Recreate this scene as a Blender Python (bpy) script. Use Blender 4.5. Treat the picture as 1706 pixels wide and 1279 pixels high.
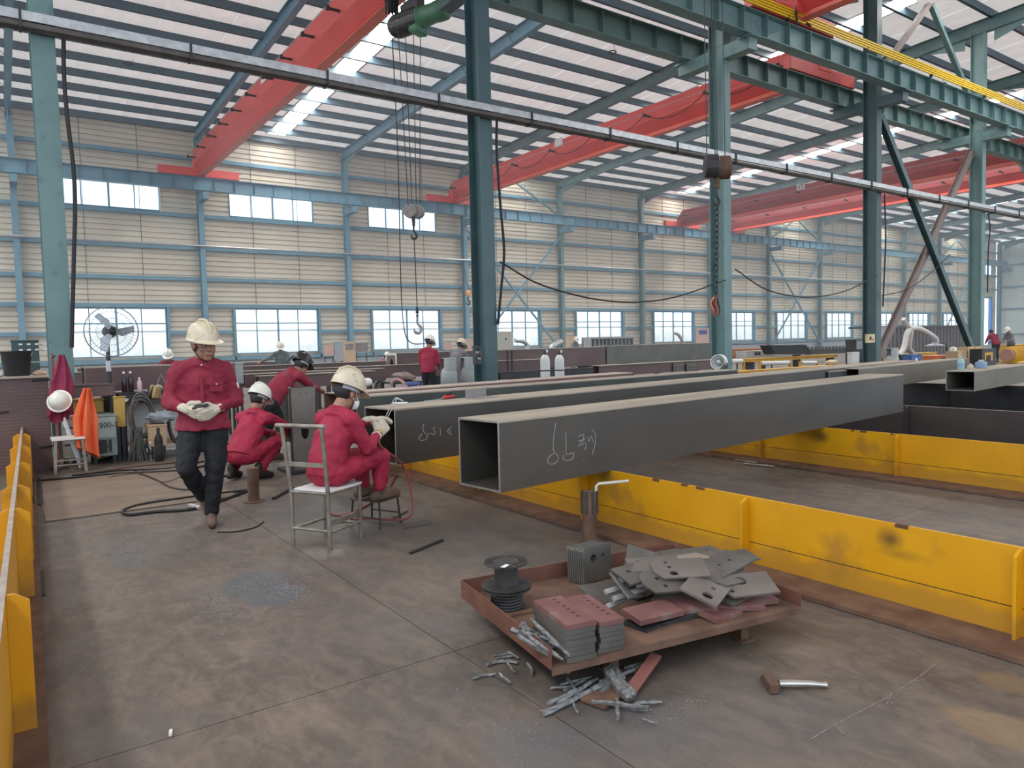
import bpy, bmesh, math, random
from mathutils import Vector, Matrix, Euler, noise
V = Vector
random.seed(7)
PI = math.pi
SC = bpy.context.scene
COL = SC.collection
for _o in list(bpy.data.objects):
    bpy.data.objects.remove(_o)

# ------------------------------------------------------------------ camera, sky, lights, exposure
F_PX, YAW, PITCH, ROLL, EYE = 1211.0, 0.61192, 0.055339, 0.024626, 1.5
def cam_axes():
    sy, cy, sp, cp, sr, cr = math.sin(YAW), math.cos(YAW), math.sin(PITCH), math.cos(PITCH), math.sin(ROLL), math.cos(ROLL)
    fwd = V((sy*cp, cy*cp, -sp)); right = V((cy, -sy, 0)); down = fwd.cross(right)
    return right*cr + down*sr, down*cr - right*sr, fwd
CR, CD, CF = cam_axes()
cd = bpy.data.cameras.new('camera'); cam = bpy.data.objects.new('camera', cd); COL.objects.link(cam)
cd.sensor_width = 36; cd.lens = F_PX/1706*36; cd.clip_end = 400; cd.clip_start = 0.05
m = Matrix((CR, -CD, -CF)).transposed().to_4x4(); m.translation = V((0, 0, EYE)); cam.matrix_world = m
SC.camera = cam

w = bpy.data.worlds.new('sky'); SC.world = w; w.use_nodes = True
nt = w.node_tree; nt.nodes.clear()
wo = nt.nodes.new('ShaderNodeOutputWorld'); bg = nt.nodes.new('ShaderNodeBackground')
tc = nt.nodes.new('ShaderNodeTexCoord'); sx = nt.nodes.new('ShaderNodeSeparateXYZ'); cr_ = nt.nodes.new('ShaderNodeValToRGB')
nt.links.new(tc.outputs['Generated'], sx.inputs[0]); nt.links.new(sx.outputs['Z'], cr_.inputs[0])
cr_.color_ramp.elements[0].position = 0.0; cr_.color_ramp.elements[0].color = (0.74, 0.85, 0.97, 1)
cr_.color_ramp.elements[1].position = 0.5; cr_.color_ramp.elements[1].color = (0.70, 0.83, 1.0, 1)
nt.links.new(cr_.outputs[0], bg.inputs[0]); bg.inputs[1].default_value = 1.25
nt.links.new(bg.outputs[0], wo.inputs[0])


sd_ = bpy.data.lights.new('hazy_sun', 'SUN'); sd_.energy = 5.0; sd_.angle = 0.35; sd_.color = (1.0, 0.96, 0.90)
so_ = bpy.data.objects.new('hazy_sun', sd_); COL.objects.link(so_); so_.rotation_euler = (math.radians(38), 0, math.radians(-25))
SKYLIGHT_GLOW = 17.5        # daylight through the translucent roof sheets

SC.view_settings.view_transform = 'Standard'; SC.view_settings.look = 'None'
SC.view_settings.gamma = 1; SC.view_settings.use_curve_mapping = False
SC.view_settings.exposure = 0.82
SC.cycles.use_denoising = True
SC.cycles.max_bounces = 6; SC.cycles.diffuse_bounces = 4; SC.cycles.glossy_bounces = 3
SC.cycles.transparent_max_bounces = 12; SC.cycles.transmission_bounces = 4
SC.cycles.caustics_reflective = False; SC.cycles.caustics_refractive = False
SC.cycles.sample_clamp_indirect = 4.0

def at(x, y, Y):            # photograph pixel -> point of the hall at depth Y
    r = CR*(x-853) + CD*(y-639.5) + CF*F_PX
    p = r*(Y/r.y); return V((p.x, Y, p.z+EYE))
def atz(x, y, z):           # photograph pixel -> point of the hall at height z
    r = CR*(x-853) + CD*(y-639.5) + CF*F_PX
    p = r*((z-EYE)/r.z); return V((p.x, p.y, z))

# ------------------------------------------------------------------ materials
MATS = {}
def mat(name, c1, c2=None, scale=3.0, rough=0.6, metal=0.0, bump=0.0, detail=4, lo=0.35, hi=0.65, c3=None, s3=12, stretch=(1,1,1), spec=0.5):
    if name in MATS: return MATS[name]
    M = bpy.data.materials.new(name); M.use_nodes = True; MATS[name] = M
    n = M.node_tree.nodes; L = M.node_tree.links; b = n['Principled BSDF']
    b.inputs['Roughness'].default_value = rough; b.inputs['Metallic'].default_value = metal
    b.inputs['Specular IOR Level'].default_value = spec
    b.inputs['Base Color'].default_value = (*c1, 1)
    M.diffuse_color = (*c1, 1)
    if c2 or bump:
        t = n.new('ShaderNodeTexCoord'); mp = n.new('ShaderNodeMapping'); mp.inputs['Scale'].default_value = stretch
        L.new(t.outputs['Object'], mp.inputs[0])
        nz = n.new('ShaderNodeTexNoise'); nz.inputs['Scale'].default_value = scale; nz.inputs['Detail'].default_value = detail
        L.new(mp.outputs[0], nz.inputs['Vector'])
        last = None
        if c2:
            r = n.new('ShaderNodeValToRGB'); r.color_ramp.elements[0].position = lo; r.color_ramp.elements[1].position = hi
            r.color_ramp.elements[0].color = (*c1, 1); r.color_ramp.elements[1].color = (*c2, 1)
            L.new(nz.outputs[0], r.inputs[0]); last = r.outputs[0]
            if c3:
                n3 = n.new('ShaderNodeTexNoise'); n3.inputs['Scale'].default_value = s3; n3.inputs['Detail'].default_value = 5
                L.new(mp.outputs[0], n3.inputs['Vector'])
                r3 = n.new('ShaderNodeValToRGB'); r3.color_ramp.elements[0].position = 0.58; r3.color_ramp.elements[1].position = 0.70
                r3.color_ramp.elements[0].color = (0,0,0,1); r3.color_ramp.elements[1].color = (1,1,1,1)
                L.new(n3.outputs[0], r3.inputs[0])
                mx = n.new('ShaderNodeMix'); mx.data_type = 'RGBA'; mx.inputs[7].default_value = (*c3, 1)
                L.new(r3.outputs[0], mx.inputs[0]); L.new(last, mx.inputs[6]); last = mx.outputs[2]
            L.new(last, b.inputs['Base Color'])
        if bump:
            bp = n.new('ShaderNodeBump'); bp.inputs['Strength'].default_value = bump; bp.inputs['Distance'].default_value = 0.02
            L.new(nz.outputs[0], bp.inputs['Height']); L.new(bp.outputs[0], b.inputs['Normal'])
    return M
def emit(name, c, s):
    M = bpy.data.materials.new(name); M.use_nodes = True; n = M.node_tree.nodes; L = M.node_tree.links
    b = n['Principled BSDF']; b.inputs['Base Color'].default_value = (*c, 1)
    b.inputs['Emission Color'].default_value = (*c, 1); b.inputs['Emission Strength'].default_value = s
    MATS[name] = M; return M
def glass(name, tint, gl=0.08):
    M = bpy.data.materials.new(name); M.use_nodes = True; n = M.node_tree.nodes; L = M.node_tree.links; n.clear()
    o = n.new('ShaderNodeOutputMaterial'); t = n.new('ShaderNodeBsdfTransparent'); t.inputs[0].default_value = (*tint, 1)
    g = n.new('ShaderNodeBsdfGlossy'); g.inputs['Roughness'].default_value = 0.05
    mx = n.new('ShaderNodeMixShader'); mx.inputs[0].default_value = gl
    L.new(t.outputs[0], mx.inputs[1]); L.new(g.outputs[0], mx.inputs[2]); L.new(mx.outputs[0], o.inputs[0]); MATS[name] = M; return M

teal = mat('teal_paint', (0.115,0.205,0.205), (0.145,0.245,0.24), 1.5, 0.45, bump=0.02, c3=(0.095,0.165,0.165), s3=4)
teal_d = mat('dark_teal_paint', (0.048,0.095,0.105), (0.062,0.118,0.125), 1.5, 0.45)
blue = mat('blue_grey_paint', (0.12,0.25,0.33), (0.15,0.29,0.37), 1.2, 0.5)
purl = mat('purlin_paint', (0.045,0.080,0.108), (0.060,0.10,0.13), 1.2, 0.5)
clad = mat('cream_cladding', (0.60,0.54,0.44), (0.68,0.62,0.51), 0.4, 0.55)
cladg = mat('pale_green_cladding', (0.50,0.58,0.55), (0.56,0.63,0.60), 0.4, 0.5)
foil = mat('roof_insulation', (0.62,0.545,0.50), (0.80,0.745,0.71), 1.1, 0.45, bump=0.4, detail=7, c3=(0.50,0.42,0.37), s3=0.5, stretch=(1,0.5,1))
def let_light_through(M, amount, tint):        # thin sheet that passes a little of the daylight above it
    n = M.node_tree.nodes; L = M.node_tree.links; o = n['Material Output']; t = n.new('ShaderNodeBsdfTranslucent'); t.inputs[0].default_value = (*tint, 1)
    x = n.new('ShaderNodeMixShader'); x.inputs[0].default_value = amount
    L.new(n['Principled BSDF'].outputs[0], x.inputs[1]); L.new(t.outputs[0], x.inputs[2]); L.new(x.outputs[0], o.inputs[0])
let_light_through(foil, 0.12, (1.0,0.93,0.88))
red = mat('crane_red', (0.68,0.085,0.075), (0.74,0.105,0.09), 1.0, 0.42)
orange_r = mat('crane_flange_red', (0.78,0.14,0.09), (0.84,0.17,0.11), 1.0, 0.4)
yellow = mat('yellow_paint', (0.52,0.25,0.006), (0.60,0.31,0.009), 1.4, 0.45, bump=0.02, c3=(0.40,0.19,0.02), s3=2.2)
rust = mat('rusty_steel', (0.105,0.055,0.036), (0.175,0.10,0.066), 7, 0.75, bump=0.15)
rustp = mat('red_primer', (0.20,0.075,0.06), (0.26,0.10,0.085), 5, 0.6)
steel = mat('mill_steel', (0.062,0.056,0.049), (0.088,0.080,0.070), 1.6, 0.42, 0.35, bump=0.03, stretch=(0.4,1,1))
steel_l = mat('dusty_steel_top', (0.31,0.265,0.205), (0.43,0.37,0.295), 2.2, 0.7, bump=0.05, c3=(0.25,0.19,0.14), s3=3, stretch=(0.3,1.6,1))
steel_c = mat('cut_steel', (0.30,0.30,0.29), (0.42,0.42,0.41), 20, 0.35, 0.7)
brown = mat('brown_primer_steel', (0.105,0.062,0.06), (0.14,0.085,0.08), 1.3, 0.55)
dark = mat('black_steel', (0.022,0.022,0.024), (0.035,0.034,0.036), 4, 0.5)
black = mat('black_rubber', (0.012,0.012,0.013), None, rough=0.6)
tube_m = mat('worn_steel_tube', (0.20,0.17,0.14), (0.33,0.30,0.26), 9, 0.42, 0.5)
white = mat('white_paint', (0.75,0.75,0.73), (0.82,0.82,0.80), 3, 0.5)
grey = mat('grey_paint', (0.30,0.32,0.32), (0.36,0.38,0.38), 3, 0.5)
galv = mat('galvanised_steel', (0.42,0.43,0.43), (0.55,0.56,0.56), 8, 0.38, 0.6)
card = mat('cardboard', (0.48,0.34,0.21), (0.55,0.40,0.26), 3, 0.8)
wood = mat('raw_wood', (0.45,0.31,0.15), (0.55,0.40,0.22), 6, 0.75, stretch=(1,1,6))
winglass = glass('window_glass', (0.93,0.97,1.0), 0.06)

# ------------------------------------------------------------------ geometry helpers
class MB:
    def __init__(s): s.v = []; s.f = []
    def add(s, vs, fs):
        k = len(s.v); s.v += [V(p) for p in vs]; s.f += [tuple(i+k for i in f) for f in fs]; return s
    def box(s, c, d, rot=None):
        h = V(d)*0.5; R = rot if rot is not None else Matrix.Identity(3); c = V(c)
        if isinstance(R, (tuple, list, Euler)): R = Euler(R).to_matrix()
        vs = [c + R @ V((x*h.x, y*h.y, z*h.z)) for x in (-1,1) for y in (-1,1) for z in (-1,1)]
        return s.add(vs, [(0,1,3,2),(4,6,7,5),(0,4,5,1),(2,3,7,6),(0,2,6,4),(1,5,7,3)])
    def bb(s, a, b):
        a, b = V(a), V(b); return s.box((a+b)/2, (b-a))
    def bar(s, p, q, w, h, up=(0,0,1)):
        p, q = V(p), V(q); d = (q-p); l = d.length; d.normalize()
        sd = d.cross(V(up)); sd = sd.normalized() if sd.length > 1e-6 else V((1,0,0)); u = sd.cross(d)
        return s.box((p+q)/2, (l, w, h), Matrix((d, sd, u)).transposed())
    def cyl(s, p, q, r, r2=None, n=12, cap=True):
        p, q = V(p), V(q); r2 = r if r2 is None else r2; d = (q-p).normalized()
        a = d.orthogonal().normalized(); b = d.cross(a); vs = []
        for c, rr in ((p, r), (q, r2)):
            vs += [c + (a*math.cos(t*2*PI/n) + b*math.sin(t*2*PI/n))*rr for t in range(n)]
        fs = [(i, (i+1) % n, n+(i+1) % n, n+i) for i in range(n)]
        if cap: fs += [tuple(range(n-1, -1, -1)), tuple(range(n, 2*n))]
        return s.add(vs, fs)
    def tube(s, pts, r, n=8, closed=False):
        pts = [V(p) for p in pts]; N = len(pts); vs = []; fs = []; a = None
        for i, p in enumerate(pts):
            if closed: d = pts[(i+1) % N] - pts[i-1]
            else: d = pts[min(i+1, N-1)] - pts[max(i-1, 0)]
            d.normalize()
            a = d.orthogonal().normalized() if a is None else (a - d*a.dot(d)).normalized()
            b = d.cross(a); rr = r[i] if isinstance(r, (list, tuple)) else r
            vs += [p + (a*math.cos(t*2*PI/n) + b*math.sin(t*2*PI/n))*rr for t in range(n)]
        for i in range(N if closed else N-1):
            j = (i+1) % N
            fs += [(i*n+t, i*n+(t+1) % n, j*n+(t+1) % n, j*n+t) for t in range(n)]
        if not closed: fs += [tuple(range(n-1, -1, -1)), tuple(range((N-1)*n, N*n))]
        return s.add(vs, fs)
    def lathe(s, c, prof, n=16, axis=(0,0,1), sx=1.0):
        c = V(c); ax = V(axis).normalized(); a = ax.orthogonal().normalized(); b = ax.cross(a); vs = []; fs = []
        for r, z in prof: vs += [c + ax*z + (a*math.cos(t*2*PI/n)*sx + b*math.sin(t*2*PI/n))*max(r, 1e-4) for t in range(n)]
        for i in range(len(prof)-1): fs += [(i*n+t, i*n+(t+1) % n, (i+1)*n+(t+1) % n, (i+1)*n+t) for t in range(n)]
        fs += [tuple(range(n-1, -1, -1)), tuple(range((len(prof)-1)*n, len(prof)*n))]
        return s.add(vs, fs)
    def prism(s, poly, ext):
        n = len(poly); poly = [V(p) for p in poly]; e = V(ext)
        return s.add(poly + [p+e for p in poly], [tuple(range(n-1, -1, -1)), tuple(range(n, 2*n))] + [(i, (i+1) % n, n+(i+1) % n, n+i) for i in range(n)])
    def ibeam(s, p, q, h, b, tf, tw, up=(0,0,1)):     # p, q at mid height
        p, q, u = V(p), V(q), V(up)
        s.bar(p, q, tw, h-2*tf+0.002, up); s.bar(p+u*(h-tf)/2, q+u*(h-tf)/2, b, tf, up); s.bar(p-u*(h-tf)/2, q-u*(h-tf)/2, b, tf, up); return s
    def ball(s, c, r, n=10, m=7, R=None):
        r = V(r) if not isinstance(r, (int, float)) else V((r, r, r)); c = V(c); R = R or Matrix.Identity(3); vs = []; fs = []
        for i in range(1, m):
            th = PI*i/m
            for t in range(n):
                ph = 2*PI*t/n; vs.append(c + R @ V((r.x*math.sin(th)*math.cos(ph), r.y*math.sin(th)*math.sin(ph), r.z*math.cos(th))))
        for i in range(m-2): fs += [(i*n+t, (i+1)*n+t, (i+1)*n+(t+1) % n, i*n+(t+1) % n) for t in range(n)]
        k = len(vs); vs += [c + R @ V((0,0,r.z)), c - R @ V((0,0,r.z))]
        fs += [(k, t, (t+1) % n) for t in range(n)] + [(k+1, (m-2)*n+(t+1) % n, (m-2)*n+t) for t in range(n)]
        return s.add(vs, fs)
    def capsule(s, p, q, r, r2=None, n=10):
        p, q = V(p), V(q); r2 = r if r2 is None else r2; d = (q-p); l = d.length
        if l < 1e-5: return s.ball(p, r)
        prof = [(r*math.cos(a), -r*math.sin(a)) for a in (1.5, 1.1, .7, .35, 0)] + [(r2*math.cos(a), l+r2*math.sin(a)) for a in (0, .35, .7, 1.1, 1.5)]
        return s.lathe(p, prof, n, d)
    def xf(s, M):
        s.v = [M @ p for p in s.v]; return s
    def build(s, name, m, parent=None, world=False, smooth=False, bevel=0, origin=None):
        if parent is not None:
            off = V(parent.get('org', (0,0,0))) if world else V((0,0,0))
        elif origin is not None: off = V(origin)
        else:
            xs = [p.x for p in s.v]; ys = [p.y for p in s.v]; off = V(((min(xs)+max(xs))/2, (min(ys)+max(ys))/2, min(p.z for p in s.v)))
        me = bpy.data.meshes.new(name); me.from_pydata([p-off for p in s.v], [], s.f); me.validate(); me.update()
        if smooth:
            me.polygons.foreach_set('use_smooth', [True]*len(me.polygons))
            try: me.set_sharp_from_angle(angle=0.7)
            except Exception: pass
        o = bpy.data.objects.new(name, me); COL.objects.link(o)
        if m is not None: me.materials.append(m)
        if parent is not None: o.parent = parent
        else: o.location = off
        if bevel:
            md = o.modifiers.new('edge', 'BEVEL'); md.width = bevel; md.segments = 1; md.limit_method = 'ANGLE'
        return o
def tag(o, label=None, cat=None, group=None, kind=None):
    for k, v in (('label', label), ('category', cat), ('group', group), ('kind', kind)):
        if v: o[k] = v
    return o
def thing(name, label, cat, loc=(0,0,0), rz=0.0, group=None, kind=None):
    o = bpy.data.objects.new(name, None); COL.objects.link(o); o.location = loc; o.rotation_euler = (0,0,rz)
    o['org'] = list(loc); o.empty_display_size = 0.1
    return tag(o, label, cat, group, kind)
def orig(o):                 # world position of a thing's base
    return V(o['org'])
def dup(src, name, loc, parent=None, rot=None):
    c = src.copy(); COL.objects.link(c); c.name = name; c.location = loc
    if rot is not None: c.rotation_euler = rot
    if parent is not None: c.parent = parent
    return c
def catmull(pts, k=6):
    pts = [V(p) for p in pts]; P = [pts[0]*2-pts[1]] + pts + [pts[-1]*2-pts[-2]]; out = []
    for i in range(1, len(P)-2):
        for j in range(k):
            t = j/k; a, b, c, d = P[i-1], P[i], P[i+1], P[i+2]
            out.append(0.5*((2*b) + (c-a)*t + (2*a-5*b+4*c-d)*t*t + (3*b-a-3*c+d)*t**3))
    return out + [pts[-1]]

def lettering(name, text, size, m, parent):
    cu = bpy.data.curves.new('t', 'FONT'); cu.body = text; cu.size = size; cu.extrude = 0.002; cu.align_x = 'CENTER'; cu.align_y = 'CENTER'
    t = bpy.data.objects.new('t', cu); COL.objects.link(t); dg = bpy.context.evaluated_depsgraph_get(); me = bpy.data.meshes.new_from_object(t.evaluated_get(dg))
    bpy.data.objects.remove(t); me.name = name; me.materials.clear(); me.materials.append(m); o = bpy.data.objects.new(name, me); COL.objects.link(o); o.parent = parent; return o
# ------------------------------------------------------------------ the hall
BAY = 7.53
def BX(k): return 0.78 + BAY*k
KS = range(-3, 14)
WY = 38.45                                    # inner face of the back cladding
XE = 99.0                                     # far end wall
def roof(Y): return 12.45 + 0.04*(37.5-Y)     # underside of the roof sheets
Y0 = -14.0

def floor_material():
    M = bpy.data.materials.new('worn_concrete'); M.use_nodes = True; n = M.node_tree.nodes; L = M.node_tree.links; b = n['Principled BSDF']
    g = n.new('ShaderNodeNewGeometry')
    def noise_(scale, detail=6, rough=0.6, st=(1,1,1), dist=0.0):
        mp = n.new('ShaderNodeMapping'); mp.inputs['Scale'].default_value = st; L.new(g.outputs['Position'], mp.inputs[0])
        z = n.new('ShaderNodeTexNoise'); z.inputs['Scale'].default_value = scale; z.inputs['Detail'].default_value = detail
        z.inputs['Roughness'].default_value = rough; z.inputs['Distortion'].default_value = dist; L.new(mp.outputs[0], z.inputs['Vector']); return z.outputs[0]
    def ramp(i, a, b_, c0=(0,0,0), c1=(1,1,1)):
        r = n.new('ShaderNodeValToRGB'); r.color_ramp.elements[0].position = a; r.color_ramp.elements[1].position = b_
        r.color_ramp.elements[0].color = (*c0, 1); r.color_ramp.elements[1].color = (*c1, 1); L.new(i, r.inputs[0]); return r.outputs[0]
    def mix(f, a, c):
        x = n.new('ShaderNodeMix'); x.data_type = 'RGBA'; L.new(f, x.inputs[0])
        if isinstance(a, tuple): x.inputs[6].default_value = (*a, 1)
        else: L.new(a, x.inputs[6])
        if isinstance(c, tuple): x.inputs[7].default_value = (*c, 1)
        else: L.new(c, x.inputs[7])
        return x.outputs[2]
    def math_(op, a, c):
        x = n.new('ShaderNodeMath'); x.operation = op; x.use_clamp = True
        for i, q in enumerate((a, c)):
            if isinstance(q, (int, float)): x.inputs[i].default_value = q
            else: L.new(q, x.inputs[i])
        return x.outputs[0]
    def spot(c, rx, ry, soft, amt):           # a soft patch: old stains, and the shade painted under the tray
        mp = n.new('ShaderNodeMapping'); mp.vector_type = 'TEXTURE'; mp.inputs['Location'].default_value = (c[0], c[1], 0); mp.inputs['Scale'].default_value = (rx, ry, 1)
        L.new(g.outputs['Position'], mp.inputs[0])
        d = n.new('ShaderNodeVectorMath'); d.operation = 'LENGTH'; L.new(mp.outputs[0], d.inputs[0])
        z = noise_(4, 5); w_ = math_('ADD', math_('MULTIPLY', d.outputs['Value'], 0.55), math_('MULTIPLY', z, 0.5))
        return math_('MULTIPLY', ramp(w_, 0.52, 0.52+soft, (1,1,1), (0,0,0)), amt)
    base = mix(ramp(noise_(0.55, 5, 0.6), 0.36, 0.66), FLOOR_A, FLOOR_B)
    base = mix(math_('MULTIPLY', ramp(noise_(2.3, 7, 0.68, (1.5,0.7,1), 0.6), 0.50, 0.68), 0.7), base, FLOOR_C)
    base = mix(math_('MULTIPLY', ramp(noise_(1.1, 6, 0.6, (1,1,1), 0.4), 0.55, 0.72), 0.55), base, (0.082, 0.068, 0.061))
    base = mix(math_('MULTIPLY', ramp(noise_(14, 5, 0.7), 0.58, 0.75), 0.30), base, (0.26, 0.22, 0.175))
    base = mix(math_('MULTIPLY', ramp(noise_(30, 4, 0.7, (2.2,1,1)), 0.60, 0.70), 0.42), base, (0.07, 0.062, 0.056))
    base = mix(math_('MULTIPLY', ramp(noise_(5.5, 9, 0.72, (1.4,0.8,1), 0.8), 0.44, 0.62), 0.55), base, (0.225, 0.178, 0.135))
    base = mix(math_('MULTIPLY', ramp(noise_(7.5, 9, 0.75, (1.6,0.7,1), 1.2), 0.52, 0.66), 0.50), base, (0.065, 0.053, 0.048))
    base = mix(math_('MULTIPLY', ramp(noise_(0.9, 4, 0.5), 0.48, 0.62), 0.35), base, (0.105, 0.100, 0.105))
    # steel dust and oil trodden into the floor, and painted shade under the tray
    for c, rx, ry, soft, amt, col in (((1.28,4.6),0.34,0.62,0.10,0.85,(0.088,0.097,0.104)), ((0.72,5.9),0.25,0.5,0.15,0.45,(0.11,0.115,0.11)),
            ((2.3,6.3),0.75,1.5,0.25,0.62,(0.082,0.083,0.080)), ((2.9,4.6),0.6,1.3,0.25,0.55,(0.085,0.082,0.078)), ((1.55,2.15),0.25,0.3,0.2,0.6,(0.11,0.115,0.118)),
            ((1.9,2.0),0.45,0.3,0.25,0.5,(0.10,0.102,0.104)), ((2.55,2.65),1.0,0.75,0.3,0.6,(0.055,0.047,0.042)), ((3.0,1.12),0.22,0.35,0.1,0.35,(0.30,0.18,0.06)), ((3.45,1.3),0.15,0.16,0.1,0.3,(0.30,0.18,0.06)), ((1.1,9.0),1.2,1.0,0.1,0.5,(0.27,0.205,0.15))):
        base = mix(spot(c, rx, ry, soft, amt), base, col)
    L.new(base, b.inputs['Base Color'])
    L.new(ramp(noise_(1.7, 5), 0.3, 0.7, (0.42,0.42,0.42), (0.68,0.68,0.68)), b.inputs['Roughness'])
    bp = n.new('ShaderNodeBump'); bp.inputs['Strength'].default_value = 0.25; bp.inputs['Distance'].default_value = 0.01
    L.new(noise_(25, 6), bp.inputs['Height']); L.new(bp.outputs[0], b.inputs['Normal'])
    return M
FLOOR_A, FLOOR_B, FLOOR_C = (0.088,0.071,0.061), (0.138,0.114,0.096), (0.185,0.150,0.115)
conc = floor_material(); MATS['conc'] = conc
joint = mat('joint_dirt', (0.05,0.045,0.04), None, rough=0.9)

fl = MB().bb((-31,Y0,-0.20), (XE+3, 39, -0.012)).build('floor', joint, origin=(0,0,0)); tag(fl, 'worn grey brown concrete shop floor', 'floor', kind='structure')
fl['org'] = [0,0,0]
xs = [-30, -25.5, -21, -17, -12.65, -7.85, -3.05, 1.75, 6.4, 11.05, 15.7]; ys = [-6.28, -1.62, 3.04, 7.70, 12.36]
J = 0.003
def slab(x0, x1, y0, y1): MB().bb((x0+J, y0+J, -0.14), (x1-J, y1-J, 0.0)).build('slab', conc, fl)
for i in range(len(xs)-1):
    for j in range(len(ys)-1): slab(xs[i], xs[i+1], ys[j], ys[j+1])
for a in range(6): slab(-30+a*22, -8+a*22, 12.36, 24); slab(-30+a*22, -8+a*22, 24, 39)
for a in range(5): slab(15.7+a*17.2, 15.7+(a+1)*17.2, Y0, 12.36)
slab(-30, 15.7, Y0, -6.28)
og = MB().bb((-160,39,-0.4), (260,170,-0.25)).build('ground_outside', mat('yard_concrete', (0.55,0.55,0.53), (0.6,0.6,0.58), 0.3), origin=(0,39,0)); tag(og, 'pale concrete yard outside the windows', 'ground', kind='structure')
fw = MB().bb((-60,46,-0.3), (170,46.3,2.75)).bb((-60,45.93,2.75), (170,46.37,2.95)).build('wall_yard', white); tag(fw, 'white yard wall outside the back windows', 'wall', kind='structure')

# ---- back wall
wb = thing('wall_back', 'long back wall of cream corrugated sheets with blue grey framing', 'wall', (0,WY,0), kind='structure')
LW = {k: (BX(k)+1.55, BX(k)+5.88) for k in KS}
UWK = (-3, -2, -1, 0, 1, 2)
def corr_profile(z0, z1, pitch=0.25, dep=0.065):
    pts = [(z0, 0.0)]; z = math.floor(z0/pitch)*pitch
    while z < z1:
        for dz, y in ((0.165,0), (0.185,dep), (0.232,dep), (0.25,0)):
            if z0 < z+dz < z1: pts.append((z+dz, y))
        z += pitch
    return pts + [(z1, pts[-1][1])]
def corr(mb, x0, x1, z0, z1):
    p = corr_profile(z0, z1); n = len(p)
    mb.add([(x0, WY+y, z) for z, y in p] + [(x1, WY+y, z) for z, y in p] + [(x0, WY+0.09, z0), (x1, WY+0.09, z0), (x1, WY+0.09, z1), (x0, WY+0.09, z1)],
           [(i, n+i, n+i+1, i+1) for i in range(n-1)] + [(2*n, 2*n+3, 2*n+2, 2*n+1)])
for k in KS[:-1] if False else list(KS)[:-1]:
    x0, x1 = BX(k), min(BX(k+1), XE); mb = MB(); a, b_ = LW[k]
    door = (k == 12)
    if door: a, b_ = 94.9, 97.4
    zl = 0.0 if door else 1.32; zh = 5.6 if door else 3.62
    corr(mb, x0, a, 0.95 if not door else 0.0, zh); corr(mb, b_, x1, 0.95 if not door else 0.0, zh)
    if not door: corr(mb, a, b_, 0.95, zl)
    if k in UWK or k == 12:
        corr(mb, x0, x1, zh, 8.25); corr(mb, x0, a, 8.25, 9.48); corr(mb, b_, x1, 8.25, 9.48); corr(mb, x0, x1, 9.48, 12.6)
    else: corr(mb, x0, x1, zh, 12.6)
    mb.build('cladding_panel', clad, wb, world=True)
    MB().bb((x0, WY-0.14, 0), (a if door else x1, WY+0.12, 0.95)).build('plinth', mat('plinth_paint', (0.30,0.33,0.37), (0.36,0.39,0.42), 1, 0.7), wb, world=True)
    for z in (3.74, 5.05, 6.55, 8.12, 9.62, 10.9):
        if door and z < 5.3: continue
        MB().bb((x0, WY-0.20, z-0.09), (x1, WY-0.01, z+0.09)).build('girt', blue, wb, world=True)
    if not door:
        for p, q in ((x0, a-0.12), (b_+0.12, x1)): MB().bb((p, WY-0.16, 2.35), (q, WY-0.01, 2.52)).build('girt', blue, wb, world=True)
        MB().bb((x0, WY-0.20, 1.02), (x1, WY-0.01, 1.2)).build('girt', blue, wb, world=True)
        for p in (a-0.12, b_+0.02): MB().bb((p, WY-0.2, 0.95), (p+0.10, WY-0.02, 3.66)).build('window_post', blue, wb, world=True)
        for f in (0.35, 0.66): MB().cyl((x0+BAY*f, WY-0.06, 3.7), (x0+BAY*f, WY-0.06, 12.3), 0.012, n=5).build('sag_rod', dark, wb, world=True)
for k in KS:
    if BX(k) > XE: continue
    x = BX(k)+0.05; mb = MB().ibeam((x, 38.07, 0), (x, 38.07, 11.95), 0.36, 0.24, 0.02, 0.014, up=(0,1,0)); mb.build('wall_column', blue if k < 4 else teal, wb, world=True)
    MB().bb((x-0.13, 36.75, 8.72), (x+0.13, 37.92, 9.04)).build('runway_bracket', blue, wb, world=True)
for k in (3, 7, 11):
    a, b_ = BX(k)+0.2, BX(k+1)-0.1
    MB().bar((a,37.95,8.5), (b_,37.95,0.9), 0.10, 0.12, (0,1,0)).build('brace', blue, wb, world=True)
    MB().bar((a,37.87,0.9), (b_,37.87,8.5), 0.10, 0.12, (0,1,0)).build('brace', blue, wb, world=True)
    mid = (a+b_)/2
    for e in (a, b_): MB().bar((mid,37.9,11.75), (e,37.9,9.85), 0.10, 0.12, (0,1,0)).build('brace', teal, wb, world=True)

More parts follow.
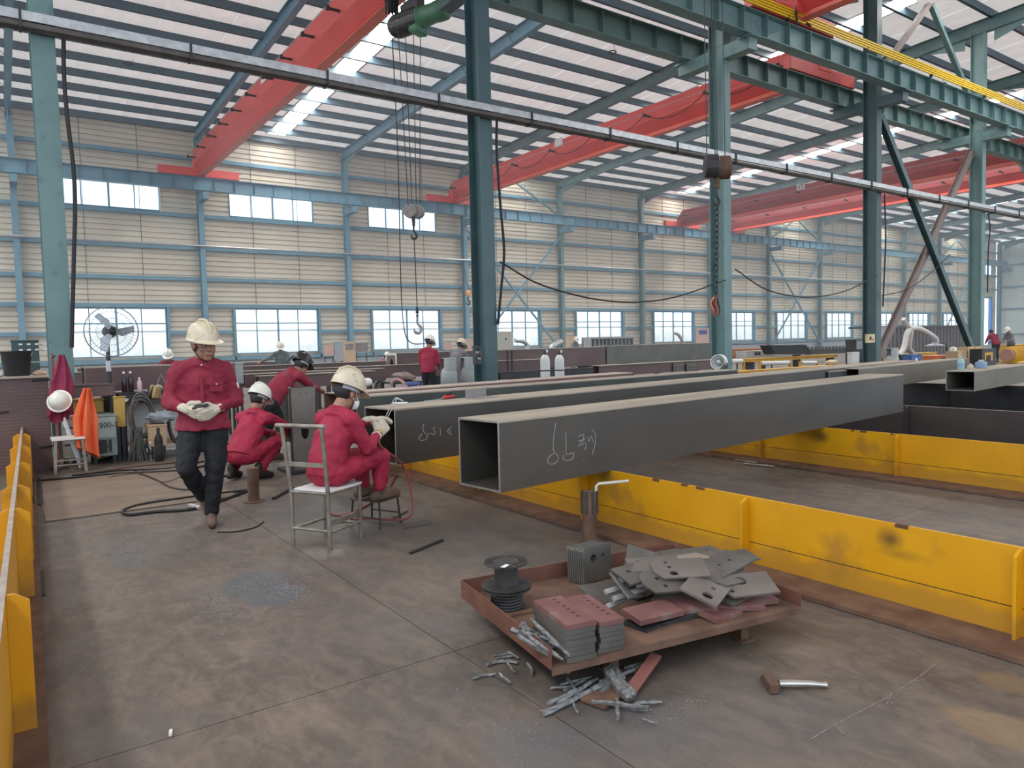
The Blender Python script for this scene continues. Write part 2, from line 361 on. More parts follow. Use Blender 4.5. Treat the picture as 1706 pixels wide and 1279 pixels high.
def window(n, x0, x1, z0, z1, cols, trans, mull=None):
    r = thing('window_%d' % n, None, None, ((x0+x1)/2, WY, z0), kind='structure')
    mb = MB(); y0, y1 = WY-0.05, WY+0.05; t = 0.045
    mb.bb((x0,y0,z0), (x1,y1,z0+t)).bb((x0,y0,z1-t), (x1,y1,z1)).bb((x0,y0,z0+t), (x0+t,y1,z1-t)).bb((x1-t,y0,z0+t), (x1,y1,z1-t)).build('window_frame', blue, r, world=True)
    zs = [z0+t] + ([z0+trans*(z1-z0)] if trans else []) + [z1-t]
    for i in range(1, cols): MB().bb((x0+(x1-x0)*i/cols-0.02, y0+0.01, z0+t), (x0+(x1-x0)*i/cols+0.02+(0.04 if i*2 == cols else 0), y1-0.01, z1-t)).build('mullion', blue, r, world=True)
    if trans: MB().bb((x0+t, y0+0.012, zs[1]-0.03), (x1-t, y1-0.012, zs[1]+0.03)).build('transom', blue, r, world=True)
    for i in range(cols):
        for j in range(len(zs)-1):
            a, b_ = x0+(x1-x0)*i/cols+0.02, x0+(x1-x0)*(i+1)/cols-0.02
            MB().bb((a, WY-0.004, zs[j]), (b_, WY+0.004, zs[j+1])).build('pane', winglass, r, world=True)
    return r
wn = 1
for k in list(KS)[:-2]:
    if k == 12: continue
    window(wn, *LW[k], 1.32, 3.62, 4, 0.68); wn += 1
for k in UWK: window(wn, BX(k)+1.5, BX(k)+5.85, 8.25, 9.48, 4, None); wn += 1
window(wn, 94.9, 97.4, 8.25, 9.48, 3, None)
dr = thing('door_1', 'open bright blue edged doorway at the far end of the back wall', 'door', (96.15, WY, 0), kind='structure')
dblue = mat('bright_blue_paint', (0.03,0.22,0.62), None, rough=0.4)
MB().bb((97.1, WY-0.1, 0), (97.45, WY+0.2, 5.6)).build('door_jamb', dblue, dr, world=True)
MB().bb((94.85, WY-0.1, 0), (95.0, WY+0.2, 5.6)).build('door_jamb', blue, dr, world=True)
MB().bb((94.85, WY-0.1, 5.5), (97.45, WY+0.2, 5.7)).build('door_head', blue, dr, world=True)

# ---- end wall, far right
we = thing('wall_right', 'far end wall of pale green ribbed sheets', 'wall', (XE, 13, 0), kind='structure')
mb = MB(); y = WY
while y > Y0:
    mb.add([(XE,y,0),(XE,y-0.22,0),(XE+0.04,y-0.24,0),(XE+0.04,y-0.30,0),(XE,y-0.32,0),(XE,y,12.6),(XE,y-0.22,12.6),(XE+0.04,y-0.24,12.6),(XE+0.04,y-0.30,12.6),(XE,y-0.32,12.6)],
           [(i, i+1, i+6, i+5) for i in range(4)]); y -= 0.32
mb.build('cladding_panel', cladg, we, world=True)
for z in (1.2, 4.2, 6.8, 9.4): MB().bb((XE-0.2, Y0, z-0.09), (XE-0.01, WY, z+0.09)).build('girt', blue, we, world=True)
for y in (38.1, 31.5, 25, 18.5, 12.5): MB().ibeam((XE-0.35, y, 0), (XE-0.35, y, 12), 0.5, 0.35, 0.02, 0.014, up=(1,0,0)).build('wall_column', blue, we, world=True)

# ---- roof
ce = thing('ceiling', 'shallow pitched roof with foil insulation, purlins and rafters', 'roof', (0,12,12), kind='structure')
sky_m = emit('skylight_sheet', (1.0,0.98,0.95), SKYLIGHT_GLOW)
PW = BAY/7
mesh_cache = {}
def roof_sheet(x0, x1, ya, yb, name, m, th=0.05):
    za, zb = roof(ya), roof(yb)
    return MB().add([(x0,ya,za),(x1,ya,za),(x1,yb,zb),(x0,yb,zb)], [(0,1,2,3)]).build(name, m, ce, world=True)
s0 = roof_sheet(BX(-3), BX(-3)+PW, Y0, WY+0.1, 'roof_sheet', foil); base_loc = s0.location.copy()
for k in list(KS)[:-1]:
    for i in range(7):
        if k == -3 and i == 0: continue
        x = BX(k)+PW*i
        if x+PW > XE+0.3: continue
        fs, ns = (i == 3 and k % 2 == 1), (i == 3 and k in (3, 5, 7, 9, 11)) or (k == -2 and i in (5, 6))  # two unseen strips over the left near bay are added to throw the floor shadow
        if fs or ns:
            for lit, a, b_, e0, e1 in ((fs, 13.4, 37.6, 12.7, WY+0.1), (ns, -12, 12.0, Y0, 12.7)):
                if not lit: roof_sheet(x, x+PW, e0, e1, 'roof_sheet', foil); continue
                roof_sheet(x, x+PW, e0, a, 'roof_sheet', foil); roof_sheet(x, x+PW, b_, e1, 'roof_sheet', foil)
                roof_sheet(x+0.10, x+PW-0.10, a, b_, 'skylight', sky_m)
                for e in (x+0.05, x+PW-0.05): MB().bar((e, a, roof(a)+0.0), (e, b_, roof(b_)+0.0), 0.10, 0.06).build('skylight_trim', white, ce, world=True)
            continue
        dup(s0, 'roof_sheet', base_loc + V((x-BX(-3), 0, 0.004*(i % 2))), ce)
y = 38.15; PY = []
while y > Y0:
    PY.append(y); z = roof(y)-0.14
    mb = MB().bar((BX(-3), y, z), (XE, y, z), 0.03, 0.28).bar((BX(-3), y+0.05, z+0.13), (XE, y+0.05, z+0.13), 0.10, 0.02).bar((BX(-3), y+0.05, z-0.13), (XE, y+0.05, z-0.13), 0.10, 0.02)
    mb.build('purlin', purl, ce, world=True); y -= 1.62
for k in KS:
    x = BX(k)
    if x > XE: continue
    a, b_ = V((x, 38.2, roof(38.2)-0.47)), V((x, Y0, roof(Y0)-0.47))
    MB().ibeam(a, b_, 0.5, 0.22, 0.016, 0.01).build('rafter', blue if k < 3 else teal, ce, world=True)
    for yy in (37.6, 13.2, 12.2):           # haunch plates where a rafter lands on a column
        s = 1 if yy > 12.7 and yy < 30 else -1
        z = roof(yy)-0.72
        MB().prism([(x-0.01, yy, z), (x-0.01, yy+s*1.6, z-0.04*s*1.6+0.0), (x-0.01, yy, z-0.42)], (0.02,0,0)).build('haunch', teal, ce, world=True)
    for yy in PY[::2]:                       # knee stays between purlin and rafter
        if yy < 13: break
        if k % 2: continue
        MB().cyl((x, yy, roof(yy)-0.68), (x-0.45, yy, roof(yy)-0.2), 0.015, n=4).build('fly_brace', purl, ce, world=True)

# ---- columns between the two bays
CY = 12.7
col_lab = ['teal steel column beside the black bucket and red jacket', 'dark teal column behind the two grey gas cylinders', 'teal column behind the rusty hook block and chain',
           'dark teal column with the diagonal brace rising away to its right', 'teal column with doubled grey edge, past the crossed braces', 'teal column farther along the row past the crossed braces']
for k in range(-3, 13):
    x = BX(k)-0.05
    c = thing('steel_column', col_lab[k] if 0 <= k < 6 else ('teal steel column standing outside the left of the picture' if k < 0 else 'distant teal column in the middle row'), 'column', (x, CY, 0), group='columns between the two bays')
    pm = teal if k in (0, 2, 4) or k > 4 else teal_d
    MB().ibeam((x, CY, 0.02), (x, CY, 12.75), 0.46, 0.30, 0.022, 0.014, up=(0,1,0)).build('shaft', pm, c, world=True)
    MB().bb((x-0.25, CY-0.35, 0), (x+0.25, CY+0.35, 0.025)).build('base_plate', pm, c, world=True)
    MB().bb((x-0.16, CY-1.05, 8.70), (x+0.16, CY-0.2, 9.02)).build('bracket', pm, c, world=True)
    MB().bb((x-0.16, CY+0.2, 8.70), (x+0.16, CY+1.25, 9.02)).build('bracket', pm, c, world=True)
    for s in (-1, 1):
        MB().bb((x-0.2, CY+s*(0.95 if s < 0 else 1.15)-0.2, 8.99), (x+0.2, CY+s*(0.95 if s < 0 else 1.15)+0.2, 9.04)).build('bearing_plate', pm, c, world=True)

def runway(label, Y, top, h, b, m, side, x0=BX(-1), x1=98.0, step=0.94):
    r = thing('crane_runway_beam', label, 'crane rail', (x0, Y, top-h))
    MB().ibeam((x0,Y,top-h/2), (x1,Y,top-h/2), h, b, 0.02, 0.012).build('girder', m, r, world=True)
    s0 = MB().bb((x0+0.5, Y-b/2+0.01, top-h+0.02), (x0+0.515, Y+b/2-0.01, top-0.02)).build('stiffener', m, r, world=True)
    n = 1
    while x0+0.5+n*step < min(x1, 62): dup(s0, 'stiffener', V((n*step, 0, 0)), r); n += 1
    MB().bar((x0,Y,top+0.02), (x1,Y,top+0.02), 0.06, 0.04).build('rail', dark, r, world=True)
    return r
RN, RF, RW = (11.75, 9.65), (13.75, 9.66), (36.95, 9.70)
rn = runway('teal runway beam carrying the yellow conductor bars', RN[0], RN[1], 0.61, 0.34, teal, -1)
runway('teal runway beam on the far side of the middle columns', RF[0], RF[1], 0.61, 0.34, teal, -1)
runway('blue grey runway beam along the back wall above the windows', RW[0], RW[1], 0.60, 0.32, blue, -1)
yb = mat('conductor_yellow', (0.78,0.52,0.02), None, rough=0.5)
cb = thing('conductor_bars', 'four yellow conductor bars along the top of the runway beam', 'conductor', (BX(-1), RN[0]-0.22, 9.6))
for i in range(4): MB().bar((BX(-1), RN[0]-0.24-0.01*i, 9.73+0.062*i), (98, RN[0]-0.24-0.01*i, 9.73+0.062*i), 0.04, 0.044).build('bar', yb, cb, world=True)
b0 = MB().bb((BX(-1)+1, RN[0]-0.265, 9.62), (BX(-1)+1.03, RN[0]-0.175, 9.90)).build('bar_bracket', dark, cb, world=True)
for i in range(1, 16): dup(b0, 'bar_bracket', V((i*3.8,0,0)), cb)

# ---- long grey cable trunk strung along the columns
tk = thing('cable_tray', 'long grey steel cable trunk crossing the columns at mid height', 'cable trunk', (BX(-1), 12.3, 6.0))
MB().bar((BX(-1),12.33,6.20), (60,12.33,6.20), 0.16, 0.13).build('trunking', galv, tk, world=True)
MB().cyl((BX(-1),12.28,6.08), (60,12.28,6.08), 0.045, n=8).build('conduit', mat('dark_pipe', (0.10,0.095,0.09), (0.15,0.14,0.13), 3, 0.4, 0.5), tk, world=True)
MB().cyl((BX(-1),12.39,6.07), (60,12.39,6.07), 0.04, n=8).build('conduit', MATS['dark_pipe'], tk, world=True)
for i in range(30): MB().bb((BX(-1)+0.6+i*2.2, 12.22, 6.02), (BX(-1)+0.63+i*2.2, 12.45, 6.285)).build('clip', dark, tk, world=True)
wp = thing('water_pipe', 'thin pale pipe along the back wall columns', 'pipe', (BX(-1), 37.75, 6.7))
MB().cyl((BX(-1),37.82,6.62), (70,37.82,6.62), 0.05, n=8).build('pipe', galv, wp, world=True)

# ---- braces of the braced bay
a, b_ = BX(3), BX(4)
tag(MB().ibeam((a+0.2,CY-0.1,8.55), (b_-1.7,CY-0.1,1.0) if False else (b_-0.25,CY-0.1,0.4), 0.2, 0.2, 0.014, 0.01, up=(0,1,0)).build('diagonal_brace', teal_d), 'dark teal diagonal brace falling to the right between two columns', 'brace')
bb = mat('primed_brown', (0.17,0.13,0.12), (0.21,0.165,0.15), 3, 0.6)
tag(MB().ibeam((b_-0.2,CY+0.15,8.4), (a+0.3,CY+0.15,0.4), 0.2, 0.2, 0.014, 0.01, up=(0,1,0)).build('diagonal_brace', bb), 'brown primed diagonal brace rising to the right between two columns', 'brace')
tag(MB().bar(((a+b_)/2,CY,12.9), (b_-0.15,CY,9.7), 0.16, 0.16, (0,1,0)).build('roof_brace', teal), 'teal brace running from the roof down to the right above the runway', 'brace')
tag(MB().bar(((a+b_)/2-0.1,CY+0.05,12.9), (a+0.2,CY+0.05,9.7), 0.16, 0.16, (0,1,0)).build('roof_brace', bb), 'brown brace running from the roof down to the left above the runway', 'brace')
# ------------------------------------------------------------------ cranes
def ld_girder(mb_face, mb_slant, mb_flange, x, y0, y1, z=9.75):
    """single girder crane: box on top, sloping lower plates, bottom flange the hoist runs on"""
    mb_flange.bar((x,y0,z+0.012), (x,y1,z+0.012), 0.32, 0.026); mb_flange.bar((x,y0,z+0.16), (x,y1,z+0.16), 0.02, 0.30)
    def pr(mb, pts): mb.prism([(x+px, y0, z+pz) for px, pz in pts], (0, y1-y0, 0))
    pr(mb_slant, [(-0.03,0.18), (0.03,0.18), (0.33,0.55), (0.33,0.56), (-0.33,0.56), (-0.33,0.55)])
    pr(mb_face, [(-0.33,0.56), (0.33,0.56), (0.33,1.16), (-0.33,1.16)])
    return
def crane(label, x, y0, y1, brackets, loops, plate_y=None, truck0=True, truck1=True, upper=red, group=None, text=None):
    c = thing('overhead_crane', label, 'crane', (x, (y0+y1)/2, 9.75), group=group)
    a, s, f = MB(), MB(), MB(); ld_girder(a, s, f, x, y0+0.9, y1-0.5); f.bar((x,y1-0.5,9.762),(x,y1-0.3,9.762),0.32,0.026)
    for mb, (ya, yb_) in ((a, (y0, y0+0.9)), (a, (y1-0.5, y1))):      # tapered ends over the trucks
        e = ya if ya == y0 else yb_; i = yb_ if ya == y0 else ya
        mb.add([(x-0.33,i,9.75+0.16),(x+0.33,i,9.75+0.16),(x+0.33,i,10.91),(x-0.33,i,10.91),(x-0.33,e,10.0),(x+0.33,e,10.0),(x+0.33,e,10.4),(x-0.33,e,10.4)],
               [(0,1,2,3),(4,7,6,5),(0,4,5,1),(1,5,6,2),(2,6,7,3),(3,7,4,0)])
    a.build('girder', upper, c, world=True); s.build('sloping_plate', upper, c, world=True); f.build('bottom_flange', orange_r, c, world=True)
    for on, yy in ((truck0, y0+0.15), (truck1, y1-0.15)):
        if not on: continue
        t = MB().bb((x-1.85, yy-0.13, 9.74), (x+1.75, yy+0.13, 10.12)).build('end_truck', red, c, world=True, bevel=0.01)
        for wx in (x-1.35, x+1.25): MB().cyl((wx, yy-0.18, 9.86), (wx, yy+0.18, 9.86), 0.15, n=14).build('wheel', dark, t, world=True).location = -t.location
        MB().cyl((x+1.2, yy-0.28, 9.95), (x+1.2, yy-0.13, 9.95), 0.09, n=10).build('motor', dark, t, world=True)
    if brackets:
        fx = x-0.33; ys = [y0+1.3+i*(y1-y0-2.2)/(brackets-1) for i in range(brackets)]
        b0 = None
        for i, yy in enumerate(ys):
            mb = MB().bb((fx-0.36, yy-0.03, 10.42), (fx, yy+0.03, 10.48)).bb((fx-0.38, yy-0.05, 10.40), (fx-0.30, yy+0.05, 10.52))
            mb.build('cable_bracket', dark, c, world=True)
        MB().cyl((fx-0.34, y0+0.4, 10.53), (fx-0.34, y1-0.2, 10.53), 0.014, n=5).build('guide_wire', galv, c, world=True)
        if loops:
            for i in range(len(ys)-1):
                yy, y2 = ys[i], ys[i+1]
                sag = 0.75 if i == loops else 0.42
                p = [(fx-0.34, yy+(y2-yy)*t, 10.45-4*sag*t*(1-t)) for t in [j/10 for j in range(11)]]
                MB().tube(p, 0.016, 5).build('festoon_cable', black, c, world=True)
    if plate_y:
        pl = MB().bb((x-0.36, plate_y-0.28, 10.62), (x-0.335, plate_y+0.28, 11.0)).build('capacity_plate', white, c, world=True)
        if text:
            t = lettering('capacity_text', text, 0.36, dark, c)
            t.rotation_euler = Euler((PI/2, 0, -PI/2)); t.location = V((x-0.365, plate_y, 10.81))-orig(c)
    return c
red_shaded = mat('shaded_crane_red', (0.42,0.07,0.065), (0.47,0.085,0.08), 1.0, 0.5)  # darker copy of the crane red, shade put into the colour
cr1 = crane('red overhead crane girder at left carrying the green hoist', 8.2, 13.6, 37.1, 12, 0, 25.5)
cr2 = crane('red overhead crane girder in the middle with drooping cable loops', 22.15, 13.6, 37.1, 8, 6, 26.8)
cr3 = crane('red overhead crane, sides toned dark for shade, with the 5T capacity plate', 41.6, 13.6, 37.1, 8, 0, 27.0, upper=red_shaded, text='5T')
cr4 = crane('red overhead crane, sides toned dark for shade, just beyond the one marked 5T', 47.0, 13.6, 37.1, 8, 0, None, upper=red_shaded)
cr5 = crane('red overhead crane on the near runway, its end truck above the yellow bars', 17.6, -13, 11.9, 0, 0, None, truck0=False)
for i, (p, q) in enumerate((((17.3,11.45,10.15),(17.27,11.4,9.55)), ((17.85,11.5,9.75),(17.8,11.35,9.6)))):
    MB().cyl(p, q, 0.03, n=6).build('collector_arm', dark, cr5, world=True)
MB().tube(catmull([(17.2,11.2,10.7),(17.15,10.7,10.3),(17.15,10.2,10.4),(17.2,9.8,10.8)]), 0.018, 5).build('loose_cable', black, cr5, world=True)
MB().bb((17.1,10.9,10.35), (17.27,11.6,10.75)).build('drive_motor', dark, cr5, world=True, bevel=0.03)
# end-truck stripes seen on the far ends
# ---- green wire rope hoist under the left crane
green = mat('hoist_green', (0.05,0.16,0.09), (0.065,0.19,0.11), 2, 0.4)
hx, hz = 8.38, 9.06
h = thing('wire_rope_hoist', 'green and black rope hoist hanging under the left red crane', 'hoist', (hx, 15.2, 8.9))
ax = V((0.35,-1,0)).normalized(); p0 = V((hx-0.28, 15.9, hz))
mb = MB().cyl(p0, p0+ax*0.75, 0.27, n=18)
for i in range(9): mb.lathe(p0+ax*(0.06+0.08*i), [(0.25,-0.03),(0.275,-0.015),(0.275,0.015),(0.25,0.03)], 18, ax)
mb.build('rope_drum', mat('greasy_black', (0.03,0.03,0.032), (0.06,0.06,0.06), 20, 0.25, 0.4), h, world=True, smooth=True)
MB().lathe(p0-ax*0.16, [(0.10,-0.03),(0.19,0.0),(0.24,0.08),(0.25,0.16)], 16, ax).build('drum_end', dark, h, world=True, smooth=True)
MB().lathe(p0+ax*0.75, [(0.26,0),(0.27,0.05),(0.23,0.12),(0.21,0.45),(0.235,0.5),(0.235,0.72),(0.2,0.80),(0.1,0.84)], 18, ax).build('motor', green, h, world=True, smooth=True)
MB().box(p0+ax*0.66+V((0,0,-0.24)), (0.40,0.30,0.22), (0.2,0.1,0.3)).build('gear_case', green, h, world=True, bevel=0.04)
MB().bar(p0+ax*0.1+V((0.1,0,0.3)), p0+ax*0.9+V((-0.12,0,0.3)), 0.2, 0.3).build('trolley_frame', dark, h, world=True)
for dx in (-0.17, 0.17):
    for dy in (0.12, 0.72): q = p0+ax*dy; MB().cyl((8.2+dx-0.03, q.y, 9.83), (8.2+dx+0.03, q.y, 9.83), 0.08, n=12).build('trolley_wheel', dark, h, world=True)
for i in range(10):
    q = V((7.90+0.03*i, 16.02-0.07*(i % 3), 10.15)); MB().tube(catmull([q, q+V((0,0.03,-0.4)), q+V((0.02,0.1,-0.75)), q+V((0.04,0.16,-0.4)), q+V((0.03,0.2,-0.02))], 5), 0.018, 5).build('festoon_cable', black, h, world=True)
hb = V((8.52, 16.2, 4.82))
for i, dx in enumerate((-0.16, -0.06, 0.06, 0.16)):
    MB().cyl(hb+V((dx,-0.05,0.12)), (hx-0.2+dx*1.2+0.05*i, 15.65-0.03*i, hz-0.2), 0.011, n=5).build('hoist_rope', dark, h, world=True)
kb = thing('hook_block', 'rounded grey hook block hanging in front of the upper window', 'hook block', hb-V((0,0,0.4)))
for s in (-1, 1): MB().cyl(hb+V((0.02+s*0.10-0.06,-0.07,0)), hb+V((0.02+s*0.10+0.06,0.07,0)), 0.17, n=18).build('sheave_cover', mat('worn_grey_iron', (0.22,0.19,0.175), (0.32,0.28,0.26), 6, 0.5), kb, world=True, bevel=0.015)
MB().cyl(hb-V((0,0,0.12)), hb-V((0,0,0.36)), 0.05, 0.035, n=10).build('shank', dark, kb, world=True)
def hook(mb, c, s, t=0.5):
    pts = [(0,0,0.35), (0,0,0.12), (0.10,0,0.02), (0.13,0,-0.12), (0.03,0,-0.22), (-0.11,0,-0.17), (-0.14,0,-0.05)]
    cp = catmull([c+V(p)*s for p in pts], 4); n = len(cp)
    return mb.tube(cp, [s*0.045*(1.0 if i < n*0.3 else 1.25 if i < n*0.75 else 1.2*(n-i)/(n*0.25)+0.12) for i in range(n)], 8)
hook(MB(), hb-V((0,0,0.55)), 0.55).build('hook', dark, kb, world=True, smooth=True)
ck = V((8.62, 16.35, 1.98))
hk = thing('lifting_hook', 'big grey hook on a thin chain in front of the lower window', 'hook', ck-V((0,0,0.2)))
hook(MB(), ck, 0.72).build('hook', grey, hk, world=True, smooth=True)
MB().cyl(ck+V((0,0,0.5)), hb-V((0,0,0.68)), 0.014, n=5).build('sling', dark, hk, world=True)
for i in range(3): MB().lathe(ck+V((0,0,0.28+0.09*i)), [(0.035,-0.02),(0.05,0),(0.035,0.02),(0.024,0)], 10, (0,1,0) if i % 2 else (1,0,0)).build('chain_link', dark, hk, world=True)
pd = thing('pendant_control', 'thin pendant cable looping down beside the lifting hook', 'pendant', (7.9,16,1.5))
MB().tube(catmull([(7.95,15.9,9.0),(8.0,15.9,6),(7.97,15.9,3),(8.02,15.9,1.9),(8.2,15.9,1.58),(8.6,15.95,1.55)], 5), 0.013, 5).build('cable', black, pd, world=True)

# ---- rusty hook block with the chain, held by the near crane above the frame
B = V((9.86, 8.0, 4.33))
crane('red overhead crane above the rusty hook block, mostly out of the frame', 9.6, -13, 11.9, 0, 0, None, truck0=False)
rb = thing('hook_block', 'rusty brown hook block with a long chain before the teal column', 'hook block', (B.x, B.y, 2.15))
rbm = mat('brown_rust', (0.085,0.045,0.03), (0.14,0.075,0.05), 9, 0.7, bump=0.2)
for s in (-1, 1): MB().cyl(B+V((s*0.125-0.10, -s*0.02+0.04, 0)), B+V((s*0.125+0.07,-s*0.02-0.10,0)), 0.19, n=20).build('sheave_cover', rbm if s > 0 else dark, rb, world=True, bevel=0.02)
MB().cyl(B-V((0,0,0.14)), B-V((0,0,0.34)), 0.05, n=8).build('shank', rbm, rb, world=True)
for i, (dx, dx2) in enumerate(((-0.24,-0.24), (-0.03,-0.10), (0.02,0.0), (0.22,0.20))): MB().cyl(B+V((dx,0,0.05)), (B.x+dx2, 8.05, 9.7), 0.009, n=5).build('hoist_rope', dark, rb, world=True)
cl = B-V((0,0,0.52)); hook(MB(), cl, 0.45).build('hook', dark, rb, world=True, smooth=True)
def link_mb(r=0.011, w_=0.035, l=0.06):
    pts = [(w_*math.cos(t), 0, l*math.sin(t)) for t in [i*2*PI/10 for i in range(10)]]
    return MB().tube([V(p) for p in pts], r, 5, closed=True)
l0 = link_mb().build('chain_link', dark, rb); l0.location = cl - V((0.0,0,0.12)) - orig(rb); z = 0; n = 0
for i in range(1, 17): dup(l0, 'chain_link', l0.location + V((-0.003*i, 0, -0.092*i)), rb, (0,0,(i % 2)*PI/2))
rc = mat('sling_red', (0.42,0.10,0.08), (0.5,0.16,0.12), 8, 0.6)
cl2 = cl - V((0.06,0,1.62))
cc = thing('plate_clamp', 'small red lifting clamp at the end of the hanging chain', 'clamp', cl2-V((0,0,0.3)))
for i, a in enumerate((-0.5, -0.2, 0.15, 0.45)): MB().tube(catmull([cl2+V((0.02*i-0.03,0,0)), cl2+V((a*0.2,0.02,-0.10)), cl2+V((a*0.16,-0.02,-0.22)), cl2+V((a*0.06,0,-0.30))], 4), 0.022, 6).build('shackle', rc if i % 2 == 0 else dark, cc, world=True)
MB().box(cl2-V((0,0,0.2)), (0.10,0.06,0.10), (0,0,0.3)).build('clamp_body', rbm, cc, world=True)

# ---- loose cables
def cable(label, pts, r=0.02, k=6, m=None, cat='cable', name='cable', group=None):
    return tag(MB().tube(catmull(pts, k), r, 6).build(name, m or black, smooth=True), label, cat, group)
cable('black cable hanging from the trunk beside the dark teal column', [(8.50,12.42,6.03),(8.48,12.42,5.4),(8.54,12.42,4.3),(8.6,12.42,3.4),(8.50,12.42,2.6),(8.40,12.42,1.9)], 0.028)
cable('black cable hanging down beside the leftmost teal column', [(0.98,12.40,6.02),(0.96,12.40,5.5),(0.97,12.38,4.9),(1.01,12.38,4.2),(1.0,12.38,3.6),(0.95,12.38,2.9),(0.86,12.4,1.6)], 0.028)
cable('thin cable sagging from the dark teal column to the next column', [(8.48,12.4,3.18),(9.6,12.4,2.72),(11.48,12.4,2.42),(13.4,12.4,2.5),(15.6,12.4,3.02)], 0.018)
cable('thin cable sagging between the teal column behind the chain and the next', [(16.0,12.4,3.32),(17.4,12.4,2.8),(19.27,12.4,2.64),(21.2,12.4,2.85),(23.1,12.4,3.4)], 0.018)
cable('thin cable rising past the crossed braces', [(23.4,12.4,2.75),(25,12.4,3.0),(26.6,12.4,3.6),(28,12.4,4.3)], 0.016)
cable('black cable hanging down the column beside the crossed braces', [(23.42,12.35,6.0),(23.5,12.35,4.6),(23.42,12.35,3.4),(23.35,12.35,2.4)], 0.024)
cable('black cable tied to the teal column farther right', [(30.95,12.35,6.0),(31.1,12.35,5.4),(30.98,12.35,4.6),(30.95,12.35,3.0)], 0.022)
for i, (px, py, Y, r) in enumerate(((215,105,28,0.16), (1020,87,22,0.16), (1145,278,30,0.16), (1388,192,20,0.16), (1570,140,14.5,0.16))):
    q = at(px, py, Y); zz = roof(Y)-0.30
    k = zz-EYE; d = (q-V((0,0,EYE))); p = V((0,0,EYE)) + d*(k/d.z)
    ring = MB().tube([p+V((r*math.cos(t), r*math.sin(t), 0)) for t in [j*2*PI/14 for j in range(14)]], 0.022, 5, closed=True)
    ring.cyl(p+V((r,0,0)), p+V((r*0.6,0,0.32)), 0.01, n=4)
    tag(ring.build('lamp_hoop', dark), ['empty dark hoop under the roof at far left', 'empty dark hoop under the roof above the middle crane', 'empty dark hoop under the roof beside the rusty hook block', 'empty dark hoop under the roof below the near runway beam', 'empty dark hoop under the roof at top right'][i], 'lamp hoop')
# ------------------------------------------------------------------ yellow assembly supports
def scorched(name, spots, chips):
    M = mat(name, (0.60,0.275,0.003), (0.68,0.335,0.005), 1.4, 0.42, bump=0.02, c3=(0.45,0.215,0.02), s3=2.6)
    n = M.node_tree.nodes; L = M.node_tree.links; b = n['Principled BSDF']; g = n.new('ShaderNodeNewGeometry')
    cur = b.inputs['Base Color'].links[0].from_socket
    nz = n.new('ShaderNodeTexNoise'); nz.inputs['Scale'].default_value = 6; nz.inputs['Detail'].default_value = 5; L.new(g.outputs['Position'], nz.inputs['Vector'])
    for c, s, col, amt in spots:
        mp = n.new('ShaderNodeMapping'); mp.vector_type = 'TEXTURE'; mp.inputs['Location'].default_value = c; mp.inputs['Scale'].default_value = s
        L.new(g.outputs['Position'], mp.inputs[0]); d = n.new('ShaderNodeVectorMath'); d.operation = 'LENGTH'; L.new(mp.outputs[0], d.inputs[0])
        ad = n.new('ShaderNodeMath'); ad.operation = 'MULTIPLY_ADD'; L.new(nz.outputs[0], ad.inputs[0]); ad.inputs[1].default_value = 0.6; L.new(d.outputs['Value'], ad.inputs[2])
        r = n.new('ShaderNodeValToRGB'); r.color_ramp.elements[0].position = 0.45; r.color_ramp.elements[1].position = 1.25 if False else 1.0
        r.color_ramp.elements[0].color = (amt,amt,amt,1); r.color_ramp.elements[1].color = (0,0,0,1); L.new(ad.outputs[0], r.inputs[0])
        mx = n.new('ShaderNodeMix'); mx.data_type = 'RGBA'; L.new(r.outputs[0], mx.inputs[0]); L.new(cur, mx.inputs[6]); mx.inputs[7].default_value = (*col, 1); cur = mx.outputs[2]
    # rubbed, rusty lower band with its own ragged edge
    sp = n.new('ShaderNodeSeparateXYZ'); L.new(g.outputs['Position'], sp.inputs[0])
    ad = n.new('ShaderNodeMath'); ad.operation = 'MULTIPLY_ADD'; L.new(nz.outputs[0], ad.inputs[0]); ad.inputs[1].default_value = -0.22; L.new(sp.outputs['Z'], ad.inputs[2])
    r = n.new('ShaderNodeValToRGB'); r.color_ramp.elements[0].position = 0.0; r.color_ramp.elements[1].position = 0.06
    r.color_ramp.elements[0].color = (0.65,0.65,0.65,1); r.color_ramp.elements[1].color = (0,0,0,1); L.new(ad.outputs[0], r.inputs[0])
    mx = n.new('ShaderNodeMix'); mx.data_type = 'RGBA'; L.new(r.outputs[0], mx.inputs[0]); L.new(cur, mx.inputs[6]); mx.inputs[7].default_value = (0.40,0.20,0.03,1); cur = mx.outputs[2]
    L.new(cur, b.inputs['Base Color']); return M
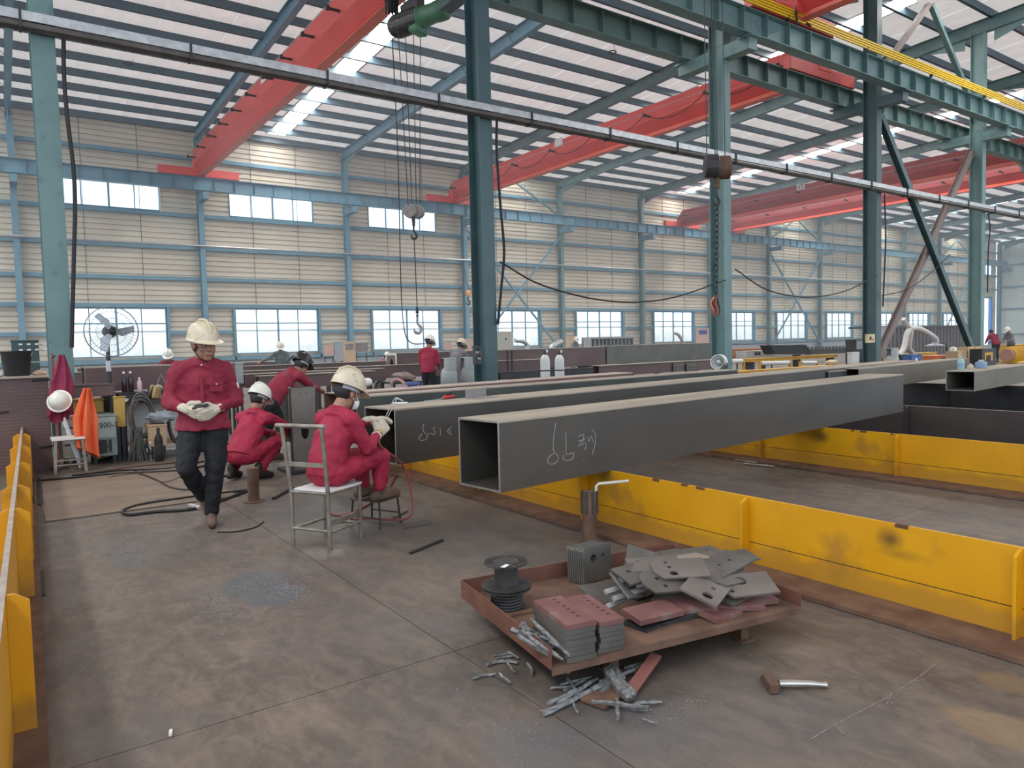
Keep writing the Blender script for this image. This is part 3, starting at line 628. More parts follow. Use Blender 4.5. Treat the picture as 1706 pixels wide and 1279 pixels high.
def support(label, x, y0, y1, top, ys, m, fw=0.29, flange_m=None, dx=0.0, fin=0.15, seam=0.165, sides=(-1,), cap=None):
    """upright plate on a wide foot flange; its line may drift by dx per metre"""
    s = thing('assembly_support', label, 'steel support', (x, (y0+y1)/2, 0), group=None)
    X = lambda y: x + dx*(y-(y0+y1)/2)
    def strip(xa, xb, za, zb, name, mm, bev=0):
        MB().add([(X(y)+xx, y, z) for y in (y0, y1) for z in (za, zb) for xx in (xa, xb)], [(0,1,3,2),(4,6,7,5),(0,4,5,1),(2,3,7,6),(0,2,6,4),(1,5,7,3)]).build(name, mm, s, world=True, bevel=bev)
    strip(-fw, fw*0.8, 0.004, 0.028, 'foot_flange', flange_m or rust)
    if seam:
        strip(-0.011, 0.011, 0.028, seam-0.003, 'lower_plate', m); strip(-0.011, 0.011, seam+0.003, top, 'upper_plate', m); strip(-0.007, 0.007, seam-0.003, seam+0.003, 'weld_seam', dark)
    else: strip(-0.011, 0.011, 0.028, top, 'upright_plate', m)
    for y in ys:
        for sd in sides:
            x0 = X(y); c = 0.018
            MB().prism([(x0+sd*0.012, y-0.008, 0.029), (x0+sd*fin, y-0.008, 0.029), (x0+sd*fin, y-0.008, top*0.80 if fin > 0.09 else top*0.93), (x0+sd*(fin*0.45), y-0.008, top-0.008), (x0+sd*0.012, y-0.008, top-0.008)], (0,0.016,0)).build('stiffener', m, s, world=True)
    if cap: strip(-0.012, 0.012, top-0.004, top+0.0015, 'worn_edge', cap); return s
    rnd = random.Random(int(x*100)+3); mb = MB()
    for i in range(24):
        y = rnd.uniform(y0, min(y1, y0+9)); L_ = rnd.uniform(0.015, 0.075); dz = rnd.uniform(0.004, 0.022)
        mb.bb((X(y)-0.0125, y, top-dz), (X(y)+0.0125, y+L_, top+0.0012))
    tag(mb.build('paint_chips', mat('chip_rust', (0.10,0.045,0.02), (0.16,0.07,0.03), 20, 0.8), s, world=True), kind='stuff')
    return s
burn = (0.05,0.035,0.02)
s1 = support('yellow steel support nearest the camera, behind the tray of plates', 3.97, -1.6, 8.9, 0.463, (-0.15,1.42,2.98,4.58,6.18,7.8), scorched('yellow_scorched', (((3.97,2.05,0.37),(0.3,0.13,0.10),burn,0.75),((3.97,2.0,0.30),(0.3,0.22,0.06),(0.2,0.11,0.015),0.5),((3.97,4.35,0.40),(0.3,0.16,0.10),burn,0.5)), 1), fin=0.085)
support('yellow steel support farther from the camera, under the long beams', 7.62, -1.6, 8.9, 0.463, (0.6,2.2,3.85,5.5,7.1), scorched('yellow_scorched_far', (((7.62,4.75,0.36),(0.3,0.22,0.12),burn,0.7),((7.62,3.0,0.1),(0.3,0.5,0.06),(0.3,0.16,0.02),0.4)), 1), fin=0.085)
support('dark unpainted steel support beyond the yellow ones', 10.75, -1.6, 9.2, 0.463, (1.6,3.3,5.3,7.0), mat('dark_brown_steel', (0.045,0.033,0.031), (0.065,0.05,0.047), 1.5, 0.55), fin=0.085, seam=None, flange_m=dark, cap=mat('worn_edge', (0.26,0.22,0.19), (0.36,0.31,0.27), 9, 0.5))
support('farther dark steel support under the small hollow beam', 15.8, 1.0, 10.5, 0.463, (3.3,5.3,7.0), dark, fin=0.085, seam=None, flange_m=dark, cap=MATS['worn_edge'])
support('yellow finned steel support along the left edge of the picture', 0.0, -1.5, 11.3, 0.585, (-0.5,1.4,3.4,5.3,6.25,7.6,9.0,10.4), scorched('yellow_finned', (((0.0,3.3,0.08),(0.3,0.25,0.16),(0.12,0.06,0.03),0.55),((0.05,5.3,0.06),(0.3,0.15,0.08),(0.12,0.06,0.03),0.5)), 1), fw=0.15, dx=0.0285, fin=0.088, seam=None, sides=(-1,1), cap=MATS['worn_edge'])
for i, (x, y, l, lab) in enumerate(((0.11,5.65,0.62,'dark steel block on the floor beside the yellow finned support'), (0.10,6.42,0.3,'smaller dark steel block just beyond the first beside the finned support'), (0.235,9.6,1.9,'long dark steel bar lying at the far end of the finned support'))):
    tag(MB().prism([(x-0.04,y-l/2,0.001),(x+0.045,y-l/2,0.001),(x+0.045,y-l/2,0.012),(x-0.028,y-l/2,0.012),(x-0.028,y-l/2,0.05),(x-0.04,y-l/2,0.05)], (0.0285*l,l,0)).build('angle_offcut', dark), lab, 'steel block')

# ------------------------------------------------------------------ long box beams
def box_beam(label, a, b_, wd, z0, h, side=steel, top=steel_l, t=0.016, name='box_beam', group=None, edge=True, cat='steel beam'):
    a, b_ = V((*a, 0)), V((*b_, 0)); d = (b_-a).normalized(); nrm = V((-d.y, d.x, 0)); L_ = (b_-a).length; ctr = (a+b_)/2
    s = thing(name, label, cat, (ctr.x, ctr.y, z0), math.atan2(d.y, d.x), group)
    x0, x1 = -L_/2, L_/2                      # local: y from 0 (near side) to wd
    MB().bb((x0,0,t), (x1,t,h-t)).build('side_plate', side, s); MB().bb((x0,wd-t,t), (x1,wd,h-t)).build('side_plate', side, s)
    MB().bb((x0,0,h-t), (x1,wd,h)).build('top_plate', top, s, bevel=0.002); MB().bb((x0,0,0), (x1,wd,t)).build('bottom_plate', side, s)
    if edge:
        e = 0.004
        MB().bb((x0-e,0,0), (x0,t*0.8,h)).bb((x0-e,wd-t*0.8,0), (x0,wd,h)).bb((x0-e,t*0.8,h-t*0.8), (x0,wd-t*0.8,h)).bb((x0-e,t*0.8,0), (x0,wd-t*0.8,t*0.8)).build('cut_end', steel_c, s)
    return s
bA = box_beam('nearest long square steel box beam with chalked 66 on its side', (2.80,4.16), (9.85,4.93), 0.46, 0.465, 0.50)
bB = box_beam('long square steel box beam the seated welder works on', (2.79,5.76), (15.4,7.45), 0.50, 0.465, 0.49)
bC = box_beam('long greenish dark steel beam third from the camera', (3.22,7.60), (10.5,8.10), 0.34, 0.465, 0.49, side=mat('greenish_steel', (0.05,0.058,0.052), (0.075,0.08,0.072), 1.6, 0.45, 0.3))
bD = box_beam('red brown primed beam with a pale dusty top behind the greenish one', (3.3,8.30), (8.9,9.05), 0.38, 0.465, 0.49, side=mat('red_brown_steel', (0.13,0.065,0.05), (0.17,0.085,0.068), 1.3, 0.5), top=mat('pink_dust', (0.42,0.33,0.28), (0.50,0.40,0.34), 2, 0.7))
bF = box_beam('open ended hollow beam with bottles standing on its end', (13.5,5.56), (18.5,6.1), 0.45, 0.50, 0.34, side=mat('olive_steel', (0.13,0.115,0.085), (0.17,0.15,0.115), 1.2, 0.6))
bG = box_beam('brown sided box beam lying between the dark supports', (12.0,6.75), (17.5,7.35), 0.42, 0.55, 0.38, side=mat('olive_steel', (0,0,0)))
bH = box_beam('small dark hollow section end peeping over the nearest beam', (11.25,6.85), (11.9,6.92), 0.22, 0.73, 0.18, side=dark)

def chalk(beam, strokes, pt, nrm, name, r=0.0022):
    mb = MB(); pt = V(pt); nrm = V(nrm).normalized(); wm = Matrix.Rotation(beam.rotation_euler.z, 4, 'Z'); wm.translation = beam.location; wi = wm.inverted()
    for st in strokes:
        pts = []
        for x, y in st:
            d = CR*(x-853)+CD*(y-639.5)+CF*F_PX; o = V((0,0,EYE)); k = (pt-o).dot(nrm)/d.dot(nrm); pts.append(wi @ (o+d*k))
        cp = catmull(pts, 4) if len(pts) > 2 else pts
        for p in cp: p.y = -0.0005
        mb.tube(cp, r, 4)
    return mb.build(name, mat('chalk', (0.42,0.42,0.40), None, rough=0.9), beam)
def cz(pts): return [(620+x/3.554, 600+y/3.554) for x, y in pts]
nA = V((0.77,-7.05,0))
chalk(bA, [cz([(1087,372),(1076,440),(1072,530),(1098,565),(1096,598),(1066,615),(1040,604),(1046,575),(1074,550)]),
           cz([(1146,425),(1147,500),(1150,556),(1190,548),(1188,580),(1155,594),(1128,582),(1136,562)]),
           cz([(1220,452),(1248,440),(1252,460),(1228,500),(1222,512)]), cz([(1218,478),(1262,470)]), cz([(1240,505),(1252,490),(1268,498),(1258,530)]),
           cz([(1276,452),(1284,480),(1298,448),(1310,488)]), cz([(1298,404),(1318,432),(1322,480),(1304,556)]), cz([(1250,590),(1254,594)])], (2.80,4.16,0), nA, 'chalk_number')
nB = V((1.69,-12.61,0))
chalk(bB, [cz([(306,375),(300,400),(310,430),(328,440),(318,468),(290,474),(276,462),(296,436)]), cz([(372,395),(362,408),(374,425),(362,440),(350,430)]), cz([(402,400),(405,445)]),
           cz([(470,395),(445,420),(470,440),(450,405)]), cz([(330,432),(350,436)])], (2.79,5.76,0), nB, 'chalk_number', 0.0025)

# column stub with the oval hole, and the small bits lying on the beams
def holed(outer, holes, ext, mb=None):
    """flat plate with real holes: outer/holes are loops of 3D points, ext the thickness vector"""
    from mathutils.geometry import tessellate_polygon
    mb = mb or MB(); loops = [[V(p) for p in outer]] + [[V(p) for p in h] for h in holes]; flat = [p for l in loops for p in l]
    tri = tessellate_polygon(loops); e = V(ext); k = len(flat)
    fs = [tuple(t) for t in tri] + [tuple(i+k for i in reversed(t)) for t in tri]; o = 0
    for l in loops:
        n = len(l); fs += [(o+i, o+(i+1) % n, k+o+(i+1) % n, k+o+i) for i in range(n)]; o += n
    mb.add(flat + [p+e for p in flat], fs); return mb
def circ(c, r, u, v, n=10, ry=None): c, u, v = V(c), V(u), V(v); ry = ry or r; return [c+u*r*math.cos(2*PI*i/n)+v*ry*math.sin(2*PI*i/n) for i in range(n)]
cs = thing('column_stub', 'upright grey steel column stub with an oval hole beside the squatting worker', 'steel column', (2.99,8.72,0))
cst = mat('scaled_grey_steel', (0.13,0.113,0.10), (0.19,0.165,0.148), 2.5, 0.6, 0.2)
X_, Z_ = V((0.96,-0.28,0)), V((0,0,1)); o_ = V((2.83,8.72,0.03))
holed([o_, o_+X_*0.32, o_+X_*0.32+Z_*1.0, o_+Z_*1.0], [circ(o_+X_*0.165+Z_*0.47, 0.045, X_, Z_, 16, 0.10)] + [circ(o_+X_*x+Z_*0.93, 0.008, X_, Z_, 6) for x in (0.12,0.2)], V((0.28,0.96,0))*0.02).build('front_plate', cst, cs, world=True)
for x in (0.0, 0.30): q = o_+X_*x; MB().prism([q, q+X_*0.02, q+X_*0.02+V((0.28,0.96,0))*0.34, q+V((0.28,0.96,0))*0.34], (0,0,1.0)).build('side_plate', steel, cs, world=True)
q = o_+V((0.28,0.96,0))*0.33; MB().prism([q, q+X_*0.32, q+X_*0.32+V((0.28,0.96,0))*0.02, q+V((0.28,0.96,0))*0.02], (0,0,1.0)).build('back_plate', steel, cs, world=True)
MB().bb((2.76,8.55,0.0), (3.25,9.1,0.03)).build('foot_plate', dark, cs, world=True)
q = atz(803, 662, 0.957)
an = thing('angle_piece', 'short grey steel angle lying on the welder\'s beam', 'steel offcut', (q.x,q.y,0.955), 0.35)
MB().bb((-0.17,-0.1,0.001),(0.17,0.08,0.008)).build('flat_leg', mat('offcut_grey', (0.24,0.22,0.21), (0.30,0.28,0.27), 3, 0.6, 0.2), an); MB().bb((-0.17,0.07,0.008),(0.17,0.08,0.09)).build('standing_leg', MATS['offcut_grey'], an)
q = atz(748, 664, 0.957)
to = thing('hand_tool', 'red gripped hand tool with a silver wire on the beam', 'tool', (q.x,q.y,0.955), 0.3)
MB().capsule((-0.06,0,0.022),(0.06,0,0.022),0.02).build('grip', mat('plastic_red', (0.5,0.03,0.03), None, rough=0.4), to, smooth=True); MB().box((0,0.01,0.055),(0.09,0.05,0.04)).build('body', dark, to, bevel=0.008)
MB().tube(catmull([(-0.06,0,0.02),(-0.2,-0.03,0.008),(-0.38,-0.02,0.006)]),0.005,5).build('wire', galv, to)
q = atz(684, 644, 0.957)
tag(MB().cyl(q+V((-0.10,-0.02,0.035)), q+V((0.12,0.02,0.035)), 0.03, n=12).cyl(q+V((0.12,0.02,0.035)), q+V((0.16,0.027,0.035)), 0.02, n=10).build('grinder_tube', mat('tool_blue', (0.03,0.06,0.22), None, rough=0.4), bevel=0.006), 'dark blue cylindrical tool on the greenish beam', 'tool')
q = atz(667, 673, 0.957); tag(MB().cyl(q+V((-0.07,0.03,0.010)), q+V((0.06,-0.03,0.010)), 0.009, n=8).build('chalk_stick', white), 'white chalk stick on the end of the welder\'s beam', 'chalk')
q = atz(662, 645, 0.957)
cable('pink grey hose looped over the greenish beam', [q+V((-0.05,0.1,0.02)), q+V((-0.02,0.05,0.10)), q+V((0.05,-0.0,0.09)), q+V((0.09,-0.07,0.02)), q+V((0.10,-0.13,-0.12)), q+V((0.11,-0.14,-0.36))], 0.022, 6, mat('hose_pink', (0.35,0.2,0.19), None, rough=0.5), 'hose', 'hose')
q = atz(600, 645, 0.957); tag(MB().lathe(q+V((0.05,0.1,0.06)), [(0.06,-0.16),(0.06,0.12),(0.045,0.16)], 12, (1,0.1,0)).build('paper_roll', white, smooth=True), 'white roll of paper on the red brown beam', 'roll')

# ---- jack stand under the nearest beam
js2 = thing('crank_stand', 'rusty pipe post with a pale bent handle before the yellow support', 'stand', (3.50,4.03,0))
MB().lathe((3.50,4.03,0), [(0.10,0.0),(0.10,0.01),(0.06,0.014)], 14).build('base', rust, js2, world=True)
MB().cyl((3.50,4.03,0.01), (3.50,4.03,0.40), 0.056, 0.054, n=14).build('pipe', rust, js2, world=True, smooth=True)
for i in range(7): a = i*2*PI/7; MB().cyl((3.50+0.056*math.cos(a),4.03+0.056*math.sin(a),0.24), (3.50+0.056*math.cos(a),4.03+0.056*math.sin(a),0.405), 0.012, n=6).build('welded_bar', steel, js2, world=True)
MB().tube([(3.53,4.0,0.30),(3.535,3.99,0.44),(3.55,3.985,0.455),(3.80,3.93,0.452)], 0.011, 8).build('handle', mat('bare_rod', (0.55,0.53,0.48), None, rough=0.4), js2, world=True, smooth=True)

# ------------------------------------------------------------------ tray of cut plates
T = thing('scrap_tray', 'low rusty steel tray on short feet holding cut plates', 'tray', (1.81,2.34,0), -0.163)
TZ = 0.15; W_, D_ = 1.42, 1.0
MB().bb((0,0,TZ-0.006), (W_,D_,TZ)).build('tray_floor', rust, T)
MB().bb((-0.006,0,TZ-0.01), (0,D_,TZ+0.085)).build('rim', rustp if False else mat('rim_rust', (0.12,0.05,0.032), (0.175,0.075,0.05), 5, 0.7, bump=0.1), T)
MB().bb((0,D_,TZ-0.01), (W_,D_+0.006,TZ+0.085)).build('rim', MATS['rim_rust'], T); MB().bb((W_,0,TZ-0.01), (W_+0.006,D_,TZ+0.07)).build('rim', MATS['rim_rust'], T)
MB().bb((0,-0.004,TZ-0.035), (W_,0.004,TZ-0.001)).build('front_lip', rust, T)
for x, y in ((0.36,0.12),(1.12,0.10),(0.3,0.85),(1.15,0.85)): MB().bb((x,y-0.004,0), (x+0.05,y+0.004,TZ-0.006)).bb((x,y,0), (x+0.006,y+0.05,TZ-0.006)).bb((x-0.02,y-0.03,0),(x+0.07,y+0.06,0.006)).build('foot', rust, T)
MB().bb((0.0,0.58,TZ+0.001), (0.9,0.62,TZ+0.012)).build('floor_bar', rust, T); MB().bb((0.0,0.33,TZ+0.0005), (0.5,0.41,TZ+0.003)).build('floor_gap', black, T)
tm = Matrix.Rotation(-0.163, 4, 'Z'); tm.translation = V((1.81,2.34,0)); tmi = tm.inverted()
def tl(x, y, z): p = tmi @ atz(x, y, z); return p
sp = tm @ V((0.13,0.71,0)); spm = mat('spool_black', (0.03,0.028,0.026), (0.055,0.05,0.046), 10, 0.5)
spl = thing('wire_spool', 'empty black wire spool standing on another in the tray', 'spool', (sp.x, sp.y, TZ+0.12))
sp2 = thing('wire_spool', 'lower black spool still wound with dark wire, in the tray', 'spool', (sp.x, sp.y, TZ+0.001))
def spool(o, z, r1, r2, hub, hgt, wound):
    for zz, rr in ((z, r1), (z+hgt-0.008, r2)):
        f = MB().lathe((0,0,zz), [(hub*0.45,0),(rr,0),(rr,0.008),(hub*0.45,0.008)], 28).build('flange', spm, o)
        for i in range(20): a = i*2*PI/20; MB().box(((rr+hub)/2*math.cos(a), (rr+hub)/2*math.sin(a), zz+0.010), (rr-hub-0.012, 0.005, 0.004), (0,0,a)).build('rib', spm, f)
    MB().lathe((0,0,z+0.006), [(hub*0.45,0),(hub,0),(hub,hgt-0.016),(hub*0.45,hgt-0.016)], 24).build('hub', spm, o, smooth=True)
    if wound:
        prof = [(hub,0)]; n = 7
        for i in range(n): prof += [(r1*0.80-0.003, hgt*(i+0.1)/n*0.95), (r1*0.80, hgt*(i+0.5)/n*0.95), (r1*0.80-0.003, hgt*(i+0.9)/n*0.95)]
        MB().lathe((0,0,z+0.006), prof+[(hub,hgt*0.93)], 24).build('wire', dark, o)
spool(spl, 0.0, 0.128, 0.112, 0.06, 0.125, False); spool(sp2, 0.0, 0.105, 0.125, 0.06, 0.112, True)
MB().box((-0.06,-0.08,0.1305), (0.05,0.025,0.001), (0,0,0.4)).build('paper_label', white, spl)

def plate(label, c, l, w_, th, rz, tilt=(0,0), m=None, holes=(), shape=None, cat='steel plate', group='cut steel plates heaped on the tray', edge=None, name='steel_plate'):
    o = thing(name, label, cat, c, 0, group); o.rotation_euler = Euler((tilt[0], tilt[1], rz-0.163))
    out = shape or [(-l/2,-w_/2),(l/2,-w_/2),(l/2,w_/2),(-l/2,w_/2)]
    hl = [circ((x,y,0), r, (1,0,0), (0,-1,0), 10) for x, y, r in holes]
    holed([(x,y,0) for x, y in out], hl, (0,0,th)).build('plate', m or cst, o)
    return o
prim = mat('pink_primer', (0.15,0.062,0.058), (0.20,0.088,0.082), 7, 0.65, c3=(0.2,0.17,0.15), s3=5)
sg = mat('sheared_grey', (0.095,0.090,0.080), (0.15,0.14,0.125), 4, 0.5, 0.3); sgl = mat('fresh_cut', (0.34,0.36,0.36), (0.46,0.48,0.48), 9, 0.35, 0.5)
# two neat stacks with a row of holes in each plate
ORD = ['topmost', 'second', 'third', 'fourth', 'fifth', 'sixth', 'seventh', 'eighth']
for si, (cx_, cy_, n, wd_, lab) in enumerate(((1.985,2.475,7,0.142,'slag edged left stack'), (2.145,2.46,6,0.122,'tidy right stack'))):
    for i in range(n):
        z = TZ+0.003+i*0.0235; top = (i == n-1)
        c = V((cx_+random.uniform(-.005,.005), cy_+random.uniform(-.006,.006), z))
        lab2 = 'pink primed plate with six holes, topmost of the %s' % lab if top else 'grey edged plate, %s from the top in the %s' % (ORD[n-1-i], lab)
        plate(lab2, c, 0.335, wd_, 0.0225, -1.63+random.uniform(-.02,.02), m=prim if top else sg, holes=[(-0.135+0.046*j, 0.022, 0.0095) for j in range(6)] if i >= n-2 else (), group='plates in the %s' % lab)
slg = MB()
# upright sheaf of rounded plates at the back
for i in range(8):
    shp = [(-0.11,-0.12),(0.11,-0.12),(0.11,0.06),(0.095,0.075),(-0.095,0.075),(-0.11,0.06)]
    o = plate('front eared plate of the upright sheaf, with a big and a small round hole' if i == 7 else 'grey eared plate, %s from the front of the upright sheaf' % ORD[7-i], V((2.695-0.004*(7-i), 3.055+0.0135*(7-i), TZ+0.124)), 0, 0, 0.0115, 0.0, m=sg, shape=shp, holes=[(-0.03,0.01,0.024),(0.045,0.015,0.011)], group='upright eared plates')
    o.rotation_euler = Euler((PI/2-0.06, 0, 0.04))
# the heap
HEAP = [ # px, py, z, length, width, thick, turn, tilt, material, holes, shape
 (1075,935,0.30,0.34,0.22,0.010,0.9,(0.30,-0.10),sg,(),None), (1045,975,0.26,0.30,0.20,0.010,0.5,(0.55,0.35),sg,((0.03,0.02,0.012),(0.1,0.04,0.010)),'tri'),
 (1010,985,0.19,0.26,0.18,0.010,0.2,(0.3,0.1),sg,(),None), (1160,920,0.28,0.36,0.16,0.008,0.05,(0.05,0.05),sg,((0.1,0.02,0.01),),None),
 (1215,928,0.26,0.30,0.16,0.008,-0.2,(0.08,-0.05),sg,(),None), (1105,924,0.30,0.32,0.13,0.008,0.1,(0.02,0.03),sg,((0,0.02,0.009),),None),
 (1090,938,0.335,0.28,0.14,0.012,-0.35,(0.2,0.0),cst,((-0.08,0.03,0.009),(0.03,0.03,0.009)),None), (1150,928,0.30,0.22,0.12,0.012,0.15,(0.0,0.06),mat('tan_plate', (0.24,0.19,0.15), (0.3,0.25,0.2), 4, 0.6),(),None),
 (1066,950,0.32,0.26,0.16,0.010,0.1,(0.24,-0.05),sg,((-0.06,0.02,0.014),(0.05,-0.02,0.014)),None), (1132,945,0.335,0.30,0.17,0.010,-0.42,(0.26,-0.02),cst,((-0.06,0.055,0.011),(-0.05,0.012,0.011),(-0.04,-0.045,0.022)),'ear'),
 (1112,966,0.295,0.22,0.14,0.010,-0.2,(0.35,0.05),sg,((-0.05,0.02,0.012),(-0.03,-0.04,0.012)),'ear'), (1206,937,0.315,0.30,0.18,0.010,0.25,(0.12,-0.10),sg,((0.05,0.0,0.012),(-0.04,0.0,0.012)),None),
 (1180,972,0.285,0.34,0.19,0.012,0.55,(0.34,-0.08),cst,((-0.11,-0.03,0.028),(-0.02,-0.03,0.013),(0.05,-0.03,0.013)),None), (1212,956,0.29,0.28,0.16,0.010,0.1,(0.26,0.05),sg,((0.0,0.03,0.026),),'ear'),
 (1243,972,0.265,0.28,0.16,0.012,-0.35,(0.32,-0.05),cst,((-0.02,0.03,0.032),(-0.09,-0.04,0.012)),'ear'), (1225,985,0.22,0.24,0.14,0.012,0.2,(0.15,-0.1),sg,((-0.08,0.0,0.014),),None),
 (1058,952,0.305,0.25,0.032,0.022,0.28,(0.75,0.0),sgl,(),None), (1100,966,0.285,0.27,0.03,0.018,-0.22,(0.7,0.0),sgl,(),None), (1037,974,0.27,0.25,0.026,0.016,0.18,(0.7,0.0),sgl,(),None),
 (1048,985,0.25,0.24,0.026,0.016,0.22,(0.7,0.0),sgl,(),None), (1036,996,0.22,0.26,0.026,0.014,0.34,(0.6,0.0),sgl,(),None),
 (1140,990,0.21,0.30,0.13,0.022,-0.75,(0.30,0.10),sg,(),None), (1140,1003,0.20,0.28,0.17,0.022,-0.35,(0.12,-0.05),prim,(),None), (1212,1000,0.19,0.34,0.12,0.022,-0.42,(0.14,0.05),prim,(),None),
 (1245,993,0.19,0.28,0.13,0.022,-0.18,(0.10,0.03),prim,(),None), (1200,1018,0.175,0.20,0.11,0.022,0.2,(0.10,0.05),prim,(),None), (1087,1015,0.215,0.27,0.14,0.024,0.08,(0.12,0.03),prim,(),None),
 (1085,1030,0.165,0.26,0.14,0.022,0.3,(0.03,0.02),dark,(),None), (1120,1018,0.175,0.24,0.16,0.022,0.0,(0.04,-0.04),dark,(),None), (1165,1000,0.165,0.3,0.2,0.02,0.3,(0.0,0.0),dark,(),None), (1120,960,0.165,0.4,0.25,0.03,0.1,(0.02,0.0),dark,(),None), (1070,975,0.165,0.34,0.25,0.03,0.2,(0.02,0.0),dark,(),None), (1200,965,0.17,0.34,0.25,0.03,-0.2,(0.02,0.0),dark,(),None), (1150,940,0.2,0.4,0.2,0.05,0.05,(0.02,0.0),sg,(),None)]
HL = ['large blank grey plate leaning at the top of the heap','tilted triangular grey plate with two holes','grey plate low behind the pale bars','thin grey plate across the back of the heap','thin grey plate at the back right of the heap','long thin grey plate on top of the heap at the back','small brownish plate with two holes near the top','short tan plate lying flat near the back','grey two holed plate under the eared one',
 'eared plate with three holes in the middle of the heap','smaller eared grey plate with two holes below the first','grey plate with two holes near the yellow support','broad grey plate with one big and two small holes','eared plate with one big hole behind the broad one','eared plate with a big hole at the right of the heap','grey plate with a slot hole at the right of the heap',
 'thick pale cut plate topmost of the bright bars','pale cut plate slanting down to the right','pale cut bar second below the topmost','pale cut bar third below the topmost','pale cut bar lowest of the bright ones','dark edged plate sloping down in the middle','pink primed plate behind the one with chalk marks','long pink primed plate sloping to the right','pink primed plate at the right end of the heap','small pink edged plate near the tray lip','pink primed plate with pale scribbles at the front',
 'dark plate under the pink one at the front','dark plate under the middle of the heap','dark plate lying flat in the middle of the tray floor','big dark plate under the back of the heap','dark plate under the pale bars','dark plate under the eared plates','thick grey plate under the top of the heap']
SH = {'tri': [(-0.15,-0.10),(0.15,-0.06),(0.12,0.10),(-0.06,0.10)], 'ear': [(-0.14,-0.02),(-0.10,-0.085),(0.14,-0.085),(0.14,0.085),(-0.10,0.085),(-0.14,0.045)]}
for (px,py,z,l,w_,th,rz,tl_,m_,hs,sh), lab in zip(HEAP, HL):
    c = atz(px, py, z); plate(lab, c-V((0,0,th)), l, w_, th, rz, tl_, m_, hs, SH.get(sh))
scr = MB()
for i in range(14):
    a = random.uniform(0,6); scr.tube(catmull([atz(1086+18*math.cos(a), 1013+5*math.sin(a), 0.245), atz(1086+14*math.cos(a+1), 1013+4*math.sin(a+1), 0.243), atz(1086+16*math.cos(a+2.4), 1013+5*math.sin(a+2.4), 0.242)],3), 0.0012, 3)
# slag strips
slag = mat('slag_grey', (0.11,0.113,0.113), (0.27,0.28,0.28), 45, 0.55, 0.3, bump=0.3)
def strip(p, q, r, lab, grp, bend=0.0, n=7):
    p, q = V(p), V(q); pts = []
    for i in range(n):
        t = i/(n-1); d = (q-p); sd = V((-d.y, d.x, 0)).normalized(); pts.append(p+d*t+sd*bend*math.sin(PI*t)+V((random.uniform(-.25,.25)*r, random.uniform(-.25,.25)*r, random.uniform(-.2,.2)*r)))
    rr = [r*random.uniform(0.75,1.2) for _ in pts]; rr[-1] *= 0.7
    return tag(MB().tube(pts, rr, 5).build('slag_strip', slag), lab, 'slag strip', grp)
S1 = [((850,1048),(912,1072),.014),((872,1035),(878,1062),.013),((885,1032),(945,1085),.010),((893,1040),(950,1092),.010),((868,1052),(935,1080),.012),((905,1052),(946,1086),.011),((880,1060),(930,1092),.010),((862,1058),(915,1090),.010),((900,1060),(948,1080),.009),((890,1070),(938,1098),.008),((915,1068),(950,1088),.008),((866,1042),(905,1058),.010)]
for i, ((a,b_),(c,d),r) in enumerate(S1): strip(atz(a,b_,TZ+0.09+0.004*(i%4)), atz(c,d,TZ+0.03+0.006*(i%4)), r, 'grey slag strip heaped in the left corner of the tray', 'slag strips in the tray corner')
strip(atz(936,1078,TZ+0.05), atz(946,1120,0.08), 0.011, 'slag strip hanging over the front of the tray', None)
S2 = [((905,1190),(984,1150),.011),((930,1172),(995,1130),.010),((912,1172),(960,1148),.009),((934,1140),(985,1128),.007),((918,1146),(950,1143),.006),((960,1160),(1020,1135),.010),((985,1148),(1060,1112),.011),((1000,1135),(1058,1118),.009),((1040,1113),(1068,1106),.011),((900,1184),(930,1176),.006),((985,1168),(1080,1178),.009),((1056,1172),(1102,1168),.008),((1052,1181),(1080,1182),.006),((1028,1165),(1029,1198),.009),((945,1130),(960,1150),.008),((1063,1195),(1090,1204),.004),((940,1150),(975,1132),.008),((1000,1152),(1040,1128),.010),((1010,1140),(1075,1104),.008)]
for i, ((a,b_),(c,d),r) in enumerate(S2): strip(atz(a,b_,0.012+0.007*(i%4)), atz(c,d,0.012+0.007*((i+1)%4)), r, 'grey slag strip in the heap on the floor before the tray', 'slag strips on the floor before the tray')
strip(atz(1012,1115,0.06), atz(1048,1165,0.03), 0.026, 'broad crusted slag piece lying across the floor heap', None)
strip(atz(1022,1112,0.055), atz(1054,1160,0.03), 0.020, 'second crusted slag piece beside the broad one', None)
strip(atz(955,1172,0.01), atz(963,1188,0.01), 0.006, 'forked slag scrap in front of the floor heap', None)
for i, ((a,b_),(c,d),r,bd) in enumerate((((810,1108),(862,1104),.009,0.03),((787,1130),(826,1122),.007,0.01),((842,1100),(858,1120),.007,0.0),((878,1105),(886,1124),.008,0.01),((832,1122),(850,1138),.008,0.0),((828,1101),(848,1100),.006,0.01),((845,1085),(865,1096),.006,0.0),((822,1092),(850,1088),.006,0.0),((826,1096),(856,1092),.006,0.0))):
    strip(atz(a,b_,0.01), atz(c,d,0.01), r, 'curled slag scrap on the floor left of the tray', 'slag scraps left of the tray', bd)
q = atz(1068,1128,0.03); plate('red primed offcut leaning on the floor heap', q, 0.36, 0.05, 0.012, 0.55, (0.2,-0.15), rustp, group='offcuts on the floor')
q = atz(1010,1155,0.02); plate('dark offcut under the floor heap of slag', q-V((0,0,0.012)), 0.20, 0.12, 0.012, 0.4, (0.0,0.0), rust, group='offcuts on the floor')
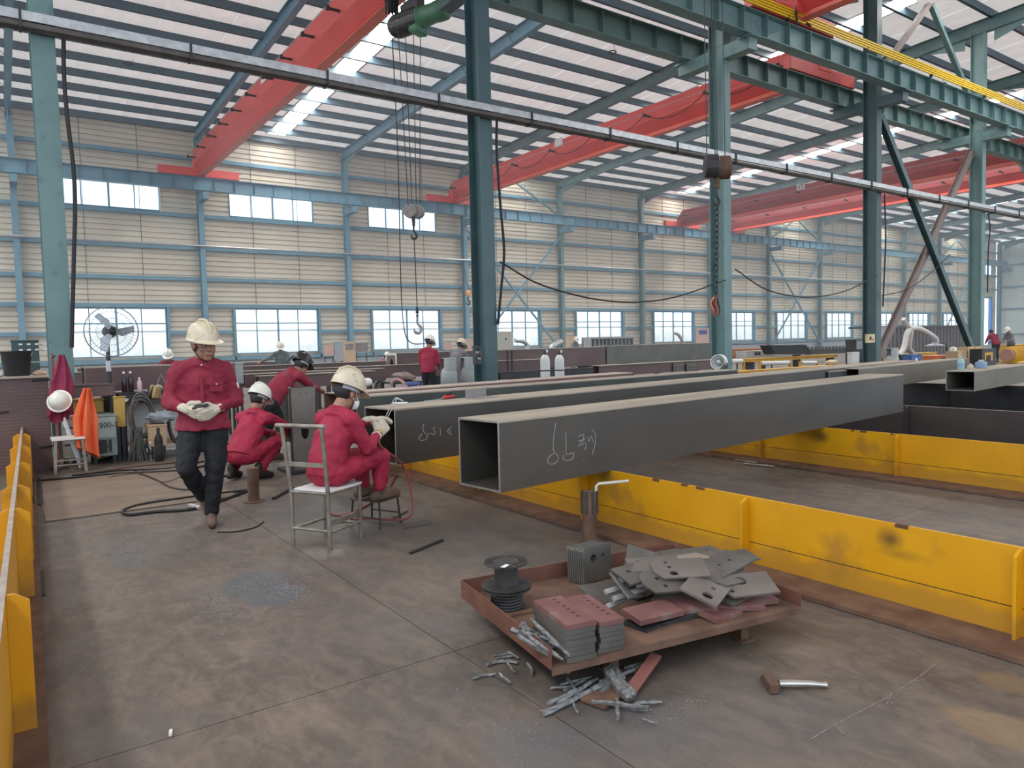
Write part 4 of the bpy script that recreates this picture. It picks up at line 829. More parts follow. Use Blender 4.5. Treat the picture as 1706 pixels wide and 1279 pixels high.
# steel dust and chips swept about
def chips(label, spots, n, seed, s=(0.003,0.012)):
    R_ = random.Random(seed); mb = MB()
    for _ in range(n):
        c, rx, ry = R_.choice(spots); x = c[0]+R_.gauss(0,1)*rx; y = c[1]+R_.gauss(0,1)*ry; a = R_.uniform(0,PI); l = R_.uniform(*s); h = l*R_.uniform(0.15,0.4); b2 = l*R_.uniform(0.2,0.6)
        ca, sa = math.cos(a), math.sin(a); mb.add([(x+ca*l,y+sa*l,0.0005),(x-sa*b2,y+ca*b2,0.0005),(x-ca*l,y-sa*l,0.0005),(x+R_.uniform(-1,1)*0.002,y,h)], [(0,1,3),(1,2,3),(2,0,3)])
    return tag(mb.build('steel_chips', mat('chip_grey', (0.12,0.125,0.13), (0.32,0.33,0.34), 60, 0.5, 0.3)), label, 'metal chips', kind='stuff')
chips('grey steel chips strewn over the floor in the left foreground', [((1.28,4.65),0.11,0.26),((1.42,4.45),0.06,0.12),((0.98,4.45),0.08,0.2),((0.72,6.0),0.07,0.2)], 2600, 1, (0.003,0.010))
chips('steel dust and chips under and before the tray', [((1.95,2.0),0.14,0.10),((1.55,2.2),0.08,0.10),((2.2,2.0),0.10,0.05)], 900, 2, (0.002,0.006))
chips('stray chips scattered across the floor', [((1.8,3.6),1.2,1.4)], 160, 3, (0.003,0.009))

# ---- hammer
a, b_, c = atz(1284,1136,0.03), atz(1300,1137,0.03), atz(1386,1140,0.02)
hm = thing('hammer', 'rusty headed hammer with a pale pipe handle on the floor', 'hammer', (a.x,a.y,0))
hd = (c-b_).normalized(); pd_ = V((-hd.y,hd.x,0)); q = a-V((0,0,0.008))
R_ = Matrix((hd, pd_, hd.cross(pd_))).transposed()
MB().box((q.x,q.y,0.023), (0.042,0.105,0.044), R_).add([(q+hd*sx_+pd_*0.052+V((0,0,sz))) for sx_ in (-0.021,0.021) for sz in (-0.02,0.02)]+[q+hd*sx_+pd_*0.095+V((0,0,-0.018)) for sx_ in (-0.02,0.02)], [(0,1,4),(2,5,3),(1,3,5,4),(0,4,5,2)]).build('head', rbm, hm, world=True, bevel=0.004)
b0 = q+hd*0.02; MB().tube([V((p.x,p.y,0.024)) for p in (b0, b0+hd*0.015)], 0.010, 8).build('neck', rbm, hm, world=True)
MB().tube([V((p.x,p.y,z)) for p, z in ((b0+hd*0.015,0.024),(b0+hd*0.06,0.024),(b0+hd*0.13,0.022),(b0+hd*0.185,0.018),(b0+hd*0.215,0.016))], [0.0165,0.0175,0.016,0.011,0.014], 12).build('handle', mat('polished_pipe', (0.45,0.42,0.38), (0.6,0.57,0.52), 9, 0.25, 0.85), hm, world=True, smooth=True)
# ---- floor bits
def rod(label, p, q, r=0.008, m=None, name='steel_rod'): return tag(MB().cyl(p, q, r, n=8).build(name, m or dark, smooth=True), label, 'rod')
rod('short black rod on the floor before the welder', atz(683,921,0.01), atz(737,899,0.01), 0.012)
rod('pale rod lying along the base of the farther yellow support', atz(1225,766,0.012), atz(1262,771,0.012), 0.012, tube_m)
rod('second pale rod along the base of the farther yellow support', atz(1240,772,0.012), atz(1290,777,0.012), 0.012, tube_m)
rod('long pale rod on the floor behind the foot stool', atz(655,862,0.012), atz(679,850,0.012), 0.010, tube_m); rod('dark bar on the floor left of the chair', atz(455,830,0.014), atz(488,812,0.014), 0.016)
q = atz(692,874,0.0); plate('flat grey plate offcut on the floor beside the foot stool', V((q.x,q.y,0.002)), 0.22, 0.13, 0.008, 0.3, (0,0), sg, shape=[(-0.16,-0.05),(0.10,-0.08),(0.14,0.0),(0.09,0.05),(-0.02,0.03)], group='offcuts on the floor')
q = atz(284,1227,0.0); rod('small pale stub lying on the floor joint', q+V((0,0,0.008)), q+V((0.008,0.035,0.008)), 0.007, white, 'chalk_stub')
def hose(lab, px, r=0.014, m=None, group=None): return cable(lab, [atz(x,y,r) for x, y in px], r, 5, m, 'hose', 'hose', group)
hose('black hose looping on the floor before the walking man', [(425,815),(360,822),(300,830),(235,840),(205,850),(215,857),(260,852),(330,846),(400,822),(425,815)], 0.014)
hose('dark welding lead winding across the floor behind the walking man', [(225,785),(262,800),(285,812),(320,815),(345,800),(385,790)], 0.012)
hose('dark hose along the floor by the steel stool', [(60,800),(110,796),(190,789),(250,786),(300,783),(360,772)], 0.014); hose('second dark hose lying beside it along the floor', [(120,792),(200,783),(280,780),(340,768)], 0.012)
hose('brown hose running just behind the other two along the floor', [(150,788),(210,778),(270,772),(330,766)], 0.012, rust); hose('thin black lead curling by the bench', [(180,795),(230,790),(270,803),(300,795)], 0.008)
hose('thin bent wire on the floor by the walking man\'s foot', [(362,886),(395,885),(425,878),(439,869)], 0.006)
hose('red gas hose hanging from the torch to the floor', [(672,772),(660,790),(645,815),(610,842),(570,858),(545,852)], 0.011, mat('hose_red', (0.25,0.06,0.06), None, rough=0.5))
q = atz(338,840,0.02); rod('short bright pipe on the floor behind the walking man\'s foot', atz(316,842,0.02), atz(334,846,0.02), 0.022, galv)
tag(MB().cyl((1.98,7.32,0), (1.98,7.32,0.34), 0.055, n=12).lathe((1.98,7.32,0), [(0.10,0),(0.10,0.012),(0.05,0.016)], 12).build('pipe_stand', rust, smooth=True), 'rusty pipe stand on the floor behind the walking man', 'stand')

mk_ = MB()
for st in ([(1350,1232),(1392,1206),(1440,1182),(1480,1160)], [(1500,1148),(1530,1128),(1562,1104)], [(1470,1160),(1488,1172)], [(1478,1172),(1486,1154)], [(1395,1212),(1405,1222)], [(1520,1135),(1540,1132)]):
    p = [atz(x, y, 0.0012) for x, y in st]
    for a, b_ in zip(p, p[1:]): mk_.bar(a, b_, 0.006, 0.001)
tag(mk_.build('chalk_mark', mat('floor_chalk', (0.24,0.21,0.19), (0.17,0.145,0.13), 40, 0.9, lo=0.45, hi=0.55)), 'faint pale chalk strokes on the floor right of the hammer', 'chalk mark')
fp = thing('floor_plate', 'thin brown steel plate laid on the floor left of the walking man', 'floor plate', (1.05,8.95,0))
MB().bb((0.26,7.73,0.0005), (1.93,10.15,0.008)).build('sheet', mat('worn_plate_brown', (0.150,0.108,0.078), (0.225,0.168,0.12), 2.2, 0.6, bump=0.1, detail=8, c3=(0.10,0.085,0.075), s3=3.5, stretch=(0.6,1.3,1)), fp, world=True, bevel=0.002)
MB().bb((0.24,7.695,0.0004), (1.95,7.73,0.003)).build('dirt_line', black, fp, world=True)
# ------------------------------------------------------------------ people
def melt(mb, voxel, name, m, parent, smooth=6, disp=0.0, dscale=0.12, keep=None):
    """union of overlapping limbs into one continuous skin"""
    me = bpy.data.meshes.new('t'); me.from_pydata([tuple(p) for p in mb.v], [], mb.f); me.update()
    o = bpy.data.objects.new('t', me); COL.objects.link(o)
    r = o.modifiers.new('r', 'REMESH'); r.mode = 'VOXEL'; r.voxel_size = voxel; r.use_smooth_shade = True
    s = o.modifiers.new('s', 'SMOOTH'); s.factor = 0.5; s.iterations = smooth
    if disp:
        tx = bpy.data.textures.get('folds') or bpy.data.textures.new('folds', 'CLOUDS'); tx.noise_scale = dscale; tx.noise_depth = 1; tx.noise_type = 'HARD_NOISE'
        d = o.modifiers.new('d', 'DISPLACE'); d.texture = tx; d.strength = disp; d.mid_level = 0.5
    dg = bpy.context.evaluated_depsgraph_get(); me2 = bpy.data.meshes.new_from_object(o.evaluated_get(dg))
    bpy.data.objects.remove(o); bpy.data.meshes.remove(me)
    me2.name = name; me2.materials.clear(); me2.materials.append(m)
    me2.polygons.foreach_set('use_smooth', [True]*len(me2.polygons))
    q = bpy.data.objects.new(name, me2); COL.objects.link(q); q.parent = parent; return q
skin = mat('skin', (0.27,0.135,0.085), (0.33,0.17,0.11), 9, 0.5)
crimson = mat('crimson_cloth', (0.19,0.006,0.026), (0.24,0.010,0.034), 5, 0.75, bump=0.08)
crim2 = mat('bright_crimson_cloth', (0.29,0.009,0.038), (0.36,0.014,0.05), 5, 0.75, bump=0.08)
navy = mat('dark_trousers', (0.006,0.007,0.010), (0.011,0.012,0.016), 4, 0.8, bump=0.1)
glove = mat('cream_glove', (0.52,0.46,0.35), (0.62,0.56,0.45), 14, 0.85, bump=0.1)
glove_d = mat('brown_glove', (0.20,0.11,0.07), (0.28,0.17,0.11), 14, 0.8)
hatm = mat('cream_helmet', (0.55,0.47,0.33), (0.64,0.56,0.42), 6, 0.35, c3=(0.36,0.30,0.21), s3=14)
hatw = mat('white_helmet', (0.70,0.68,0.60), (0.78,0.76,0.69), 6, 0.35)
hair = mat('black_hair', (0.015,0.012,0.011), None, rough=0.6)
boot = mat('brown_boot', (0.09,0.055,0.04), (0.15,0.10,0.075), 9, 0.7)
def frame(f, up=V((0,0,1))):
    f = V(f).normalized(); r = f.cross(up).normalized(); return r, f, r.cross(f)
def hand_caps(mb, wr, d, pn, side, curl=0.5, s=1.0, pad=0.0, thumb=0.5, spread=0.12):
    """palm, four unequal jointed fingers, a thumb from the side of the palm. d: along the hand, pn: palm normal, side: towards the thumb"""
    d = V(d).normalized(); pn = V(pn); pn = (pn-d*pn.dot(d)).normalized(); sd = d.cross(pn)
    if sd.dot(V(side)) < 0: sd = -sd
    wr = V(wr)
    for i, (off, l, r) in enumerate(((0.030,0.072,0.0095),(0.010,0.080,0.010),(-0.010,0.074,0.0095),(-0.028,0.058,0.0085))):
        k = wr + d*0.085*s + sd*off*s; mb.capsule(wr + sd*off*0.6*s + d*0.01, k, (0.015+pad)*s, (0.0125+pad)*s, 8)
        a = 0.0; p = k; dd = (d + sd*off*spread*40*0.1).normalized()
        for j, fr in enumerate((0.45, 0.32, 0.23)):
            a += curl*(0.75 if j == 0 else 1.0); v = (dd*math.cos(a) + pn*math.sin(a)).normalized(); q = p + v*l*fr*s
            mb.capsule(p, q, (r+pad)*s, (r*0.92+pad)*s, 8); p = q
    p = wr + sd*0.028*s + d*0.022*s + pn*0.006*s; t1 = (sd*0.75+d*0.65+pn*0.25*thumb).normalized(); q = p+t1*0.042*s; mb.capsule(p, q, (0.014+pad)*s, (0.0115+pad)*s, 8)
    t2 = (d*0.9+pn*(0.55+thumb)*0.6-sd*0.1*thumb).normalized(); e = q+t2*0.030*s; mb.capsule(q, e, (0.011+pad)*s, (0.0095+pad)*s, 8); mb.capsule(e, e+(t2+pn*0.3).normalized()*0.022*s, (0.0098+pad)*s, (0.0085+pad)*s, 8)
    mb.capsule(wr - d*0.03, wr + d*0.03, (0.026+pad)*s, (0.024+pad)*s, 8)
    return sd
def person(label, loc, rz, J, top=crimson, legs=None, glv=None, hat=hatm, shoes=boot, vox=0.013, fine=True, face=None, hands=None, visor=None, fold=0.02, mask=False, baggy=1.0, group=None, tight=1.0, hemw=1.04):
    P = thing('person', label, 'person', loc, rz, group); legs = legs or top
    J = {k: V(v) for k, v in J.items()}; hc = J['head']; r, f, u = frame(J.get('look', V((0,1,0)))); R = Matrix((r, f, u)).transposed(); hsz = J.get('hs', V((1.06,0,0))).x; R = R*hsz
    if 'tilt' in J: pass
    hp = lambda x, y, z: hc + R @ V((x, y, z))
    # one body: head, neck, trunk, limbs, hands
    b = MB(); b.ball(hp(0,-0.012,0.035), (0.077,0.096,0.098), 14, 10, R); b.ball(hp(0,0.022,-0.045), (0.060,0.070,0.075), 12, 8, R)
    b.ball(hp(0,0.072,-0.092), (0.030,0.024,0.022), 8, 6, R); b.ball(hp(0,0.060,-0.03), (0.052,0.038,0.05), 10, 7, R)
    if fine:
        b.capsule(hp(0,0.088,0.018), hp(0,0.108,-0.022), 0.010, 0.015, 8); b.ball(hp(0.012,0.098,-0.026), 0.011, 8, 6); b.ball(hp(-0.012,0.098,-0.026), 0.011, 8, 6)
        for s in (-1, 1): b.ball(hp(s*0.079,-0.006,-0.006), (0.014,0.024,0.035), 8, 6, R); b.capsule(hp(s*0.012,0.088,0.030), hp(s*0.045,0.078,0.032), 0.011, 0.010, 6); b.ball(hp(s*0.042,0.066,-0.022), (0.022,0.02,0.02), 8, 6, R)
        b.capsule(hp(-0.022,0.092,-0.056), hp(0.022,0.092,-0.056), 0.011, 0.011, 6); b.capsule(hp(-0.018,0.090,-0.068), hp(0.018,0.090,-0.068), 0.010, 0.010, 6)
    b.capsule(hp(0,-0.02,-0.05), J['neck'], 0.052, 0.06, 12); b.capsule(J['neck'], J['chest'], 0.055, 0.08, 12); b.capsule(J['chest'], J['pelvis'], 0.08, 0.09, 12)
    j = MB(); t = MB(); k_ = 1.0 if fine else 1.0
    sh = J['shR'] - J['shL']; bx = sh.normalized()
    def trunk(mb, p, q, rp, rq, flat=0.66):
        p, q = V(p), V(q); n = 7; ax_ = (q-p).normalized(); x = (bx - ax_*bx.dot(ax_)).normalized(); y = ax_.cross(x); vs = []; m_ = 16
        for i in range(n):
            tt = i/(n-1); c = p+(q-p)*tt; rr = rp+(rq-rp)*tt
            vs += [c + x*rr*math.cos(a*2*PI/m_) + y*rr*flat*math.sin(a*2*PI/m_) for a in range(m_)]
        fs = [(i*m_+a, i*m_+(a+1) % m_, (i+1)*m_+(a+1) % m_, (i+1)*m_+a) for i in range(n-1) for a in range(m_)] + [tuple(range(m_-1,-1,-1)), tuple(range((n-1)*m_, n*m_))]
        mb.add(vs, fs)
    hipw = (J['hipR']-J['hipL']).length/2
    W = 0.185*tight
    ctop = J['neck'] - (J['neck']-J['chest'])*0.12
    mid = J['pelvis'] + (J['chest']-J['pelvis'])*0.5
    trunk(j, J['chest'], ctop, W*1.0, 0.085, 0.72); trunk(j, mid, J['chest'], W*0.98, W*1.02, 0.74); trunk(j, J.get('hem', J['pelvis']), mid, W*hemw, W*0.98, 0.80)
    j.ball(J['chest'], (W,W*0.7,W*0.75), 12, 8); j.ball(mid, (W*0.93,W*0.72,W*0.8), 12, 8)
    for s in 'RL':
        S, E, Wr = J['sh'+s], J['el'+s], J['wr'+s]
        j.capsule(J['neck']+(S-J['neck'])*0.25, S, 0.062, 0.078, 12); j.capsule(S, E, 0.080*baggy, 0.062*baggy, 12); cu = E+(Wr-E)*0.93; j.capsule(E, cu, 0.063*baggy, 0.047*baggy, 12)
        b.capsule(S, E, 0.05, 0.042, 8); b.capsule(E, Wr, 0.042, 0.028, 8)
        H, K, A, T_ = J['hip'+s], J['kn'+s], J['an'+s], J['toe'+s]
        t.capsule(J['pelvis'], H, 0.115, 0.105, 12); t.capsule(H, K, 0.108*baggy, 0.078*baggy, 12); t.capsule(K, K+(A-K)*0.9, 0.076*baggy, 0.062*baggy, 12)
        b.capsule(H, K, 0.075, 0.055, 8); b.capsule(K, A, 0.052, 0.036, 8); b.capsule(A, T_, 0.034, 0.028, 8)
        so = MB(); fd = (T_-A); fd.z = 0; fd.normalize(); up = V((0,0,1)); hl = A - fd*0.055; hl.z = A.z-0.045
        so.capsule(A+V((0,0,0.055)), A, 0.052, 0.05, 10); so.capsule(hl, T_, 0.040, 0.040, 10); so.capsule(A, T_, 0.046, 0.036, 10)
        if shoes: melt(so, 0.010 if fine else 0.02, 'boot', shoes, P, 3)
        hd, pn, sd = (hands or {}).get(s, ((Wr-E).normalized(), V((0,0,-1)), V((0,1,0))))[:3]; ex = (hands or {}).get(s, (0,0,0))[3:]
        cl = ex[0] if ex else 0.45; th = ex[1] if len(ex) > 1 else 0.5
        if fine: hand_caps(b, Wr, hd, pn, sd, cl, 1.0, 0, th)
        else: b.capsule(Wr, Wr+V(hd).normalized()*0.07, 0.03, 0.04, 8); hand_caps(b, Wr, hd, pn, sd, cl, 1.05, 0.004, th)
        if glv:
            g = MB(); hand_caps(g, Wr, hd, pn, sd, cl, 1.18, 0.008, th); g.capsule(Wr-(Wr-E).normalized()*0.055, Wr, 0.044, 0.034, 10); melt(g, 0.0052 if fine else 0.012, 'glove', glv, P, 2)
    t.ball(J['pelvis'], (0.155,0.125,0.12), 12, 8)
    melt(b, 0.0075 if fine else 0.016, 'body', skin, P, 3)
    melt(t, vox, 'trousers', legs, P, 6, fold*0.9, 0.13)
    # collar
    c = MB(); nd = (J['neck']-J['chest']).normalized(); c.lathe(J['neck']-nd*0.045, [(0.105,0),(0.088,0.03),(0.080,0.085),(0.066,0.085),(0.07,0.0)], 16, nd+V((0,0,0.001)));
    j.add(c.v, c.f); melt(j, vox, 'jacket', top, P, 5, fold, 0.14)
    # face
    if fine:
        for s in (-1, 1):
            e = MB().ball(hp(s*0.032,0.076,0.014), 0.0125, 8, 6).build('eye', mat('eye_white', (0.55,0.5,0.46), None, rough=0.2), P, smooth=True); MB().ball(hp(s*0.032,0.0865,0.012), 0.006, 8, 6).build('iris', hair, e, smooth=True)
            MB().capsule(hp(s*0.016,0.096,0.038), hp(s*0.05,0.082,0.036), 0.0045, 0.0035, 6).build('eyebrow', hair, P)
        MB().capsule(hp(-0.020,0.1015,-0.062), hp(0.020,0.1015,-0.062), 0.0035, 0.0035, 6).build('mouth', mat('lip', (0.22,0.08,0.065), None, rough=0.5), P)
    hr = MB(); hr.ball(hp(0,-0.022,0.03), (0.083,0.094,0.10), 14, 9, R)
    hr.v = [p - R @ V((0,0,max(0,0))) for p in hr.v]
    cut = []; hr2 = MB()
    for fc in hr.f:
        cc = sum((hr.v[i] for i in fc), V())/len(fc); l = R.inverted() @ (cc-hc)
        if l.y < 0.045 and (l.z > -0.01 or l.y < -0.02): cut.append(fc)
    hr2.v = hr.v; hr2.f = cut; hr2.build('hair', hair, P, smooth=True)
    # helmet
    if hat:
        H_ = MB(); prof = [(0.128,0.0),(0.128,0.012),(0.124,0.045),(0.113,0.085),(0.092,0.115),(0.055,0.138),(0.0,0.146)]
        n = 24; vs = []; fs = []
        for rr, z in prof: vs += [hp(rr*0.90*math.sin(a*2*PI/n), -0.01+rr*1.10*math.cos(a*2*PI/n), 0.045+z) for a in range(n)]
        for i in range(len(prof)-1): fs += [(i*n+a, (i+1)*n+a, (i+1)*n+(a+1) % n, i*n+(a+1) % n) for a in range(n)]
        H_.add(vs, fs); hh = H_.build('hard_hat', hat, P, smooth=True)
        br = []; bf = []
        for a in range(n):
            an = a*2*PI/n; fr_ = max(0, math.cos(an))**1.5; w0, w1 = 0.122, 0.132+0.050*fr_
            for w_, z in ((w0,0.055-0.0),(w1,0.047-0.020*fr_)): br.append(hp(w_*0.91*math.sin(an), -0.01+w_*1.10*math.cos(an), z))
            for w_, z in ((w1,0.043-0.020*fr_),(w0,0.047)): br.append(hp(w_*0.91*math.sin(an), -0.01+w_*1.10*math.cos(an), z))
        for a in range(n):
            c0, c1 = a*4, ((a+1) % n)*4
            for q in range(4): bf.append((c0+q, c0+(q+1) % 4, c1+(q+1) % 4, c1+q))
        MB().add(br, bf).build('brim', hat, hh, smooth=False)
        MB().tube([hp(0, -0.01+1.10*rr*c, 0.050+z) for rr, z, c in ((0.118,0.06,-1),(0.10,0.11,-1),(0.05,0.146,-1),(0.0,0.152,1),(0.05,0.146,1),(0.10,0.11,1),(0.118,0.06,1))], 0.012, 6).build('ridge', hat, hh, smooth=True)
        MB().lathe(hp(0,-0.01,0.018), [(0.098,0),(0.104,0.0),(0.104,0.03),(0.098,0.03)], 20, u).build('headband', grey, hh)
        if fine:
            for s in (-1, 1): MB().tube([hp(s*0.095,-0.02,0.04), hp(s*0.084,0.012,-0.03), hp(s*0.055,0.035,-0.09), hp(0,0.055,-0.118)], 0.004, 5).build('chin_strap', hair, hh)
    if mask:
        mk = MB(); mk.ball(hp(0,0.072,-0.055), (0.062,0.045,0.055), 12, 8, R); mm = mk.build('face_mask', white, P, smooth=True)
        for s in (-1, 1): MB().tube([hp(s*0.055,0.07,-0.035), hp(s*0.086,0.01,0.02)], 0.003, 4).build('strap', white, mm); MB().tube([hp(s*0.05,0.07,-0.075), hp(s*0.088,-0.0,-0.03)], 0.003, 4).build('strap', white, mm)
    return P, hp, R
# the walking man: weight on his left leg, right knee bent, looking down to his left, hands together
mloc = V((1.40,6.62,0.0)); mrz = PI-0.22
JM = dict(head=(-0.03,0.05,1.548), look=(-0.40,0.86,-0.10), neck=(-0.01,0.01,1.425), chest=(0,0.0,1.24), pelvis=(0.0,-0.02,0.93), hem=(0.0,-0.01,0.83),
    shR=(0.172,-0.01,1.34), shL=(-0.172,-0.01,1.34), elR=(0.268,-0.03,1.075), elL=(-0.272,-0.03,1.075), wrR=(0.130,0.20,1.03), wrL=(-0.105,0.21,1.015), hs=(1.10,0,0),
    hipR=(0.095,-0.01,0.89), hipL=(-0.095,0,0.89), knR=(0.15,0.10,0.52), knL=(-0.075,0.05,0.49), anR=(0.02,-0.20,0.20), anL=(-0.025,0.02,0.085), toeR=(0.0,-0.12,0.09), toeL=(-0.03,0.17,0.040))
hM = {'R': ((-0.62,0.62,-0.30), (-0.75,-0.45,0.35), (0.2,0.1,1), 0.75, 0.8), 'L': ((0.72,0.50,-0.35), (0.55,-0.75,0.30), (-0.1,0.2,1), 0.55, 0.7)}
PM, hpM, RM = person('man walking in crimson jacket and dark trousers, cream helmet, gloved hands together', mloc, mrz, JM, crimson, navy, glove, hatm, hands=hM, baggy=1.12, fold=0.03, tight=1.0, hemw=1.27)
# jacket details and the thing he holds
MB().box((-0.115,0.142,1.20), (0.10,0.006,0.085), (0.06,0,0.15)).build('pocket', crimson, PM, bevel=0.003); MB().box((-0.115,0.147,1.228), (0.104,0.006,0.030), (0.06,0,0.15)).build('pocket_flap', crimson, PM, bevel=0.003)
MB().ball((-0.115,0.152,1.222), 0.006, 8, 6).build('button', white, PM); MB().ball((-0.005,0.112,1.385), 0.007, 8, 6).build('button', white, PM)
MB().box((-0.285,0.075,1.20), (0.006,0.022,0.05), (0.5,0.1,0.3)).build('reflective_tab', white, PM)
MB().box((0.0,0.147,1.08), (0.028,0.006,0.44), (0.02,0,0)).build('placket', crimson, PM, bevel=0.002)
ph = thing('hand_radio', 'dark handset held in the walking man\'s gloves', 'handset', (0,0,0)); ph.location = mloc + Matrix.Rotation(mrz,3,'Z') @ V((0.015,0.285,1.045)); ph.rotation_euler = (0.3,0.25,mrz)
MB().box((0,0,0), (0.13,0.055,0.022)).build('case', dark, ph, bevel=0.006); MB().box((-0.01,0,0.0125), (0.07,0.045,0.002)).build('screen', black, ph)
# the seated welder
wloc = V((2.02,5.42,0.0)); wrz = -1.28
JW = dict(head=(0.0,0.235,1.135), look=(0.05,0.92,-0.38), neck=(0.0,0.14,1.01), chest=(0,0.085,0.82), pelvis=(0,-0.01,0.535), hem=(0,0.0,0.50),
    shR=(0.175,0.12,0.945), shL=(-0.175,0.13,0.945), elR=(0.205,0.25,0.70), elL=(-0.19,0.36,0.80), wrR=(0.10,0.455,0.80), wrL=(-0.10,0.54,0.885),
    hipR=(0.10,0.02,0.535), hipL=(-0.10,0.02,0.535), knR=(0.13,0.455,0.62), knL=(-0.12,0.45,0.61), anR=(0.11,0.44,0.335), anL=(-0.10,0.44,0.335), toeR=(0.13,0.60,0.290), toeL=(-0.12,0.60,0.290))
hW = {'R': ((-0.15,0.75,0.45), (-0.75,0.25,-0.2), (0,0.3,1), 0.85, 0.9), 'L': ((0.25,0.95,0.05), (0.1,-0.25,-0.9), (0.9,0.2,0.0), 0.32, 0.5)}
PW_, hpW, RW_ = person('welder in crimson coverall and cream helmet seated on the steel tube chair', wloc, wrz, JW, crim2, crim2, glove, hatm, hands=hW, mask=True, fold=0.026, tight=0.98)
# the squatting worker
sloc = V((2.22,8.60,0.0)); srz = -0.92
JS = dict(head=(0.0,0.34,0.90), look=(0.10,0.90,-0.45), neck=(0.0,0.25,0.775), chest=(0,0.16,0.58), pelvis=(0,-0.04,0.30), hem=(0,-0.05,0.28),
    shR=(0.18,0.24,0.70), shL=(-0.18,0.24,0.70), elR=(0.22,0.50,0.60), elL=(-0.18,0.48,0.52), wrR=(0.14,0.70,0.48), wrL=(-0.06,0.70,0.45),
    hipR=(0.11,-0.01,0.29), hipL=(-0.11,-0.01,0.29), knR=(0.22,0.39,0.42), knL=(-0.20,0.36,0.40), anR=(0.17,0.06,0.10), anL=(-0.17,0.02,0.10), toeR=(0.21,0.22,0.040), toeL=(-0.20,0.19,0.040))
person('worker in crimson coverall and cream helmet squatting with his back turned', sloc, srz, JS, crim2, crim2, glove_d, hatw, fold=0.026, shoes=mat('black_boot', (0.02,0.018,0.017), None, rough=0.6))
# far workers, standing behind the beams
def JSt(lean=0.0, arm=0.0, head=0.0, squat=0.0):
    z = -squat; y = lean
    return dict(head=(0,0.10+y*1.15,1.56+z-abs(y)*0.35), look=(head,0.85,-0.45), neck=(0,0.03+y*0.95,1.43+z-abs(y)*0.25), chest=(0,y*0.6,1.22+z-abs(y)*0.12), pelvis=(0,-0.02,0.92+z), hem=(0,-0.02,0.84+z),
        shR=(0.19,0.02+y*0.85,1.36+z-abs(y)*0.22), shL=(-0.19,0.02+y*0.85,1.36+z-abs(y)*0.22), elR=(0.24,0.10+y+arm*0.1,1.08+z), elL=(-0.24,0.10+y+arm*0.1,1.08+z), wrR=(0.12,0.33+y+arm*0.2,1.0+z+arm*0.2), wrL=(-0.12,0.33+y+arm*0.2,1.0+z+arm*0.2),
        hipR=(0.095,0,0.89+z), hipL=(-0.095,0,0.89+z), knR=(0.11,0.06+squat*0.6,0.49-squat*0.2), knL=(-0.11,0.04+squat*0.6,0.49-squat*0.2), anR=(0.11,0,0.09), anL=(-0.11,-0.02,0.09), toeR=(0.12,0.16,0.04), toeL=(-0.12,0.14,0.04))
grn = mat('grey_green_shirt', (0.09,0.115,0.11), (0.12,0.145,0.14), 4, 0.8); gry = mat('grey_workwear', (0.15,0.14,0.15), (0.21,0.20,0.21), 5, 0.85)
far = dict(vox=0.026, fine=False, fold=0.02)
q = at(712,566,15.6); person('worker in crimson jacket standing beside the hollow beam with the oval hole', (q.x,15.6,0), -1.0, JSt(0.0,0.0), crim2, navy, None, hatw, **far)
q = at(768,575,15.9); person('worker in grey with a tan helmet bending behind the gas cylinders', (q.x-0.25,15.9,0), -1.1, JSt(0.28), gry, gry, None, hatm, **far)
q = at(282,580,21); person('worker in crimson seen far off under the left lower window', (q.x,21,0), PI-0.3, JSt(0.15,0,0,0.12), crimson, navy, None, hatw, **far)
q = at(467,575,24); J9 = JSt(0); J9.update(elR=(0.36,0.08,1.22), wrR=(0.62,0.12,1.12)); person('worker in a grey green shirt standing with one arm stretched out', (q.x,24,0), PI-0.3, J9, grn, navy, None, hatw, **far)
q = at(640,592,24); person('worker in red crouching far behind beneath the cardboard sheets', (q.x-0.3,24,0), -1.4, JSt(0.3,0,0,0.35), crim2, navy, None, hatw, **far)
q = at(492,632,9.6); person('worker in a black helmet leaning over the beams behind the column stub', (q.x-0.30,9.9,0), -1.1, JSt(0.5,0.2,0,0.13), crimson, navy, None, mat('black_helmet', (0.015,0.015,0.018), None, rough=0.25), **far)
q = at(983,560,30); person('grey figure bending behind the rack in front of the back windows', (q.x,31.5,0), PI, JSt(0.2,0,0,-0.1), gry, gry, None, hatw, **far)
q = at(1662,590,15.5); person('worker in a crimson shirt bending at the far right', (q.x-0.2,15.5,0), -0.6, JSt(0.22), crimson, navy, None, None, **far)
q = at(1684,590,15.2); person('worker in grey standing beside the crimson one at the far right', (q.x,15.2,0), 1.2, JSt(0.1), gry, mat('grey_blue_trousers', (0.06,0.08,0.11), None, rough=0.8), None, hatw, **far)

# ---- the welder's chair, foot stool and torch
ch = thing('tube_chair', 'welded steel tube chair with a white board seat under the welder', 'chair', (2.01,5.41,0), -1.05+0.0)
hw, hd_ = 0.175, 0.19
for sx_, nm in ((-1,'back_leg'), (1,'back_leg')): MB().tube([(sx_*hw,-hd_,0.0),(sx_*hw,-hd_,0.43),(sx_*hw*1.03,-hd_-0.02,0.60),(sx_*hw*1.08,-hd_-0.06,0.93)], 0.016, 10).build(nm, tube_m, ch, smooth=True)
for sx_ in (-1,1): MB().cyl((sx_*hw,hd_,0), (sx_*hw,hd_,0.43), 0.014, n=10).build('front_leg', tube_m, ch, smooth=True)
MB().cyl((-hw*1.08-0.05,-hd_-0.06,0.93), (hw*1.08+0.03,-hd_-0.06,0.93), 0.017, n=10).build('top_rail', tube_m, ch, smooth=True)
MB().bar((-hw,-hd_-0.02,0.635), (hw,-hd_-0.02,0.635), 0.014, 0.032).build('back_slat', tube_m, ch)
